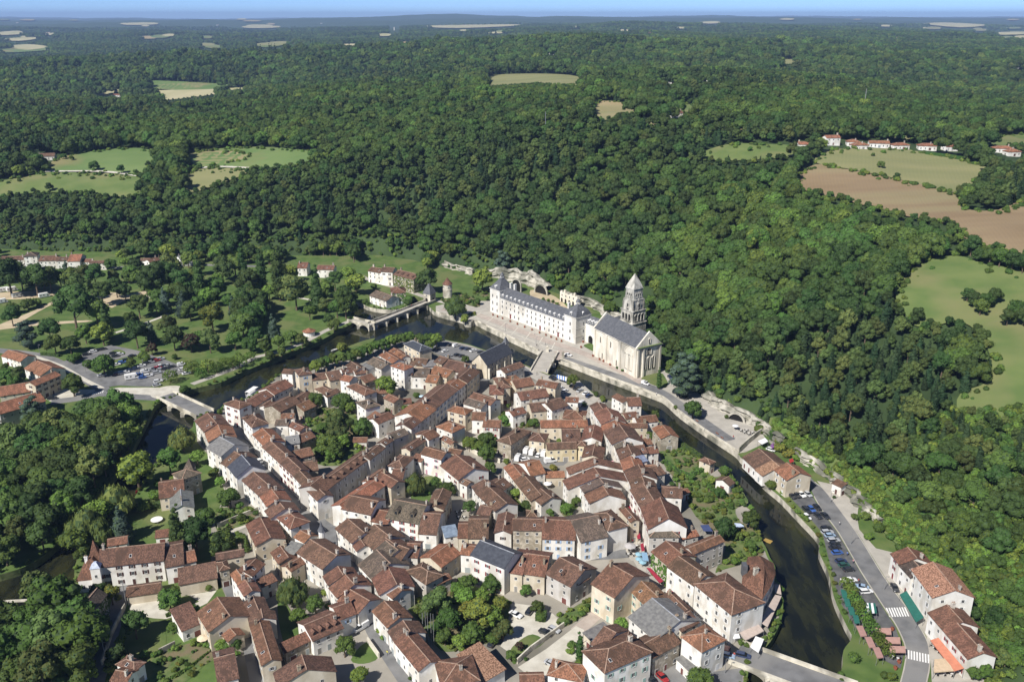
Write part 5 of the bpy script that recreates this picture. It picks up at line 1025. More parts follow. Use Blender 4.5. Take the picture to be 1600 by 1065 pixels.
def build_tower():
    t = thing('bell_tower', 'weathered stone bell tower with stepped stages and stone pyramid roof', 'bell tower', (68.2, 479.5, 0), math.atan2(427.6-420.0, 75.7-62.7)+.1)
    S = [(-2, 10.5, 5.3, 5.2), (10.5, 11.0, 5.6, 5.6), (11.0, 17.5, 4.9, 4.8), (17.5, 18.0, 5.15, 5.15), (18.0, 23.6, 4.3, 3.8), (23.6, 24.0, 4.0, 4.0), (24.0, 29.6, 3.6, 3.2), (29.6, 30.0, 3.45, 3.45)]
    for z0, z1, a0, a1 in S: mb = MB(); mb.frust(0, 0, z0, z1, a0, a0, a1, a1); mb.build('ledge' if z1-z0 < 1 else 'stage', M['tower'], t)
    rb = MB(); rb.frust(0, 0, 30.0, 34.0, 3.55, 3.55, 2.0, 2.0); rb.frust(0, 0, 34.0, 38.2, 2.0, 2.0, .08, .08); rb.build('stone_roof', M['tower'], t)
    a1 = arch_mesh('arch', 1.7, 4.2, .45, M['dark'], M['tower'], .35); a2 = arch_mesh('arch', 1.2, 3.4, .45, M['dark'], M['tower'], .45); a3 = arch_mesh('arch', .95, 3.0, .3, M['dark'], M['tower'], .25)
    for q in range(4):
        r = q*math.pi/2; c, s = math.cos(r), math.sin(r)
        def at(x, y): return (c*x-s*y, s*x+c*y)
        for x in (-2.5, 0, 2.5): X, Y = at(x, -4.86); put('arch', a1, t, X, Y, 11.8, r)
        X, Y = at(0, -4.1); put('arch', a2, t, X, Y, 18.3, r); 
        g = MB(); g.add([(-1.5,-.35,0),(1.5,-.35,0),(1.5,-.35,3.6),(0,-.35,6.6),(-1.5,-.35,3.6),(-1.1,1.6,0),(1.1,1.6,0),(1.1,1.6,3.6),(0,1.6,6.6),(-1.1,1.6,3.6)], [(0,1,2,3,4),(1,6,7,2),(5,0,4,9),(2,7,8,3),(3,8,9,4)]); X, Y = at(0, -3.75)
        if q != 9: put('gable', mesh('gable', g.v, g.f, [M['tower']]), t, X, Y, 18.0, r); X, Y = at(0, -4.13); put('arch', a2, t, X, Y, 18.6, r)
        for x in (-1.5, 0, 1.5): X, Y = at(x, -3.42); put('arch', a3, t, X, Y, 24.6, r)
        for x in (-4.0, 4.0): X, Y = at(x, -4.0); b = MB(); b.lathe(X, Y, [(.55,17.6),(.5,22.0),(.05,24.2)], 6); b.build('pinnacle', M['tower'], t)
build_tower()
# troglodyte ruins and cave mouths in the courtyard
def ruin(tile, x, y, rzpx, label):
    p = TP(tile, x, y); t = thing('ruined_facade', label, 'ruin', p, rzpx)
    mb = MB(); mb.box(-9, 9, 0, 1.2, -.5, 6.5)
    for k in range(6): mb.box(-8.6+k*3, -7.2+k*3, .1, 1.1, 6.5, 7.4+1.2*math.sin(k*2.1))
    mb.build('wall', M['church'], t)
    for k in range(5): put('arch', arch_mesh('arch', 1.7, 2.8, .25, M['dark'], M['church'], .25), t, -7+k*3.5, 0, .2)
    for k in range(5): put('window', WIN, t, -7+k*3.5, 0, 4.0, 0, (1.0,1,1.5))
ruin('p', 665, 425, math.atan2(-59.2, 49), 'roofless pale stone facade with arches against the courtyard rock')
def cave(tile, x, y, w_, h_, rz, label):
    p = TP(tile, x, y); o = link('cave_mouth', arch_mesh('cave_mouth', w_, h_, .8, M['dark'], M['rock'], .9), None, (p[0], p[1], -.2), rz); tag(o, label, 'cave')
cave('p', 470, 350, 10, 6, -.75, 'wide dark cave mouth under the cliff behind the abbey'); cave('p', 300, 330, 7, 8, -.7, 'tall dark cave mouth beside the abbey chimneys'); cave('q', 490, 430, 7, 3.6, -.6, 'dark arched shelter with posts on the terrace yard'); cave('q', 1290, 940, 6, 3.5, -.8, 'cave shelter with red doors beside the riverside road')
# gate pavilion, round tower
def gate():
    p = TP('o', 1205, 405); t = thing('gate_pavilion', 'small square stone pavilion with steep slate roof at footbridge end', 'pavilion', p, -.6)
    mb = MB(); mb.box(-2.8,2.8,-2.8,2.8,-1,6.0); mb.build('wall', M['stone'], t); rb = MB(); rb.frust(0,0,6.0,12.0,3.2,3.2,.5,.5); rb.build('roof', M['lead'], t)
    for q in range(4): r = q*math.pi/2; put('arch', arch_mesh('arch', 2.0, 3.2, .2, M['dark'], M['stone'], .25), t, 2.8*math.sin(r), -2.8*math.cos(r), 0, r); put('window', WIN, t, 2.8*math.sin(r), -2.8*math.cos(r), 4.0, r, (.9,1,1.4))
    p = TP('o', 1330, 372); t = thing('round_tower', 'round stone tower with conical tiled roof beside the garden', 'tower', p)
    mb = MB(); mb.lathe(0,0,[(3.2,-1),(3.0,5.2),(3.15,5.3),(3.15,5.6),(2.95,5.7),(2.9,9.0)], 20); mb.build('wall', M['stone'], t); rb = MB(); rb.lathe(0,0,[(3.4,8.9),(1.7,11.0),(.05,13.2)], 20); rb.build('roof', M['roof'], t, color=ROOFC['rb'])
    for a, z in ((-1.9,2.2),(-1.3,6.6),(-2.4,6.6)): put('window', WIN, t, 2.95*math.cos(a), 2.95*math.sin(a), z, a+math.pi/2, (.8,1,1.1))
    p = TP('o', 370, 640); t = thing('round_kiosk', 'low round white kiosk with red tiled cone roof by river path', 'kiosk', p)
    mb = MB(); mb.lathe(0,0,[(3.3,-.3),(3.3,3.0)], 18); mb.build('wall', M['white'], t); rb = MB(); rb.lathe(0,0,[(3.9,2.9),(.2,4.6)], 18); rb.build('roof', M['roof'], t, color=ROOFC['or_'])
gate()
# chapel, slate villa, manor, riverside hotel
i0 = len(HOUSES)
def special(hs, label, name, cat):
    hs['k']['group'] = None; o = build_house(len(HOUSES)-1, hs, label, name, cat, None); return o
hs = H('-', 'c', 328, 272, 538, 168, (352,132), 7.5, 'g', 'sl', 'c', slope=1.0, chim=0, sky=0); hs['wall'] = 'c'; t_ = special(hs, 'cream chapel with dark slate roof and slender bell turret', 'chapel', 'chapel')
lx = hs['L']/2; mb = MB(); mb.box(lx-.4, lx+2.0, -1.2, 1.2, -1, 11.5); mb.build('turret', M['stone'], t_); mb = MB(); mb.frust(lx+.8, 0, 11.5, 15.5, 1.5, 1.5, .05, .05); mb.build('turret_roof', M['lead'], t_)
for q in range(4):
    b = MB(); xx = -lx+1+q*(2*lx-2)/3; b.box(xx-.35, xx+.35, -hs['d']/2-.9, -hs['d']/2+.4, -1, 5.5); b.build('buttress', M['stone'], t_)
hs = H('-', 'b', 690, 90, 828, 158, (785,68), 9, 'h', 'sl', 'c', slope=.5, chim=2, shut='grey'); special(hs, 'square cream villa with slate hip roof beside quay car park', 'villa', 'villa')
hs = H('-', '7', 432, 642, 1402, 538, (900,318), 7.8, 'g', 'br', 'w', slope=.75, chim=1, shut='brown', dmax=14, sky=1); mt = special(hs, 'long white manor with brown shutters and steep brown roof by river', 'manor', 'manor')
lx = -hs['L']/2; mb = MB(); mb.box(lx-6.5, lx+.0, -hs['d']/2-1.0, hs['d']/2-1, -1, 4.2); wg = mb.build('wing', M['wall'], mt, color=WALLC['w'])
rb = MB(); rb.frust(lx-3.0, -.6, 4.2, 9.6, 4.2, hs['d']/2+.4, .6, hs['d']/2-3.4); rb.frust(lx-2.2, 1.2, 8.0, 14.4, 1.9, 1.9, .05, .05); rb.build('wing_roof', M['roof'], mt, color=ROOFC['rb'])
mb = MB(); mb.box(lx-2.2, lx+.6, -hs['d']/2-1.6, -hs['d']/2+1.2, -1, 8.6); mb.build('stair_tower', M['wall'], mt, color=WALLC['w']); rb = MB(); rb.frust(lx-.8, -hs['d']/2-.2, 8.6, 10.2, 1.6, 1.6, .4, .4); rb.build('stair_roof', M['slate'], mt, color=(.45,.5,.6))
put('chimney', CHIM, mt, lx-4.2, -2.0, 8.6, 0, (1,1,1.6)); 
for xx, zz in ((-5.2,1.2),(-3.3,1.0)): put('window', WIN, mt, lx+xx, -hs['d']/2-1.0, zz, 0, (1,1,1.5))
for zz in (2.0, 5.2): put('window', WIN, mt, lx-.8, -hs['d']/2-1.6, zz, 0, (.8,1,1.1))
hs = H('-', '7', 565, 320, 850, 275, (700,190), 4.5, 'g', 'rb', 'w'); special(hs, 'low tiled outbuilding tucked behind the manor', 'outbuilding', 'outbuilding')
def hotel():
    hs = H('-', 'm', 362, 398, 622, 612, (590,392), 10.5, 'h', 'sm', 'w', slope=.42, shut='white', chim=0, dmax=16); t = special(hs, 'large white corner hotel with smooth brown roof above the river', 'hotel', 'hotel')
    pts = [TP('m', *q, 8.2)[:2] for q in [(830,505),(885,420),(922,330),(908,255),(825,208),(735,212),(700,300),(690,400)]]; c = np.mean(np.array(pts), 0); loc = Vector((c[0], c[1], 0))
    t2 = thing('hotel_wing', 'curved hotel wing with red-brown hipped roof over the river', 'hotel', loc); r = [(p[0]-c[0], p[1]-c[1]) for p in pts]
    mb = MB(); mb.prism([(x*.95, y*.95) for x, y in r], -2.6, 8.2); mb.build('wall', M['wall'], t2, color=WALLC['w'])
    n = len(r); A_ = sum(r[i][0]*r[(i+1)%n][1]-r[(i+1)%n][0]*r[i][1] for i in range(n)); rr = r if A_ > 0 else r[::-1]
    v = [(x, y, 8.1) for x, y in rr]+[(x*.22, y*.5, 11.4) for x, y in rr]; ro = link('roof', mesh('roof', v, [(i,(i+1)%n,n+(i+1)%n,n+i) for i in range(n)]+[tuple(range(n,2*n)), tuple(reversed(range(n)))], [M['roof']]), t2, color=ROOFC['rb'])
    for i in range(n):
        a = np.array(rr[i])*.95; b = np.array(rr[(i+1)%n])*.95; d = b-a; L = np.linalg.norm(d); ang = math.atan2(d[1], d[0]); nv = np.array([d[1], -d[0]])/L
        if L < 2.5: continue
        for k in range(int(L/2.6)):
            q = a+d*(k+.5)/int(L/2.6)
            for z in (1.2, 4.8): o = put('window', WIN, t2, q[0], q[1], z, ang, (.95,1,1.5)); [link('shutter', SHU, o, (sx*.78,-.02,0), 0, (.5,1,1), (.10,.16,.32)) for sx in (-1,1)]
    link('chimney', CHIM, ro, (-2.5,-4,11.0), .4, (1.6,1.4,1.5), (.5,.48,.42)); mb = MB(); mb.box(-5.6,-4.2,-1.2,1.2,7.5,11.6); mb.build('stair_turret', M['lead'], ro)
hotel()
# slate turret on the corner house, dovecote roof
p = TP('5', 735, 300, 8); t_ = thing('corner_turret', 'tiny white turret with pointed slate cap at street corner', 'turret', (p[0], p[1], 0)); mb = MB(); mb.lathe(0,0,[(1.1,-.3),(1.1,9.5)], 10); mb.build('wall', M['wall'], t_, color=WALLC['w']); mb = MB(); mb.lathe(0,0,[(1.4,9.4),(.6,11),(.04,13)], 10); mb.build('roof', M['lead'], t_)
p = TP('s', 740, 232, 9); t_ = thing('pigeon_turret', 'small pointed tiled turret beside the stone tower house', 'turret', (p[0], p[1]+1, 0)); mb = MB(); mb.box(-1.6,1.6,-1.6,1.6,-.3,9.5); mb.build('wall', M['stonewall'], t_, color=WALLC['s']); mb = MB(); mb.frust(0,0,9.5,13,1.9,1.9,.05,.05); mb.build('roof', M['roof'], t_, color=ROOFC['gb'])
# far houses on the hills
FAR = [('white farmhouse with long brown roof beside the straw field', 1052,184,16,8,4.5,'rb'), ('white house in a clearing above the farmhouse', 1101,128,12,9,5,'gr'), ('small house with brown roof at the clearing edge', 1049,131,11,8,4,'rb'), ('lone pale house between far trees', 1076,101,12,9,5,'rb'), ('bungalow with low brown roof above the sloping meadow', 75,249,14,10,3.5,'br'), ('pale castle with tall walls among far woods', 85,103,22,14,14,'gb'), ('orange roofed house near the far crop field', 183,152,14,9,5,'or_'),
       ('far white house deep in the left woods', 125,101,12,9,5,'br'), ('red roofed farm on the wooded crest', 706,136,20,9,4.5,'or_'), ('lone white house at the right edge clearing', 1594,107,16,9,5,'gr'), ('white water tower far out in the woods', 616,48,7,7,24,'gr'), ('far pale hamlet house by the pale fields', 1402,45,30,14,9,'or_'), ('distant white farm on the horizon ridge', 1130,40,40,16,10,'gr'), ('white tower house under the far wood', 862,86,12,10,9,'gb')]
for k_, (lb, x, y, L_, d_, h_, rf) in enumerate(FAR):
    X, Y, Z = march(x, y); hs = dict(row='-', c=np.array([X, Y]), e=np.array([1.,0]), n=np.array([0,1.]), L=L_, d=d_, h=h_, typ='h' if k_ % 2 else 'g', roof=rf, wall='w', slope=.45, rz=.25*(-1)**k_, k=dict(gz=Z, chim=1, group='farms on the hills'))
    hs['e'] = np.array([math.cos(hs['rz']), math.sin(hs['rz'])]); hs['n'] = np.array([-hs['e'][1], hs['e'][0]]); build_house(900+k_, hs, lb, 'farmhouse', 'house')
for k_, (x, y, L_) in enumerate([(1298,226,12),(1332,228,11),(1342,233,14),(1372,230,16),(1405,233,14),(1447,234,15),(1483,235,11),(1565,238,16),(1580,243,12),(1255,232,9)]):
    X, Y, Z = march(x, y); rz = .15*(-1)**k_; hs = dict(row='-', c=np.array([X, Y]), e=np.array([math.cos(rz), math.sin(rz)]), n=np.array([-math.sin(rz), math.cos(rz)]), L=L_, d=8.5, h=3.6 if k_ else 6, typ='h' if k_ % 3 else 'g', roof='or_', wall='w', slope=.42, rz=rz, k=dict(gz=Z, chim=1))
    build_house(930+k_, hs, 'white bungalow with red tiled roof, %s along the hilltop estate above the fields' % ORD[k_], 'bungalow', 'house', 'bungalows of the hilltop estate')
# ------------------------------------------------------------------ trees and shrubs of the valley
PLACE = dict(n='in the riverside park', o='by the mill and bent footbridge', p='beside the abbey', a='in the garden behind the straight street', b='in the courts near the tree walk', c='in the yards near the chapel', d='in the gardens by the narrow river arm', e='in the gardens below the road bridge', f='on the walled lawn',
    g='in the court of the white vans', h='on the river terrace gardens', m='on the hotel river terrace', i='in the manor gardens', j='around the long lawn', k='in the bamboo garden', l='near the riverside hotel', q='on the terrace quay', r='along the riverside car park', s='on the bank beside the manor river', t='around the park bank car park', z='in the town')
KIND = dict(park=('broadleaf_tree', 'round green tree', 'std', 11, 4.6), park_lime=('broadleaf_tree', 'fresh light green tree', 'std', 11, 4.6), park_yellow=('broadleaf_tree', 'yellow-green tree', 'std', 11, 4.2), oak_dark=('broadleaf_tree', 'dense dark green tree', 'std', 13, 4.8), olive=('broadleaf_tree', 'grey-green loose tree', 'slim', 10, 4.0),
    fir=('fir_tree', 'tall dark pointed fir', 'std', 20, 4.2), blue=('fir_tree', 'blue-grey conical conifer', 'std', 15, 4.6), cedar=('cedar_tree', 'spreading grey-green cedar', 'std', 15, 6.5), poplar=('poplar_tree', 'slender dark poplar', 'std', 20, 2.6), cypress=('cypress_tree', 'narrow dark cypress', 'slim', 11, 1.3),
    willow=('willow_tree', 'weeping willow with hanging pale branches', 'std', 11, 5.4), purple=('plum_tree', 'dark purple-leaved tree', 'slim', 8, 3.2), plane=('plane_tree', 'lopped plane tree', 'plane', 7, 3.6), shrub=('shrub', 'green garden shrub', 'small', 3, 1.8), shrub_lime=('shrub', 'light green garden shrub', 'small', 3, 1.9), shrub_yellow=('shrub', 'yellow-green garden shrub', 'small', 2.6, 1.7))
def TR(kind, tile, x, y, dia, place=None):
    nm, words, tk, hh, rr = KIND[kind]; px = T(tile, x, y); zz = 5.0
    for _ in range(4):
        q = P(px[0], px[1], zz); zc = q[1]*CP+(CAM_H-zz)*SP; dm = (.88 if tile in 'dh' else 1.2)*dia/TILES[tile][2]*zc/FPX; s_ = dm/(2*rr*1.12); zz = hh*s_*.58
    q = P(px[0], px[1], zz)
    if in_poly(np.array([q[0]]), np.array([q[1]]), RIVER)[0] and not (tile == 'o' and x == 600):
        k = min(range(len(RIVER)), key=lambda i: (RIVER[i][0]-q[0])**2+(RIVER[i][1]-q[1])**2); q = (RIVER[k][0], RIVER[k][1], 0)
    return tree(nm, kind, '%s %s' % (words, place or PLACE[tile]), (q[0], q[1], -2.0 if (tile == 'o' and x == 600) else 0), s_, group='trees and shrubs of the valley', trunk=tk, cat='shrub' if 'shrub' in kind else 'tree', sz=1.0)
VT = {
 'n': 'oak_dark 400 395 200;park 530 440 150;fir 578 470 95;oak_dark 765 400 110;park 720 485 80;oak_dark 750 550 130;blue 910 370 90;oak_dark 850 250 160;oak_dark 930 230 130;park 845 300 110;oak_dark 1000 270 120;oak_dark 1020 350 110;oak_dark 1050 430 90;poplar 1100 240 70;park_yellow 1170 460 130;park 1190 300 120;park 1265 390 80;park_lime 1340 420 95;oak_dark 1370 270 120;fir 1400 480 60;olive 1230 200 120;park 1300 180 110;blue 835 545 75;oak_dark 960 580 110;purple 1055 610 90;olive 1160 600 110;purple 840 650 60;olive 900 520 60;park 1300 600 90;park 1385 620 85;park 300 620 100;park 385 620 90;park_lime 470 565 90;park_lime 565 560 110;oak_dark 270 540 110;cedar 135 560 130;park 570 730 110;shrub 490 740 50;park 400 845 110;oak_dark 40 230 170;olive 110 240 130;oak_dark 190 250 140;olive 270 250 120;park 330 255 100;park 390 250 110;olive 460 240 110;oak_dark 520 235 110;shrub 140 275 70;shrub 240 285 80;park_lime 690 172 60;park 612 180 60;olive 630 250 70;park 710 250 60;park 760 250 70;olive 940 180 110;park_lime 930 110 90;plane 940 800 80;plane 1060 748 80;plane 1115 785 65;plane 1150 742 80;plane 1200 752 70;plane 1245 727 70;plane 1290 730 70;plane 1325 712 80;plane 1390 692 60;shrub 1025 870 60;cedar 170 985 140;shrub 60 420 90;shrub 150 400 80;shrub 200 390 60;oak_dark 60 460 90;park_lime 1205 100 90;oak_dark 1290 60 120;poplar 1340 150 50;park 1040 150 80;park 980 330 100;shrub 420 690 60;olive 100 790 90;park 40 800 90;park 80 840 70;park 1100 400 90;park 1180 370 80;oak_dark 690 330 80;oak_dark 640 300 90;oak_dark 560 330 110;olive 440 300 120',
 'o': 'olive 270 310 210;fir 415 270 140;oak_dark 545 240 110;park_lime 690 265 140;park 610 345 130;park 620 425 140;oak_dark 505 520 80;park_lime 370 465 95;blue 120 560 120;park 240 640 95;park 155 680 95;park 60 712 95;shrub 60 785 90;shrub 190 757 85;olive 375 672 80;park 570 565 85;shrub_yellow 600 690 90;willow 1265 470 140;shrub_lime 1380 530 80;oak_dark 1180 235 140;shrub 1100 375 80;shrub 820 292 60;shrub 840 372 75;park_lime 900 978 145;park 480 300 110;poplar 30 160 80;poplar 150 170 100;fir 200 190 110;park 560 440 110;olive 480 420 90;oak_dark 20 380 130;oak_dark 0 620 100;park 440 350 100;shrub 1060 400 60;park 700 370 80;park_lime 90 330 90;shrub 700 300 70;park_lime 640 210 110;shrub_lime 760 400 50',
 'p': 'cedar 205 120 140;park_lime 60 240 140;park_lime 690 945 85;shrub 485 385 30;shrub 520 392 30;shrub 553 400 30;shrub 580 415 30;cypress 1290 920 38;shrub 995 860 22;shrub 1033 878 24;cedar 1470 870 230;shrub 20 310 60;shrub 90 380 40;shrub 30 400 60;park 540 250 90;park_lime 600 290 80;park_lime 950 440 90',
 'q': 'cedar 150 150 190;park 192 335 120;shrub 410 770 85;shrub 735 865 90;shrub_yellow 800 610 90;shrub_yellow 850 650 80;shrub_lime 900 680 60;shrub_yellow 780 560 60;shrub_lime 400 230 110;shrub_lime 430 310 80;shrub 420 400 40;shrub 30 330 40;shrub 1170 955 30',
 'a': 'park 1030 430 120;park 1240 445 140;park_lime 1320 510 90;olive 1200 600 160;olive 1200 710 180;park 1120 805 120;park 1190 855 140;park_lime 1250 790 120;shrub 1080 690 70;shrub_lime 1000 800 70;shrub 970 610 60;park 1310 640 100;shrub_lime 930 660 50;park 1360 700 90;shrub 600 335 60;shrub 225 545 60;park_lime 1060 870 80',
 'b': 'park_lime 545 432 150;park 190 560 140;olive 150 700 160;park 60 900 160;park 350 770 150;shrub_lime 250 605 90;park_lime 100 1000 110;shrub 700 610 80;shrub_lime 760 585 60;shrub 800 510 70;park 20 780 100;shrub_lime 310 930 80;park 1210 210 60;park 910 100 90;olive 560 640 40',
 'c': 'park 320 872 130;park_lime 180 912 110;park_lime 250 935 90;park 470 715 75;park 712 740 85;shrub 920 890 60;shrub_lime 330 990 120;shrub 530 745 50;shrub 620 750 50;shrub 1230 500 60;shrub_lime 1290 540 70;shrub 1140 590 50;shrub_lime 500 600 50;shrub_lime 660 640 40',
 'd': 'park 655 350 90;park 610 525 85;shrub 735 625 65;park 1240 815 100;shrub_lime 830 870 70;shrub 780 790 60;park_lime 1130 900 90;park 1200 1000 120;shrub_lime 1000 930 80;shrub 900 720 50;shrub_lime 820 690 50;shrub 960 760 45;shrub_yellow 860 660 40;shrub 1060 860 60;shrub_lime 1330 980 80;shrub 720 750 50',
 'h': 'park 1080 342 190;oak_dark 870 420 220;shrub_lime 740 325 110;park 1080 562 130;shrub_lime 950 680 130;shrub_lime 620 250 90;shrub 720 60 80;shrub_lime 660 160 90;shrub_lime 750 200 90;shrub_lime 860 170 90;shrub 860 260 80;shrub_lime 960 130 90;shrub 480 30 60;shrub_lime 520 90 70;park 620 20 70;shrub_lime 890 690 90;shrub 1000 640 80;shrub 940 560 60;park 980 480 100',
 'e': 'park 100 500 150;park_lime 20 380 80;shrub 180 572 75;shrub_lime 255 612 85;oak_dark 20 860 130;shrub 100 860 80;cypress 235 885 40;shrub 60 640 60;shrub_lime 20 680 70;shrub 130 660 50;shrub 140 930 60',
 'f': 'willow 470 395 175;park 640 382 90;park 745 435 115;oak_dark 920 585 110;park 1060 130 140;park_lime 940 70 90;shrub 910 30 60;park 1090 260 100;shrub_lime 580 470 50;shrub 700 420 60',
 'g': 'shrub_yellow 560 262 75;park 330 582 110;park_lime 245 475 95;park_lime 665 605 100;park 690 505 65;park_lime 745 545 80;park 530 642 75;shrub_lime 165 210 70;shrub 690 440 60;shrub_lime 930 965 80;shrub 740 960 60;shrub 700 650 70;shrub 480 370 60',
 'i': 'park 660 532 130;oak_dark 440 690 150;oak_dark 330 895 140;park_yellow 295 505 110;oak_dark 220 490 110;park_lime 60 490 95;park 812 607 75;park_lime 680 722 70;shrub 910 465 60;oak_dark 985 185 130;fir 690 90 130;oak_dark 820 115 135;park 960 230 80;park 1075 820 75;park_lime 985 832 75;blue 375 60 105;willow 215 120 170;park 110 250 90;park 240 690 110;park_lime 100 920 130;park 60 860 120;shrub 500 880 70;shrub_lime 350 800 80;park 40 1000 130;park_lime 120 1020 120;shrub 760 470 80;shrub_lime 690 480 70;shrub 820 465 60;shrub 1060 210 40;park 250 780 80;shrub_lime 280 980 80',
 's': 'park_lime 505 230 130;willow 712 110 95;park 660 190 95;willow 450 355 130;willow 335 450 140;park_lime 380 400 110;park_lime 290 500 110;park 400 330 90;blue 470 430 100;fir 690 440 90;oak_dark 760 470 105;park 890 335 75;park 800 412 75;park 870 505 90;shrub 560 370 60;shrub_lime 600 330 50;shrub 620 280 50;park_lime 690 270 50;shrub 420 560 40;park_lime 770 180 60;shrub_lime 840 240 50;shrub 940 420 50;park 140 780 110;oak_dark 180 860 120;park 100 880 120;oak_dark 50 920 130;park 220 940 110;park_lime 170 960 100;oak_dark 110 1000 120;park 60 1040 120;park 300 1000 90;oak_dark 20 1000 110;park_lime 340 1020 80;park 390 840 70;shrub_lime 250 1030 90',
 'j': 'willow 550 385 215;park 720 475 130;park_lime 590 570 120;park 640 600 80;park 935 790 150;park_lime 1050 1010 130;shrub_lime 790 400 70;shrub_lime 1190 680 60;shrub 820 500 60;park 60 800 80;shrub_lime 140 850 60;shrub 30 760 60;shrub_lime 1220 730 50',
 'k': 'olive 390 450 200;park 620 322 125;park 800 322 125;park 480 585 170;park 650 690 150;park_lime 560 765 120;olive 880 670 140;park_yellow 700 535 190;park_lime 590 430 160;park_lime 800 565 150;park_lime 1080 310 95;park 1050 380 85;park 1130 505 100;park 940 862 85;purple 1000 790 65;shrub 1160 580 90;park_yellow 620 500 120;park_lime 720 430 120;shrub_lime 800 740 110;shrub_lime 740 730 90;park 450 720 120;olive 300 560 90;park_lime 250 540 70;shrub 1050 890 40;shrub_lime 1370 790 60;shrub 1060 1000 40;park_yellow 860 480 110;park_lime 540 370 110;park 400 640 90;shrub 195 1035 40;shrub_lime 1300 560 50',
 'l': 'park_lime 525 640 115;cypress 218 780 62;park 1110 1025 170;shrub 165 780 70;shrub_lime 150 830 70;shrub_lime 210 920 80;shrub 130 610 60;shrub_lime 230 520 70;shrub 280 500 50;shrub_lime 180 590 50;shrub 250 1010 60;shrub_lime 350 110 60;shrub 170 80 60',
 'm': 'shrub_lime 690 790 60;shrub 720 810 50;shrub_lime 940 650 50;shrub 900 700 50;shrub_lime 960 580 45;shrub_lime 880 740 50;shrub 970 450 40;shrub_lime 750 260 40',
 'r': 'shrub 420 940 70;plane 385 590 70;plane 400 625 70;plane 420 662 70;plane 440 700 72;plane 462 738 72;plane 485 775 72;plane 510 812 72;plane 535 850 72;plane 560 885 72;plane 585 915 60;shrub_lime 600 1035 60;shrub 560 1030 50;oak_dark 940 380 130;shrub 420 265 40;park 1000 560 60;park_lime 1010 440 90;olive 1080 470 80;park_lime 1130 540 90;park_lime 1080 640 90;oak_dark 1110 760 120;park 1180 820 110;park_lime 1210 640 100;oak_dark 1000 730 60;park 990 1010 70;park_lime 1050 1010 70;park 1200 920 130;olive 1150 950 100;park_lime 1010 990 50;park 1210 540 90;shrub_lime 970 600 60;shrub 960 690 50;shrub_lime 1040 700 60;shrub 1000 790 60;shrub_lime 490 360 50',
 't': 'park 775 605 150;shrub 660 610 90;shrub_lime 1090 555 110;shrub 990 600 100;shrub 1320 560 60;shrub 545 575 90;park_lime 545 755 130;shrub 250 690 60;shrub 60 690 110;oak_dark 130 720 100;park 40 640 60',
}
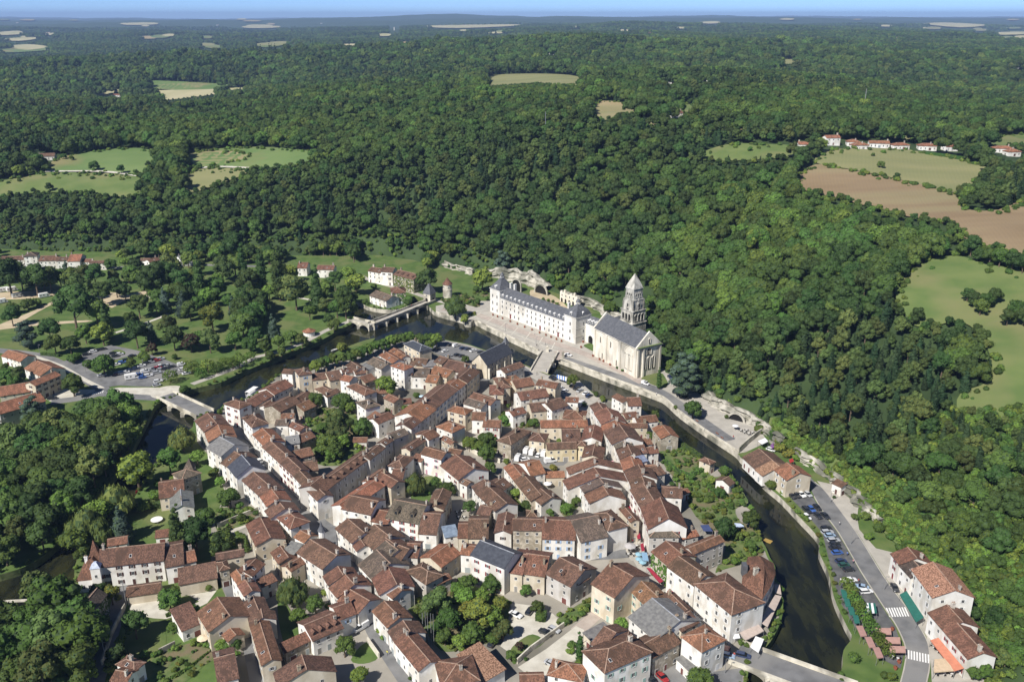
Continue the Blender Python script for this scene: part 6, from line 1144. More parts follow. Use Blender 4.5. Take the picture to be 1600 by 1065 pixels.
def build_valley_trees():
    # woods on the park bank and below the weir
    g = np.random.RandomState(4)
    woods = [[(-60,690),(30,690),(100,680),(150,668),(215,655),(238,668),(225,690),(200,722),(150,790),(105,840),(60,872),(0,893),(-60,905)], [(-60,1010),(10,985),(60,965),(120,965),(150,985),(130,1080),(-60,1140)], [(380,480),(405,470),(410,520),(390,545),(372,520)]]
    for wi, px in enumerate(woods):
        poly = np.array([P(*q)[:2] for q in px]); x0, y0 = poly.min(0); x1, y1 = poly.max(0); sp = 8.5
        for X in np.arange(x0, x1, sp):
            for Y in np.arange(y0, y1, sp):
                x, y = X+g.uniform(-2.4, 2.4), Y+g.uniform(-2.4, 2.4)
                if not in_poly(np.array([x]), np.array([y]), poly)[0] or in_poly(np.array([x]), np.array([y]), RIVER)[0]: continue
                kd = g.choice(['oak', 'oak', 'oak_dark', 'oak_lime', 'tall'], p=[.3, .2, .25, .15, .10])
                wd = {'oak': 'mid green', 'oak_dark': 'dark green', 'oak_lime': 'bright green', 'tall': 'olive green'}[kd]
                tree('woodland_tree', kd, wd+' tree in the '+(('bank wood near the road bridge' if y > 350 else 'bank wood opposite the river gardens' if y > 300 else 'bank wood above the weir')+(' deep inside' if x < -190 else ' by the water') if wi == 0 else 'wooded bank below the weir' if wi == 1 else 'park belt by the river path'), (x, y, -.2), float(g.uniform(.9, 1.45)), group='trees and shrubs of the valley')
    for tl, txt in VT.items():
        for it in txt.split(';'):
            a = it.split(); TR(a[0], tl, float(a[1]), float(a[2]), float(a[3]))
    # field trees and clumps on the hills
    def TH(kind, x, y, h_, where):
        nm, words, tk, hh, rr = KIND[kind]; q = march(x, y); tree(nm, kind, words+' '+where, (q[0], q[1], q[2]), h_/hh, group='trees of the hill fields', trunk=tk, sz=1.0)
    for kd, x, y, h_ in [('oak_dark',1520,482,9),('park',1538,486,10),('oak_dark',1552,478,10),('park',1530,496,10),('oak_dark',1510,474,9),('park',1585,505,12),('oak_dark',1598,512,11),('oak_dark',1572,512,10),('park',1606,498,11),('oak_dark',1432,505,9),('oak_dark',1480,560,15),('park',1500,570,15),('oak_dark',1518,578,14),('park',1490,585,14),('oak_dark',1508,600,14),('park',1525,602,12),('oak_dark',1470,590,13)]: TH(kd, x, y, h_, 'clumped on the sloping meadow')
    for kd, x, y, h_ in [('oak_dark',1516,400,13),('oak_dark',1404,438,13),('park',1560,420,12),('oak_dark',1580,425,12),('park',1545,415,11),('oak_dark',1596,430,12)]: TH(kd, x, y, h_, 'on the upper meadow edge')
    for kd, x, y, h_ in [('park',148,268,11),('oak_dark',190,273,10),('park',213,276,7),('park',100,250,7),('oak_dark',232,262,7),('park',112,252,6),('oak_dark',78,300,9),('park',330,264,5),('oak_dark',250,250,8)]: TH(kd, x, y, h_, 'standing in the sloping crop fields')
    for kd, x, y, h_ in [('park',1376,264,7),('park',1364,246,4),('oak_dark',1262,232,9),('park_lime',1282,238,12),('oak_dark',1520,250,9),('oak_dark',1535,250,9),('park',1172,238,5),('park',1185,234,4)]: TH(kd, x, y, h_, 'beside the hilltop estate')
    # tree walk on the island bank
    for k, (x, y) in enumerate([(410,850),(450,830),(490,812),(530,800),(580,795),(650,782),(690,770),(730,748),(770,730),(810,715),(850,700),(890,688),(930,675),(970,662),(1010,655),(1060,650),(1140,655),(1195,658),(1250,662)]):
        TR('park' if k % 3 else 'park_lime', 'o', x, y, 82, 'of the tree walk along the island bank')
    # belt of trees below the far cliff and in the park
    PKF = np.array(smooth_line([P(*q) for q in FOOT_PX[28:]], 6)); nb = 0
    for _ in range(420):
        k = g.randint(0, len(PKF)-1); a = PKF[k]; b = PKF[k+1]; dv = (b-a)/(np.linalg.norm(b-a)+1e-9); q = a+(b-a)*g.rand()+np.array([-dv[1], dv[0]])*g.uniform(1, 30)
        kd = g.choice(['park','oak_dark','olive','park_lime','oak_dark']); s_ = g.uniform(.75, 1.15); u, v = proj(q[0], q[1], 7.0); u0, v0 = proj(q[0], q[1], 0)
        if u < -20 or u > 760 or any(in_poly(np.array([u, u0]), np.array([v, v0]), pl).any() for pl in CLEAR[6:9]+[[(0,380),(175,380),(175,432),(0,432)],[(560,395),(665,395),(665,455),(560,455)],[(455,400),(545,400),(545,440),(455,440)],[(200,405),(255,405),(255,420),(200,420)]]): continue
        if any(in_poly(np.array([q[0]]), np.array([q[1]]), f_)[0] for f_, hh in FOOTP): continue
        nm, words, tk, hh, rr = KIND[kd]; tree('valley_tree', kd, words+' in the belt below the far cliff', (q[0], q[1], 0), s_*1.05, group='trees and shrubs of the valley', trunk=tk, sz=1.0); nb += 1
        if nb >= 95: break
    pk = [[(215,430),(400,428),(408,462),(340,520),(310,560),(262,520),(225,480),(190,470)], [(405,432),(455,425),(470,450),(440,470),(410,455)], [(0,440),(110,430),(150,440),(60,455),(0,460)], [(170,425),(215,425),(215,450),(175,445)]]
    for pl in pk:
        poly = np.array([P(*q)[:2] for q in pl]); x0, y0 = poly.min(0); x1, y1 = poly.max(0)
        for X in np.arange(x0, x1, 23.0):
            for Y in np.arange(y0, y1, 23.0):
                x, y = X+g.uniform(-5, 5), Y+g.uniform(-5, 5)
                if not in_poly(np.array([x]), np.array([y]), poly)[0]: continue
                kd = g.choice(['park','oak_dark','olive','fir','park_lime','blue'], p=[.3,.25,.15,.1,.12,.08]); nm, words, tk, hh, rr = KIND[kd]
                tree('park_tree', kd, words+' in the riverside park', (x, y, 0), float(g.uniform(.85, 1.3)), group='trees and shrubs of the valley', trunk=tk, sz=1.0)
    # hedges
    def hedge(tile, pts, w_, h_, label):
        ln = [TP(tile, *q)[:2] for q in pts]; gg = random.Random(len(pts)+int(pts[0][0])); v = []; f = []; L = [np.array(p) for p in smooth_line(ln, 2)]
        core = wallline('hedge', ln, -.1, h_, w_, M['leaf_core']); tag(core, label, 'hedge'); mb = MB()
        for a, b in zip(ln[:-1], ln[1:]):
            a = np.array(a); b = np.array(b); n = int(np.linalg.norm(b-a)*h_*14); d = (b-a)/np.linalg.norm(b-a); nv = np.array([-d[1], d[0]])
            for _ in range(n):
                p = a+(b-a)*gg.random(); sd = gg.choice((-1, 0, 1)); off = sd*w_/2 if sd else gg.uniform(-.5,.5)*w_; z = h_ if sd == 0 else gg.uniform(.1,1)*h_
                q = .2+.2*gg.random(); c = Vector((p[0]+nv[0]*off, p[1]+nv[1]*off, z)); u1 = Vector((gg.gauss(0,1),gg.gauss(0,1),gg.gauss(0,1))).normalized()*q; u2 = u1.orthogonal().normalized()*q
                mb.add([c+u1, c+u2, c-u1, c-u2], [(0,1,2,3)])
        mb.build('leaves', M['leaf_lime'], core)
    hedge('d', [(800,575),(920,650),(1040,730)], 1.6, 1.8, 'long clipped hedge along the narrow river arm'); hedge('d', [(740,760),(840,840),(940,880),(1080,820)], 1.5, 1.6, 'clipped hedge around the flower garden')
    hedge('k', [(1125,590),(1200,600)], 3.2, 2.2, 'boxy clipped hedge beside the gravel court'); hedge('n', [(230,690),(330,700)], 1.4, 1.4, 'low hedge beside the park road'); hedge('t', [(0,790),(110,740),(190,680)], 1.6, 1.8, 'garden hedge between the orange roofed villas'); hedge('i', [(640,655),(760,620)], 1.0, .9, 'low clipped hedge bordering the manor lawn'); hedge('s', [(520,395),(590,385),(640,378)], 2.0, 2.2, 'tall hedge behind the trampoline lawn')
    x = march(1448, 243); x2 = march(1540, 255); x3 = march(1620, 262)
    # estate hedges on the hill
    hz = link('hedge', mesh('hedge', *hill_hedge([x, x2, x3]), [M['leaf_hedge']])); tag(hz, 'long clipped hedge below the hilltop estate', 'hedge')
def hill_hedge(pts):
    v = []; f = []; gg = random.Random(3)
    for a, b in zip(pts[:-1], pts[1:]):
        a = Vector(a); b = Vector(b); n = max(2, int((b-a).length/1.2))
        for k in range(n):
            c = a.lerp(b, k/n); i = len(v); r = 1.5+.5*gg.random(); hh = 2.6+.6*gg.random()
            v += [(c.x-r,c.y-r,c.z-.5),(c.x+r,c.y-r,c.z-.5),(c.x+r,c.y+r,c.z-.5),(c.x-r,c.y+r,c.z-.5),(c.x-r*.7,c.y-r*.7,c.z+hh),(c.x+r*.7,c.y-r*.7,c.z+hh),(c.x+r*.7,c.y+r*.7,c.z+hh),(c.x-r*.7,c.y+r*.7,c.z+hh)]
            f += [(i+4,i+5,i+6,i+7),(i,i+1,i+5,i+4),(i+1,i+2,i+6,i+5),(i+2,i+3,i+7,i+6),(i+3,i,i+4,i+7)]
    return v, f
build_valley_trees()
def undergrowth():
    """bushes along the foot of the woods, forest edges and the open bank above the cliffs"""
    g = np.random.RandomState(9); pts = []; 
    L = np.array(smooth_line(FOOT, 10)); seg = np.linalg.norm(np.diff(L, axis=0), axis=1)
    for (a, b), l in zip(zip(L[:-1], L[1:]), seg):
        d = (b-a)/(l+1e-9); n = np.array([d[1], -d[0]])
        for _ in range(int(l*1.3)): pts.append(a+(b-a)*g.rand()+n*g.uniform(-2.5, 16))
    sx_, sy_ = zip(*SCRUB)
    for _ in range(1500):
        a_, b_ = g.uniform(min(sx_), max(sx_)), g.uniform(min(sy_), max(sy_))
        if in_poly(np.array([a_]), np.array([b_]), SCRUB)[0]:
            q = march(a_, b_)
            if q[2] > .5: pts.append(np.array(q[:2]))
    for (x0, x1, y0, y1, k) in [(1215,1480,690,900,500),(1400,1600,640,1010,1300)]:
        for _ in range(k):
            q = march(g.uniform(x0, x1), g.uniform(y0, y1)); 
            if q[2] > .5: pts.append(np.array(q[:2]))
    for pl, wp in FIELD_W:
        W_ = np.array(wp); cy = W_[:,1].mean()
        if cy > 1500: continue
        for a, b in zip(W_, np.roll(W_, -1, 0)):
            for _ in range(int(np.linalg.norm(b-a)*.3)): pts.append(a+(b-a)*g.rand()+g.uniform(-3, 3, 2)+np.array([0, -abs(g.normal(0, 6))]))
    pts = np.array(pts); ok = (pts[:,1] > 170) & (np.abs(pts[:,0]) < pts[:,1]*.66+60)
    pts = pts[ok]; rp = np.array([P(*q)[:2] for q in ((740,468),(800,470),(905,520),(985,568),(1035,575),(1090,614),(1150,650),(1200,690),(1160,720),(1000,620),(740,500))]); ok = ~in_poly(pts[:,0], pts[:,1], rp)
    for foot, hh in FOOTP: ok &= ~in_poly(pts[:,0], pts[:,1], foot)
    u, v = proj(pts[:,0], pts[:,1], np.maximum(terr(pts[:,0], pts[:,1]), 0)+1.5)
    for pl in CLEAR[1:3]: ok &= ~in_poly(u, v, pl)
    ok &= ~in_poly(pts[:,0], pts[:,1], np.array(ROAD_L+ROAD_R[::-1])); ok &= ~in_poly(pts[:,0], pts[:,1], np.array(tp('r', [(330,190),(440,190),(430,270),(440,330),(520,420),(600,440),(640,530),(690,640),(760,740),(840,850),(960,960),(1050,1000),(1040,1065),(790,1065)])))
    pts = pts[ok]
    z = np.maximum(terr(pts[:,0], pts[:,1]), 0); ms = CROWN['shrub']+CROWN['shrub_lime']
    gn_instancer('undergrowth', np.c_[pts, z-.2], g.uniform(.6, 1.5, len(pts))*np.where(in_poly(*proj(pts[:,0], pts[:,1], z), SCRUB), .75, 1), np.where(in_poly(*proj(pts[:,0], pts[:,1], z), SCRUB), g.choice([0,3,4,4], len(pts)), g.randint(0, 5, len(pts))), ms)
undergrowth()
def garden_plants():
    g = np.random.RandomState(31); pts = []
    for pl, m_ in GARDENS:
        if m_ != 'garden': continue
        a = np.array(pl); x0, y0 = a.min(0); x1, y1 = a.max(0); area = (x1-x0)*(y1-y0); n = int(area/5)
        q = np.c_[g.uniform(x0, x1, n), g.uniform(y0, y1, n)]; ok = in_poly(q[:,0], q[:,1], a)
        for f_, hh in FOOTP: ok &= ~in_poly(q[:,0], q[:,1], f_)
        pts.append(q[ok])
    # reeds and bushes along the natural banks
    for ln, sg in ((OUT, 1), (INN, -1)):
        L = np.array(ln)
        for a, b in zip(L[:-1], L[1:]):
            d = (b-a); l = np.linalg.norm(d)+1e-9; nv = np.array([-d[1], d[0]])/l*sg; mid = (a+b)/2; u, v = proj(mid[0], mid[1], 0)
            if 640 < u < 1170 and v < 730 and sg == 1: continue
            if sg == -1 and 640 < u < 1040 and v < 670: continue
            for _ in range(int(l*.5)): pts.append((a+d*g.rand()+nv*g.uniform(.2, 1.8))[None])
    pts = np.concatenate(pts)
    gn_instancer('garden_plants', np.c_[pts, np.full(len(pts), -.1)], g.uniform(.2, .75, len(pts)), g.randint(0, 6, len(pts)), CROWN['shrub']+CROWN['shrub_lime']+CROWN['shrub_yellow'])
garden_plants()

# ------------------------------------------------------------------ vehicles
def paint():
    m, n, b = nodes('car_paint'); oi = n.nodes.new('ShaderNodeObjectInfo'); n.links.new(oi.outputs['Color'], b.inputs['Base Color']); b.inputs['Roughness'].default_value = .28; b.inputs['Coat Weight'].default_value = .6; return m
M['paint'] = paint(); M['tyre'] = mat('tyre_rubber', (.018,.018,.018), rough=.9); M['rim'] = mat('wheel_rim', (.35,.35,.36), rough=.4, metal=.6); M['carglass'] = mat('car_glass', (.012,.015,.018), rough=.08, spec=.6); M['lamp'] = mat('head_lamp', (.6,.6,.58), rough=.2); M['taillamp'] = mat('tail_lamp', (.3,.02,.02), rough=.3)
def loft(secs, mi=0):
    """closed skin through cross sections [(x, [(y,z)...])...]"""
    mb = MB(); n = len(secs[0][1])
    for x, ring in secs: mb.v += [(x, y, z) for y, z in ring]
    for i in range(len(secs)-1):
        for k in range(n): mb.f.append((i*n+k, i*n+(k+1) % n, (i+1)*n+(k+1) % n, (i+1)*n+k)); mb.m.append(mi)
    mb.f.append(tuple(range(n))[::-1]); mb.m.append(mi); mb.f.append(tuple((len(secs)-1)*n+k for k in range(n))); mb.m.append(mi); return mb
def car_meshes(L, W_, hood, belt, roof, cab, van=False):
    w2 = W_/2
    def ring(w, z0, z1, b=.08): return [(-w+b,z0),(w-b,z0),(w,z0+b),(w,z1-b),(w-b*1.5,z1),(-w+b*1.5,z1),(-w,z1-b),(-w,z0+b)]
    x = L/2
    if van: secs = [(-x, ring(w2*.95,.35,belt)), (-x+.15, ring(w2,.28,belt+.05)), (x-1.0, ring(w2,.28,belt+.05)), (x-.15, ring(w2*.96,.3,hood)), (x, ring(w2*.88,.4,hood-.15))]
    else: secs = [(-x, ring(w2*.86,.42,belt-.12)), (-x+.18, ring(w2*.97,.3,belt)), (-x*.4, ring(w2,.24,belt+.02)), (x*.35, ring(w2,.24,belt)), (x*.55, ring(w2*.99,.26,hood+.06)), (x-.2, ring(w2*.95,.3,hood-.05)), (x, ring(w2*.84,.4,hood-.2))]
    mb = loft(secs); a, b, c, d = cab; rw = w2*.78 if not van else w2*.93
    g_ = MB(); g_.add([(a,-w2*.95,belt-.03),(d,-w2*.95,belt-.03),(d,w2*.95,belt-.03),(a,w2*.95,belt-.03),(b,-rw,roof-.06),(c,-rw,roof-.06),(c,rw,roof-.06),(b,rw,roof-.06)], [(0,1,5,4),(1,2,6,5),(2,3,7,6),(3,0,4,7)])
    r_ = MB(); r_.add([(b-.05,-rw-.02,roof-.07),(c+.05,-rw-.02,roof-.07),(c+.05,rw+.02,roof-.07),(b-.05,rw+.02,roof-.07),(b+.1,-rw+.12,roof),(c-.1,-rw+.12,roof),(c-.1,rw-.12,roof),(b+.1,rw-.12,roof)], [(0,1,5,4),(1,2,6,5),(2,3,7,6),(3,0,4,7),(4,5,6,7)])
    n0 = len(mb.v); mb.v += r_.v; mb.f += [tuple(i+n0 for i in f) for f in r_.f]; mb.m += r_.m
    if van:  # panel sides behind the cab
        mb.box(-x+.05, b+.05 if False else c-1.2, -rw-.05, rw+.05, belt-.05, roof-.02)
    body = mesh('body', mb.v, mb.f, [M['paint']], mb.m); glass = mesh('windows', g_.v, g_.f, [M['carglass']], g_.m)
    return body, glass
def wheel_mesh():
    mb = MB(); n = 12
    for (r, y) in ((.31,-.1),(.31,.1),(.2,.11),(.2,-.11)):
        pass
    for y0, y1, r, mi in ((-.1,.1,.31,0),(-.115,.115,.19,1)):
        b = len(mb.v)
        for y in (y0, y1):
            for k in range(n): a = 2*math.pi*k/n; mb.v.append((r*math.cos(a), y, r*math.sin(a)))
        for k in range(n): mb.f.append((b+k, b+(k+1) % n, b+n+(k+1) % n, b+n+k)); mb.m.append(mi)
        mb.f.append(tuple(b+k for k in range(n))); mb.m.append(mi); mb.f.append(tuple(b+n+k for k in reversed(range(n)))); mb.m.append(mi)
    return mesh('wheel', mb.v, mb.f, [M['tyre'], M['rim']], mb.m)
WHEEL = wheel_mesh()
def _lamp(m): mb = MB(); mb.box(-.04,.05,-.2,.2,-.08,.08); return mesh('lamp', mb.v, mb.f, [m])
HL, TL = _lamp(M['lamp']), _lamp(M['taillamp'])
CARS = dict(hatch=(4.0,1.72)+(car_meshes(4.0,1.72,.86,.95,1.46,(-1.85,-1.35,.35,1.05)),), saloon=(4.5,1.78)+(car_meshes(4.5,1.78,.84,.92,1.42,(-1.6,-.95,.3,1.05)),), estate=(4.5,1.78)+(car_meshes(4.5,1.78,.88,.97,1.52,(-2.15,-1.85,.35,1.1)),), van=(5.3,1.95)+(car_meshes(5.3,1.95,1.15,1.2,2.25,(.3,.5,1.15,2.1),True),), small_van=(4.3,1.75)+(car_meshes(4.3,1.75,1.0,1.05,1.82,(.0,.2,.75,1.4),True),))
CARC = dict(w=(.74,.74,.73), s=(.42,.43,.44), d=(.03,.032,.036), n=(.03,.045,.10), b=(.05,.12,.36), r=(.32,.03,.03), g=(.03,.09,.07), l=(.30,.40,.52), m=(.10,.02,.03))
CARN = dict(w='white', s='silver', d='black', n='navy', b='blue', r='red', g='green', l='pale blue', m='maroon')
NCAR = {}
def CAR(tile, x, y, dx, dy, col, kind=None, where='', z=0.0):
    kind = kind or rnd.choice(['hatch','hatch','saloon','estate']); L, W_, (body, glass) = CARS[kind]
    p = TP(tile, x, y, .6); q = TP(tile, x+dx, y+dy, .6); rz = math.atan2(q[1]-p[1], q[0]-p[0])
    kn = {'hatch': 'hatchback', 'saloon': 'saloon', 'estate': 'estate car', 'van': 'panel van', 'small_van': 'small van'}[kind]
    t = thing('van' if 'van' in kind else 'parked_car', '%s %s parked %s' % (CARN[col], kn, where), 'van' if 'van' in kind else 'car', (p[0], p[1], z), rz, 'vehicles parked around the town')
    link('body', body, t, color=CARC[col]); link('windows', glass, t)
    for sx in (-L*.31, L*.31):
        for sy in (-1, 1): link('wheel', WHEEL, t, (sx, sy*(W_/2-.08), .31))
    for sy in (-1, 1): link('headlight', HL, t, (L/2-.12, sy*W_*.33, .62)); link('tail_light', TL, t, (-L/2+.05, sy*W_*.34, .72))
    return t
def cars(tile, dx, dy, where, txt):
    for it in txt.split(';'):
        a = it.split(); CAR(tile, float(a[0]), float(a[1]), dx, dy, a[2], {'v':'van','k':'small_van','h':'hatch','e':'estate','a':'saloon'}.get(a[3]) if len(a) > 3 else None, where, .1)
cars('r', 25, 18, 'below the cream gable house', '113 167 d;136 163 d;160 160 w;192 159 s'); cars('r', 22, 19, 'in the middle of the riverside car park', '186 236 d;209 231 b;237 223 d;239 262 d;276 263 d;187 268 w')
cars('r', 40, -4, 'in the long row by the river wall', '280 323 d;286 342 s;299 358 l;317 382 s;322 399 d;323 416 d;334 441 b;352 482 n;367 501 g;389 522 d;397 573 w;472 628 w e'); cars('r', 25, 45, 'at the kerb beside the green awning', '612 610 d a'); cars('r', -30, -6, 'beside the row of planes', '452 606 l')
cars('c', 46, -14, 'on the quay car park behind the chapel', '20 98 d;66 105 w k;122 127 n;162 132 n;210 146 w;275 160 d;75 182 d;112 190 d;8 192 s;-60 60 d;-90 130 d;-25 150 w'); cars('c', 44, -24, 'on the market quay', '865 365 d;892 380 d;940 458 w;972 482 w;1068 458 d;1096 478 s;1146 501 w;1174 522 n;1112 590 w v;1035 440 d')
cars('c', 55, 14, 'crossing the esplanade', '1000 181 w'); cars('p', 50, 16, 'on the church road', '1192 972 w k'); cars('d', 34, -22, 'under the big cedar', '830 168 d;862 188 d;890 205 d;918 218 d'); cars('p', 20, 20, 'beside the church lawn', '1362 928 n'); cars('q', 50, 16, 'below the walled terrace', '730 630 w')
cars('g', 40, -60, 'in the court of white vans', '265 188 w v;335 128 w v;382 140 w v;432 162 w h;482 152 w v'); cars('g', 50, -8, 'outside the yellow coach house', '322 198 w h;532 212 w v;655 185 s')
cars('k', 90, 42, 'on the gravel court', '975 565 w a;1195 698 d a;1258 676 s h;1240 928 s a'); cars('k', 30, -40, 'beside the bamboo garden', '1080 537 d;800 777 d'); cars('j', -100, 58, 'at the end of the lane', '1058 662 w v'); cars('l', 70, 66, 'in front of the large white house', '825 1027 r a;752 1055 d'); cars('m', 85, 20, 'on the bridge approach', '700 884 n e;598 885 l'); cars('m', 10, -45, 'in the hotel shadow', '590 850 r')
cars('t', 62, -12, 'in the park bank car park', '705 526 w;750 513 d;778 508 d;655 549 d;597 576 d;860 541 d;872 561 d;906 546 w;925 609 b;880 626 w;770 706 s;885 696 m;922 689 w;952 683 w;985 666 n;1025 656 n;1070 633 w;1110 613 d;1142 606 s;1187 594 r;1214 581 s;1050 706 b k;1078 723 b;1122 709 w;1098 679 w k;1140 667 s;1166 661 d;1196 651 r;1186 686 s;1216 662 s;1216 636 w;1247 657 d;1271 633 s;1242 637 d;1296 642 d;1372 626 w k;1382 661 w;1410 692 w;1196 751 w;1186 781 s;1000 560 d;960 590 d'); cars('t', 90, -12, 'beside the park lane', '395 880 d e')
cars('e', 40, 40, 'in the straight street', '352 215 w h;368 240 w h'); cars('n', 30, -20, 'along the valley road', '660 208 s;720 205 w')
def camper(tile, x, y, dx, dy, label):
    p = TP(tile, x, y, 1); q = TP(tile, x+dx, y+dy, 1); t = thing('motorhome', label, 'motorhome', (p[0], p[1], .05), math.atan2(q[1]-p[1], q[0]-p[0]), 'motorhomes on the sandy park')
    mb = MB(); mb.box(-3.2,1.6,-1.1,1.1,.45,2.9); mb.add([(1.6,-1.1,1.9),(2.7,-1.05,2.1),(2.7,1.05,2.1),(1.6,1.1,1.9),(1.6,-1.1,2.9),(2.3,-1.0,2.85),(2.3,1.0,2.85),(1.6,1.1,2.9)], [(0,1,5,4),(1,2,6,5),(2,3,7,6),(4,5,6,7),(0,3,2,1)]); mb.box(1.6,3.3,-1.0,1.0,.4,1.25)
    link('body', mesh('body', mb.v, mb.f, [M['white']], mb.m), t); g_ = MB(); g_.add([(1.6,-.98,1.25),(2.9,-.95,1.25),(2.9,.95,1.25),(1.6,.98,1.25),(1.6,-.95,1.9),(2.2,-.9,1.9),(2.2,.9,1.9),(1.6,.95,1.9)], [(0,1,5,4),(1,2,6,5),(2,3,7,6)]); link('windscreen', mesh('windscreen', g_.v, g_.f, [M['carglass']], g_.m), t)
    for xx in (-2.2, -.4): put('window', WIN, t, xx, -1.1, 1.5, 0, (.9,.6,.7))
    for xx in (-1.9, 2.2):
        for sy in (-1, 1): link('wheel', WHEEL, t, (xx, sy*.95, .33))
for x, y in ((25,330),(67,328),(97,362),(10,394),(245,362)): camper('n', x, y, 40, -7, 'white motorhome parked on the sandy camping ground')
camper('t', 995, 722, 60, -10, 'white motorhome among the cars of the park bank car park')
# ------------------------------------------------------------------ awnings, parasols, boats, people, small things
M['canvas'] = mat('canvas', (.9,.9,.9), (1.08,1.08,1.08), .8, tint=True, rough=.8); M['metal'] = mat('grey_metal', (.30,.30,.30), rough=.5, metal=.4); M['flowers'] = mat('red_flowers', (.35,.02,.03), (.10,.10,.03), 6); M['pot'] = mat('clay_pot', (.28,.12,.07), rough=.8)
def awning(tile, back, front, label, col, zb=3.2, zf=2.5, stripes=None, cat='awning', name='awning'):
    b0, b1 = [Vector(TP(tile, *q, zb)) for q in back]; f0, f1 = [Vector(TP(tile, *q, zf)) for q in front]; c = (b0+b1+f0+f1)/4; t = thing(name, label, cat, (c.x, c.y, 0)); o_ = Vector((c.x, c.y, 0)); n = stripes or 1
    for k in range(n):
        mb = MB(); a0 = b0.lerp(b1, k/n)-o_; a1 = b0.lerp(b1, (k+1)/n)-o_; c0 = f0.lerp(f1, k/n)-o_; c1 = f0.lerp(f1, (k+1)/n)-o_; dz = Vector((0,0,.06)); dv = Vector((0,0,.3))
        mb.add([a0,a1,c1,c0,a0-dz,a1-dz,c1-dz,c0-dz,c0-dv,c1-dv], [(0,3,2,1),(4,5,6,7),(0,1,5,4),(3,8,9,2),(1,2,6,5),(3,0,4,7)]); mb.build('canvas' if n == 1 else 'stripe', M['canvas'], t, color=col if (not stripes or k % 2 == 0) else (.75,.76,.76))
    for q in (f0, f1, b0, b1): mb = MB(); p = q-o_; mb.bar((p.x,p.y,0), (p.x,p.y,p.z-.06), .08, .08); mb.build('post', M['metal'], t)
    return t
GRN, TAU, ORA, REDC, PNK = (.025,.13,.10), (.46,.38,.33), (.52,.20,.12), (.25,.02,.04), (.62,.30,.36)
awning('r', [(668,624),(752,752)], [(636,642),(716,776)], 'long dark green awning on the white restaurant front', GRN)
for k_, (x, y) in enumerate([(366,638),(381,680),(401,720),(424,760)]): awning('r', [(x-16,y-20),(x+10,y-18)], [(x-6,y+20),(x+20,y+18)], 'dark green terrace canopy, %s along the river wall' % ORD[k_], GRN, 2.9, 2.7, cat='canopy', name='terrace_canopy')
for k_, (x, y) in enumerate([(450,818),(492,872),(530,922)]): awning('r', [(x-26,y-25),(x+6,y-26)], [(x-4,y+26),(x+28,y+22)], 'dusty pink terrace canopy, %s after the green ones' % ORD[k_], (.36,.21,.18), 2.9, 2.7, cat='canopy', name='terrace_canopy')
for k_, (x, y) in enumerate([(556,818),(600,862),(625,905)]): awning('r', [(x-40,y-16),(x+36,y-14)], [(x-36,y+14),(x+40,y+16)], 'dusty pink roadside canopy, %s from the green striped one' % ORD[k_], (.40,.24,.20), 2.9, 2.6, cat='canopy', name='terrace_canopy')
awning('r', [(462,682),(518,684)], [(466,728),(526,730)], 'green and white striped canopy beside the plane row', GRN, 2.9, 2.7, stripes=5, cat='canopy', name='terrace_canopy')
awning('r', [(822,850),(946,998)], [(784,862),(900,1012)], 'orange restaurant awning with seams', ORA, 3.4, 2.6, stripes=None); awning('r', [(802,954),(852,950)], [(800,1016),(902,1008)], 'beige restaurant awning beside the orange one', (.55,.42,.28), 2.9, 2.5)
awning('m', [(915,470),(815,656)], [(962,480),(866,692)], 'long taupe canopy over the hotel river terrace', TAU, 3.0, 2.7, cat='canopy', name='terrace_canopy'); awning('m', [(676,730),(800,664)], [(716,780),(842,716)], 'taupe canopy below the hotel corner', TAU, 3.0, 2.7, cat='canopy', name='terrace_canopy'); awning('m', [(912,400),(950,402)], [(916,455),(960,466)], 'small grey canopy at the curved hotel wing', TAU, 3.0, 2.8, cat='canopy', name='terrace_canopy')
awning('m', [(785,752),(842,772)], [(750,822),(806,862)], 'white domed canopy at the terrace end', (.75,.75,.74), 3.0, 2.8, cat='canopy', name='terrace_canopy'); awning('m', [(640,742),(670,735)], [(632,768),(680,762)], 'little white awning at the hotel door', (.75,.75,.74), 2.8, 2.4)
awning('1', [(870,345),(922,490)], [(842,356),(886,506)], 'pale pink awning over the narrow shopping street', PNK, 3.4, 2.9); awning('1', [(1100,965),(1125,1040)], [(1045,985),(1075,1055)], 'dark red square awning in shopping street', REDC, 3.4, 2.8)
for x, y, lb in ((190,482,'above the cafe corner'), (222,578,'beside the blue parasols'), (175,440,'next to the stone arch shop')): awning('h', [(x+8,y-32),(x+18,y+28)], [(x-16,y-24),(x-6,y+34)], 'dark red shop awning '+lb, REDC, 3.2, 2.6)
awning('m', [(72,290),(158,378)], [(46,288),(135,392)], 'long dark red awning under the ivy wall', REDC, 3.2, 2.6); awning('m', [(200,430),(262,480)], [(186,446),(252,502)], 'dark red awning on the hotel terrace shop', REDC, 3.2, 2.6); awning('c', [(905,345),(985,365)], [(905,372),(985,396)], 'blue and white striped market stall on quay', (.12,.22,.50), 2.8, 2.4, stripes=8, cat='stall', name='market_stall'); awning('q', [(640,570),(690,548)], [(668,594),(712,572)], 'white square tent below the terrace wall', (.78,.78,.77), 2.8, 2.7, cat='tent', name='tent'); awning('q', [(725,600),(745,582)], [(742,624),(764,596)], 'purple awning beside the white tent', (.22,.10,.26), 2.8, 2.5)
awning('q', [(855,700),(880,690)], [(862,722),(890,710)], 'red awning at the rock bar', (.35,.03,.03), 2.8, 2.5)
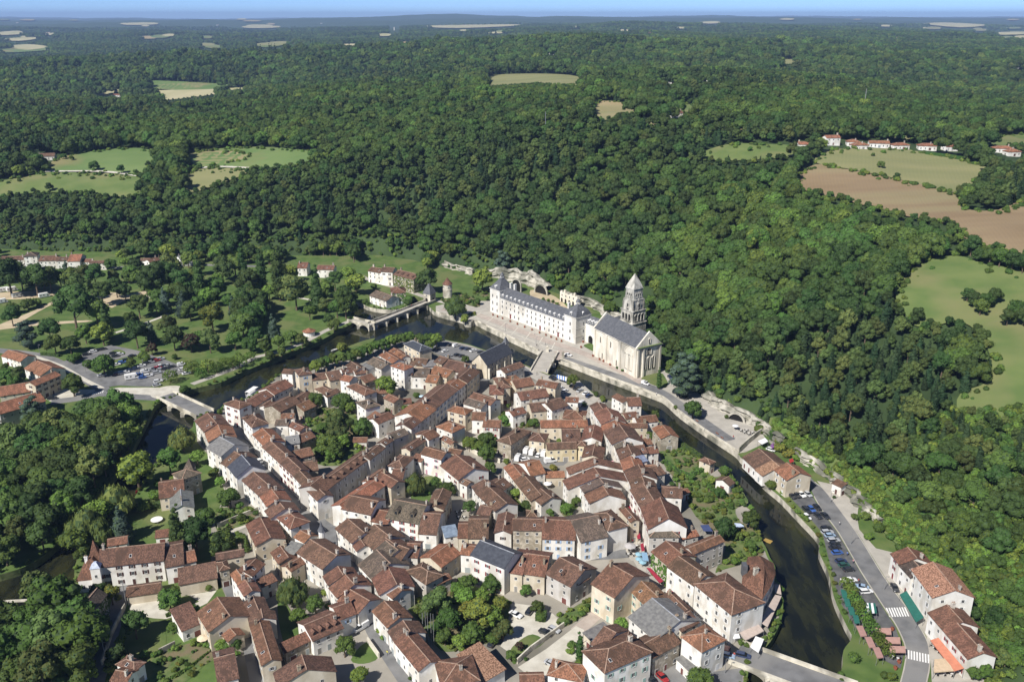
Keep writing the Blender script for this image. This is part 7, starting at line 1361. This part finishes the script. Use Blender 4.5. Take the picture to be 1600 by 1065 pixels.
awning('h', [(680,405),(745,400)], [(705,448),(778,450)], 'dark blue canopy under the terrace trees', (.05,.07,.16), 3, 2.8, cat='canopy', name='terrace_canopy'); awning('h', [(950,388),(1000,392)], [(965,420),(1028,412)], 'pale blue canopy by the river terrace', (.45,.52,.66), 3, 2.8, cat='canopy', name='terrace_canopy'); awning('g', [(1290,968),(1335,972)], [(1300,1035),(1350,1038)], 'light blue square canopy at the cafe', (.22,.36,.50), 2.8, 2.7, cat='canopy', name='terrace_canopy')
def par_mesh(r=1.6):
    mb = MB(); n = 8; v = [(0,0,2.75)]+[(r*math.cos(2*math.pi*k/n), r*math.sin(2*math.pi*k/n), 2.2) for k in range(n)]+[(r*math.cos(2*math.pi*k/n), r*math.sin(2*math.pi*k/n), 2.05) for k in range(n)]
    mb.add(v, [(0, 1+k, 1+(k+1) % n) for k in range(n)]+[(1+k, 1+n+k, 1+n+(k+1) % n, 1+(k+1) % n) for k in range(n)]); return mesh('canopy', mb.v, mb.f, [M['canvas']], mb.m)
PAR = par_mesh(); mb = MB(); mb.lathe(0,0,[(.3,0),(.3,.08),(.03,.1),(.03,2.7)], 8); POLE = mesh('pole', mb.v, mb.f, [M['metal']], mb.m)
mb = MB(); mb.lathe(0,0,[(.25,0),(.25,.03),(.03,.05),(.03,.7),(.4,.71),(.4,.75)], 10); TAB = mesh('table', mb.v, mb.f, [M['frame']], mb.m)
mb = MB(); mb.box(-.2,.2,-.2,.2,.42,.46); mb.box(-.2,.2,.17,.2,.46,.85); [mb.box(a-.02,a+.02,b-.02,b+.02,0,.42) for a in (-.18,.18) for b in (-.18,.18)]; CHA = mesh('chair', mb.v, mb.f, [M['dark']], mb.m)
def parasol(tile, x, y, label, col, s=1.0, grp=None):
    p = TP(tile, x, y, 2.3*s); t = thing('parasol', label, 'parasol', (p[0], p[1], .12), 0, grp); t.scale = (s,s,s); link('canopy', PAR, t, color=col); link('pole', POLE, t)
for x, y in ((1268,985),(1270,1025),(1300,1052)): parasol('g', x, y, 'round light blue parasol on the cafe square', (.25,.42,.50), .8, 'blue cafe parasols')
parasol('i', 872, 787, 'large cream parasol beside the kitchen garden', (.62,.52,.38), 1.1); parasol('g', 510, 398, 'white parasol in the walled court', (.75,.75,.74)); parasol('q', 485, 465, 'white parasol on the terrace yard', (.75,.75,.74), .9); parasol('q', 255, 345, 'sand coloured parasol by the terrace tree', (.62,.55,.42), .9); parasol('b', 845, 525, 'pale blue parasol in the flower court', (.45,.60,.72), .8); parasol('g', 1195, 915, 'grey parasol on the cafe square', (.42,.40,.39), 1.3)
def tset(tile, x, y, where):
    p = TP(tile, x, y); t = link('cafe_table', TAB, None, (p[0], p[1], .12)); tag(t, 'round cafe table '+where, 'table', 'cafe tables'); 
    for a in (0.3, 2.4, 4.5): c = link('cafe_chair', CHA, None, (p[0]+.75*math.cos(a), p[1]+.75*math.sin(a), .12), a-math.pi/2); tag(c, 'dark cafe chair '+where, 'chair', 'cafe chairs')
for tl, pts, wh in (('g', [(1200,975),(1235,960),(1180,1000),(1225,1000),(1250,930)], 'on the cafe square'), ('q', [(520,505),(545,518),(575,530),(600,520),(560,505)], 'on the terrace yard'), ('r', [(815,1030),(850,1030),(885,1035),(800,900),(820,920)], 'by the orange awning'), ('o', [(740,400),(770,410),(800,420),(840,430),(880,435),(860,415),(820,410)], 'on the mill terrace'), ('r', [(630,930),(625,960),(600,950)], 'by the pink canopies'), ('f', [(820,650),(860,640),(880,690),(830,690)], 'in the cafe courtyard')):
    for x, y in pts: tset(tl, x, y, wh)
# flower tubs along the abbey
mb = MB(); mb.lathe(0,0,[(.35,0),(.5,.6)], 10); POT = mesh('pot', mb.v, mb.f, [M['pot']], mb.m)
def flower_mesh():
    g = random.Random(2); mb = MB()
    for _ in range(60):
        d = Vector((g.gauss(0,1),g.gauss(0,1),abs(g.gauss(0,1)))).normalized()*.6; c = d+Vector((0,0,.7)); u = d.orthogonal().normalized()*.16; w2 = d.cross(u).normalized()*.16; mb.add([c+u,c+w2,c-u,c-w2], [(0,1,2,3)])
    return mesh('flowers', mb.v, mb.f, [M['flowers']], mb.m)
FLO = flower_mesh()
def tub(tile, x, y, wh='along the abbey front'): p = TP(tile, x, y, .4); t = thing('flower_tub', 'clay tub of red flowers '+wh, 'flower tub', (p[0], p[1], .08), 0, 'flower tubs'); link('pot', POT, t); link('flowers', FLO, t)
for x, y in [(78,548),(132,568),(192,590),(283,625),(368,657),(455,692),(542,725),(632,760),(708,788),(768,812),(832,837),(893,860),(1125,932),(1150,870)]: tub('u', x, y)
for x, y in [(40,790),(105,823),(143,841),(208,876)]: tub('v', x, y, 'beside the church wall')
for x, y in [(600,812),(630,925),(632,970),(615,1000)]: tub('r', x, y, 'by the pink canopies')
# stone pillars and benches on the quay
for x, y, lb in [(725,985,'at the bridge head on the abbey side'), (910,1050,'at the bridge head on the church side')]:
    p = TP('u', x, y); mb = MB(); mb.frust(0,0,-.2,.5,.9,.9,.9,.9); mb.frust(0,0,.5,2.6,.6,.6,.55,.55); mb.frust(0,0,2.6,2.9,.75,.75,.75,.75); mb.lathe(0,0,[(.45,2.9),(.5,3.2),(.1,3.6)], 10); o = mb.build('stone_pillar', M['stone'], None, (p[0], p[1], 0)); tag(o, 'stone pillar with ball top '+lb, 'pillar')
def bench(tile, x, y, dx, dy, where):
    p = TP(tile, x, y); q = TP(tile, x+dx, y+dy); t = thing('bench', 'wooden bench '+where, 'bench', (p[0], p[1], .05), math.atan2(q[1]-p[1], q[0]-p[0]), 'benches on the quay')
    for k in range(3): mb = MB(); mb.box(-1,1,-.25+k*.17,-.11+k*.17,.42,.47); mb.build('slat', M['tint'], t, color=(.28,.10,.05))
    for sx in (-.8,.8): mb = MB(); mb.box(sx-.05,sx+.05,-.22,.22,0,.42); mb.build('leg', M['metal'], t)
for x, y in ((217,436),(357,523),(390,552)): bench('q', x, y, 20, 14, 'on the terrace quay'); 
# poles and masts
def pole(tile, x, y, h_, label, name='utility_pole', arm=True, r=.14, cat='pole', ground=None):
    p = TP(tile, x, y) if ground is None else ground; t = thing(name, label, cat, (p[0], p[1], p[2]-.2), 0, 'slim white masts' if 'slim white' in label else None); mb = MB(); mb.lathe(0,0,[(r,0),(r*.7,h_)], 8); mb.build('shaft', M['metal'], t)
    if arm: mb = MB(); mb.bar((-.9,0,h_-.6),(.9,0,h_-.6),.12,.12); mb.build('crossarm', M['metal'], t)
pole('i', 393, 590, 9, 'tall utility pole beside the manor carport'); pole('i', 268, 965, 9, 'utility pole at the bend of the sloping lane'); pole('k', 290, 740, 9, 'thin mast rising from the bamboo garden', arm=False, name='mast', cat='mast')
for k_, (x, y) in enumerate([(312,770),(328,780),(352,785),(370,790)]): pole('k', x, y, 11, 'slim white lighting mast behind the long tiled house', arm=False, name='mast', cat='mast', r=.1)
pole('z', 1349, 175, 26, 'white transmission mast above the hill woods', arm=False, name='mast', cat='mast', r=.5, ground=march(1349,178)); pole('z', 852, 207, 22, 'thin mast in the hillside forest', arm=False, name='mast', cat='mast', r=.3, ground=march(852,215))
def lamp(tile, x, y, where):
    p = TP(tile, x, y); t = thing('street_lamp', 'street lamp '+where, 'street lamp', p, 0, 'street lamps'); mb = MB(); mb.lathe(0,0,[(.12,0),(.06,5)], 8); mb.build('post', M['metal'], t); mb = MB(); mb.box(-.1,.9,-.05,.05,4.9,5.0); mb.box(.5,1.0,-.14,.14,4.8,4.92); mb.build('lamp_head', M['metal'], t)
for tl, x, y, wh in [('r',300,200,'by the upper car park row'),('r',400,400,'by the long car row'),('r',560,620,'opposite the black car'),('u',225,745,'on the abbey quay'),('u',590,910,'on the abbey quay'),('t',650,690,'in the park bank car park'),('t',300,540,'in the park bank car park'),('l',1290,1000,'at the bridge approach'),('q',270,500,'on the terrace quay')]: lamp(tl, x, y, wh)
# boats, raft, trampoline, shed roof
def boat(tile, x, y, dx, dy, L, W_, label, col, canopy=False, name='boat'):
    p = TP(tile, x, y, WATER_Z); q = TP(tile, x+dx, y+dy, WATER_Z); t = thing(name, label, 'boat', (p[0], p[1], WATER_Z-.15), math.atan2(q[1]-p[1], q[0]-p[0])); secs = []
    for k in range(9):
        u = k/8*2-1; w2 = W_/2*(1-abs(u)**3*.85); secs.append((u*L/2, [(-w2*.6,0),(w2*.6,0),(w2,.75),(w2*.86,.75),(w2*.5,.3),(-w2*.5,.3),(-w2*.86,.75),(-w2,.75)]))
    lo = loft(secs); lo.build('hull', M['tint'], t, color=col)
    if canopy:
        mb = MB(); mb.box(-L*.38,L*.38,-W_*.46,W_*.46,2.5,2.6); mb.build('canopy', M['white'], t)
        for sx in (-.36,0,.36):
            for sy in (-.42,.42): mb = MB(); mb.bar((L*sx,W_*sy,.6),(L*sx,W_*sy,2.5),.08,.08); mb.build('post', M['white'], t)
    else:
        for sx in (-.2,.15): mb = MB(); mb.box(L*sx-.12,L*sx+.12,-W_*.4,W_*.4,.5,.55); mb.build('thwart', M['tint'], t, color=(.3,.2,.1))
boat('a', 500, 400, 60, -40, 10, 3.0, 'white river tour boat with flat canopy moored below the houses', (.75,.75,.74), True, 'tour_boat'); boat('o', 548, 742, 30, -8, 5, 1.6, 'small white boat moored at the grass spit', (.6,.6,.58)); boat('s', 548, 312, 30, -28, 6, 1.2, 'red canoe drawn up on the river garden', (.35,.03,.04), False, 'canoe')
mb = MB(); mb.box(-1.4,1.4,-1.0,1.0,-.15,.15); p = TP('h', 1183, 532, WATER_Z); o = mb.build('floating_platform', M['tint'], None, (p[0]+1.5, p[1], WATER_Z+.05), -.7, (.36,.24,.07)); tag(o, 'yellow wooden landing platform below the hotel gardens', 'platform')
p = TP('i', 582, 45, .8); t_ = thing('trampoline', 'round garden trampoline on the lawn behind the manor', 'trampoline', (p[0], p[1], 0)); mb = MB(); mb.lathe(0,0,[(2.1,.85),(2.1,.95),(1.6,.96)], 20); mb.build('pad', M['white'], t_)
for k in range(6): a = k*math.pi/3; mb = MB(); mb.bar((2*math.cos(a),2*math.sin(a),0),(2*math.cos(a),2*math.sin(a),.9),.07,.07); mb.build('leg', M['metal'], t_)
# kitchen garden rows
for k in range(9):
    a = np.array(TP('i', 620+k*12, 1065-k*4)[:2]); b = np.array(TP('i', 800+k*16, 975-k*14)[:2])
    g = random.Random(k); mb = MB()
    for _ in range(90):
        q = a+(b-a)*g.random(); c = Vector((q[0]+g.uniform(-.25,.25), q[1]+g.uniform(-.25,.25), g.uniform(.1,.5))); u = Vector((g.gauss(0,1),g.gauss(0,1),g.gauss(0,1))).normalized()*.28; w2 = u.orthogonal().normalized()*.28; mb.add([c+u,c+w2,c-u,c-w2], [(0,1,2,3)])
    o = mb.build('vegetable_row', M['leaf_lime'] if k % 2 else M['leaf_oak']); tag(o, 'leafy vegetable row in the kitchen garden', 'vegetables', 'kitchen garden rows')
# far hamlets
_fr = random.Random(77)
for k_ in range(26):
    x_ = _fr.uniform(20, 1580); y_ = _fr.choice([_fr.uniform(36, 60), _fr.uniform(60, 110)]); X, Y, Z = march(x_, y_); L_ = _fr.uniform(12, 20)*(1.5 if y_ < 60 else 1); rz = _fr.uniform(-.5,.5)
    hs = dict(row='-', c=np.array([X, Y]), e=np.array([math.cos(rz), math.sin(rz)]), n=np.array([-math.sin(rz), math.cos(rz)]), L=L_, d=L_*.6, h=_fr.uniform(4, 7), typ='g', roof=_fr.choice(['or_','rb','br']), wall='w', slope=.42, rz=rz, k=dict(gz=Z+5, chim=0, nowin=1))
    build_house(970+k_, hs, 'tiny pale farmhouse in the far wooded hills', 'farmhouse', 'house', 'houses of the far hamlets')
# people
M['skin'] = mat('skin', (.50,.32,.24)); M['trousers'] = mat('trousers', (.05,.06,.10)); M['hair'] = mat('hair', (.05,.03,.02))
def person_meshes():
    out = []
    for pose in (0, 1):
        st = .22*pose
        J = dict(pel=(0,0,.95), che=(0,0,1.32), nec=(0,0,1.48), hd=(0,0,1.60), top=(0,0,1.72), hl=(0,.10,.9), kl=(st*.6,.11,.5), al=(st*-.2,.11,.08), tl=(st*-.2+.16,.12,.03), hr=(0,-.10,.9), kr=(-st*.2,-.11,.5), ar=(-st,-.11,.10), tr=(-st+.15,-.12,.04), sl=(0,.19,1.42), el=(-.03-st*.4,.25,1.14), wl=(.08-st*.5,.26,.9), fl=(.10-st*.5,.26,.8), sr=(0,-.19,1.42), er=(-.03+st*.4,-.25,1.14), wr=(.08+st*.6,-.26,.92), fr=(.11+st*.6,-.26,.82))
        R = dict(pel=.15, che=.165, nec=.06, hd=.10, top=.075, hl=.095, kl=.065, al=.045, tl=.04, hr=.095, kr=.065, ar=.045, tr=.04, sl=.07, el=.045, wl=.035, fl=.035, sr=.07, er=.045, wr=.035, fr=.035)
        E = [('pel','che'),('che','nec'),('nec','hd'),('hd','top'),('pel','hl'),('hl','kl'),('kl','al'),('al','tl'),('pel','hr'),('hr','kr'),('kr','ar'),('ar','tr'),('che','sl'),('sl','el'),('el','wl'),('wl','fl'),('che','sr'),('sr','er'),('er','wr'),('wr','fr')]
        ks = list(J); me = bpy.data.meshes.new('tmp'); me.from_pydata([J[k] for k in ks], [(ks.index(a), ks.index(b)) for a, b in E], []); o = bpy.data.objects.new('tmp', me); COL.objects.link(o)
        md = o.modifiers.new('s', 'SKIN'); 
        if not me.skin_vertices: 
            bpy.context.view_layer.objects.active = o; me.attributes
        for k, sv in zip(ks, me.skin_vertices[0].data): sv.radius = (R[k], R[k]); sv.use_root = k == 'pel'
        o.modifiers.new('d', 'SUBSURF').levels = 1
        bpy.context.view_layer.update(); ev = o.evaluated_get(bpy.context.evaluated_depsgraph_get()); bm_ = bpy.data.meshes.new_from_object(ev); bpy.data.objects.remove(o)
        bm_.name = 'body'; bm_.materials.clear(); [bm_.materials.append(m_) for m_ in (M['tint'], M['trousers'], M['skin'])]
        for pl in bm_.polygons: z = pl.center.z; pl.material_index = 1 if z < .93 and abs(pl.center.y) < .19 else (2 if z > 1.46 or (abs(pl.center.y) > .2 and z < 1.1) else 0); pl.use_smooth = True
        out.append(bm_)
    hb = MB(); hb.lathe(0,0,[(.10,1.58),(.112,1.66),(.09,1.74),(.03,1.78)], 10); return out, mesh('hair', hb.v, hb.f, [M['hair']], hb.m, True)
try: PEO, HAIR = person_meshes()
except Exception as ex: print('person', ex); PEO = None
PPL = [('r',382,448,'blue','beside the blue car','standing'), ('r',411,484,'pink','in the riverside car park lane','walking'), ('r',350,575,'white','at the river wall by the planes','standing'), ('r',437,577,'red','beside the white car and planes','walking'), ('o',1080,440,'red','on the old footbridge near the gate','walking'), ('o',970,476,'white','in the middle of the old footbridge','walking'), ('o',985,470,'blue','beside another in the middle of the footbridge','walking'), ('j',1255,850,'yellow','cycling clothes in the lane below the white van','walking'), ('u',600,910,'black','on the esplanade near the bridge','walking'), ('u',700,890,'grey','with dark clothes on the open esplanade','walking'), ('u',575,770,'white','by the abbey wall','standing'), ('d',670,190,'white','at the quay parapet beyond the church','standing'), ('d',855,312,'grey','at the quay parapet near the tree','standing'), ('q',470,545,'red','on the terrace yard','walking'), ('q',590,522,'black','beside the terrace tables','standing'), ('r',345,300,'white','crossing the upper car park','walking'), ('g',1215,880,'red','on the cafe square','walking'), ('g',1120,485,'white','in the shaded shopping street','walking'), ('c',740,340,'black','on the chapel square','walking'), ('c',820,320,'blue','at the market quay','standing'), ('m',640,880,'red','at the bridge crossing','walking')]
PC = dict(blue=(.08,.16,.42), pink=(.55,.25,.30), white=(.7,.7,.68), red=(.45,.05,.05), yellow=(.65,.6,.08), black=(.03,.03,.03), grey=(.25,.25,.26))
if PEO:
    for k_, (tl, x, y, c_, wh, ps) in enumerate(PPL):
        p = TP(tl, x, y, .8); zz = .75 if tl == 'o' else .12; t_ = thing('person', 'person in %s top %s %s' % (c_, ps, wh), 'person', (p[0], p[1], zz), rnd.uniform(0,6.28), 'people in the town'); link('body', PEO[1 if ps == 'walking' else 0], t_, color=PC[c_]); link('hair', HAIR, t_)
# ------------------------------------------------------------------ the air
def haze():
    mb = MB(); mb.box(-27500, 27500, -60, 34800, -9, 300); m = bpy.data.materials.new('haze'); m.use_nodes = True; n = m.node_tree; n.nodes.clear(); out = n.nodes.new('ShaderNodeOutputMaterial'); v = n.nodes.new('ShaderNodeVolumePrincipled')
    v.inputs['Color'].default_value = (.42,.60,.95,1); v.inputs['Density'].default_value = HAZE_D; v.inputs['Anisotropy'].default_value = 0.0; n.links.new(v.outputs[0], out.inputs['Volume'])
    try: m.cycles.homogeneous_volume = True
    except Exception: pass
    tag(mb.build('haze', m), kind='stuff')
HAZE_D = 5.5e-5
haze()
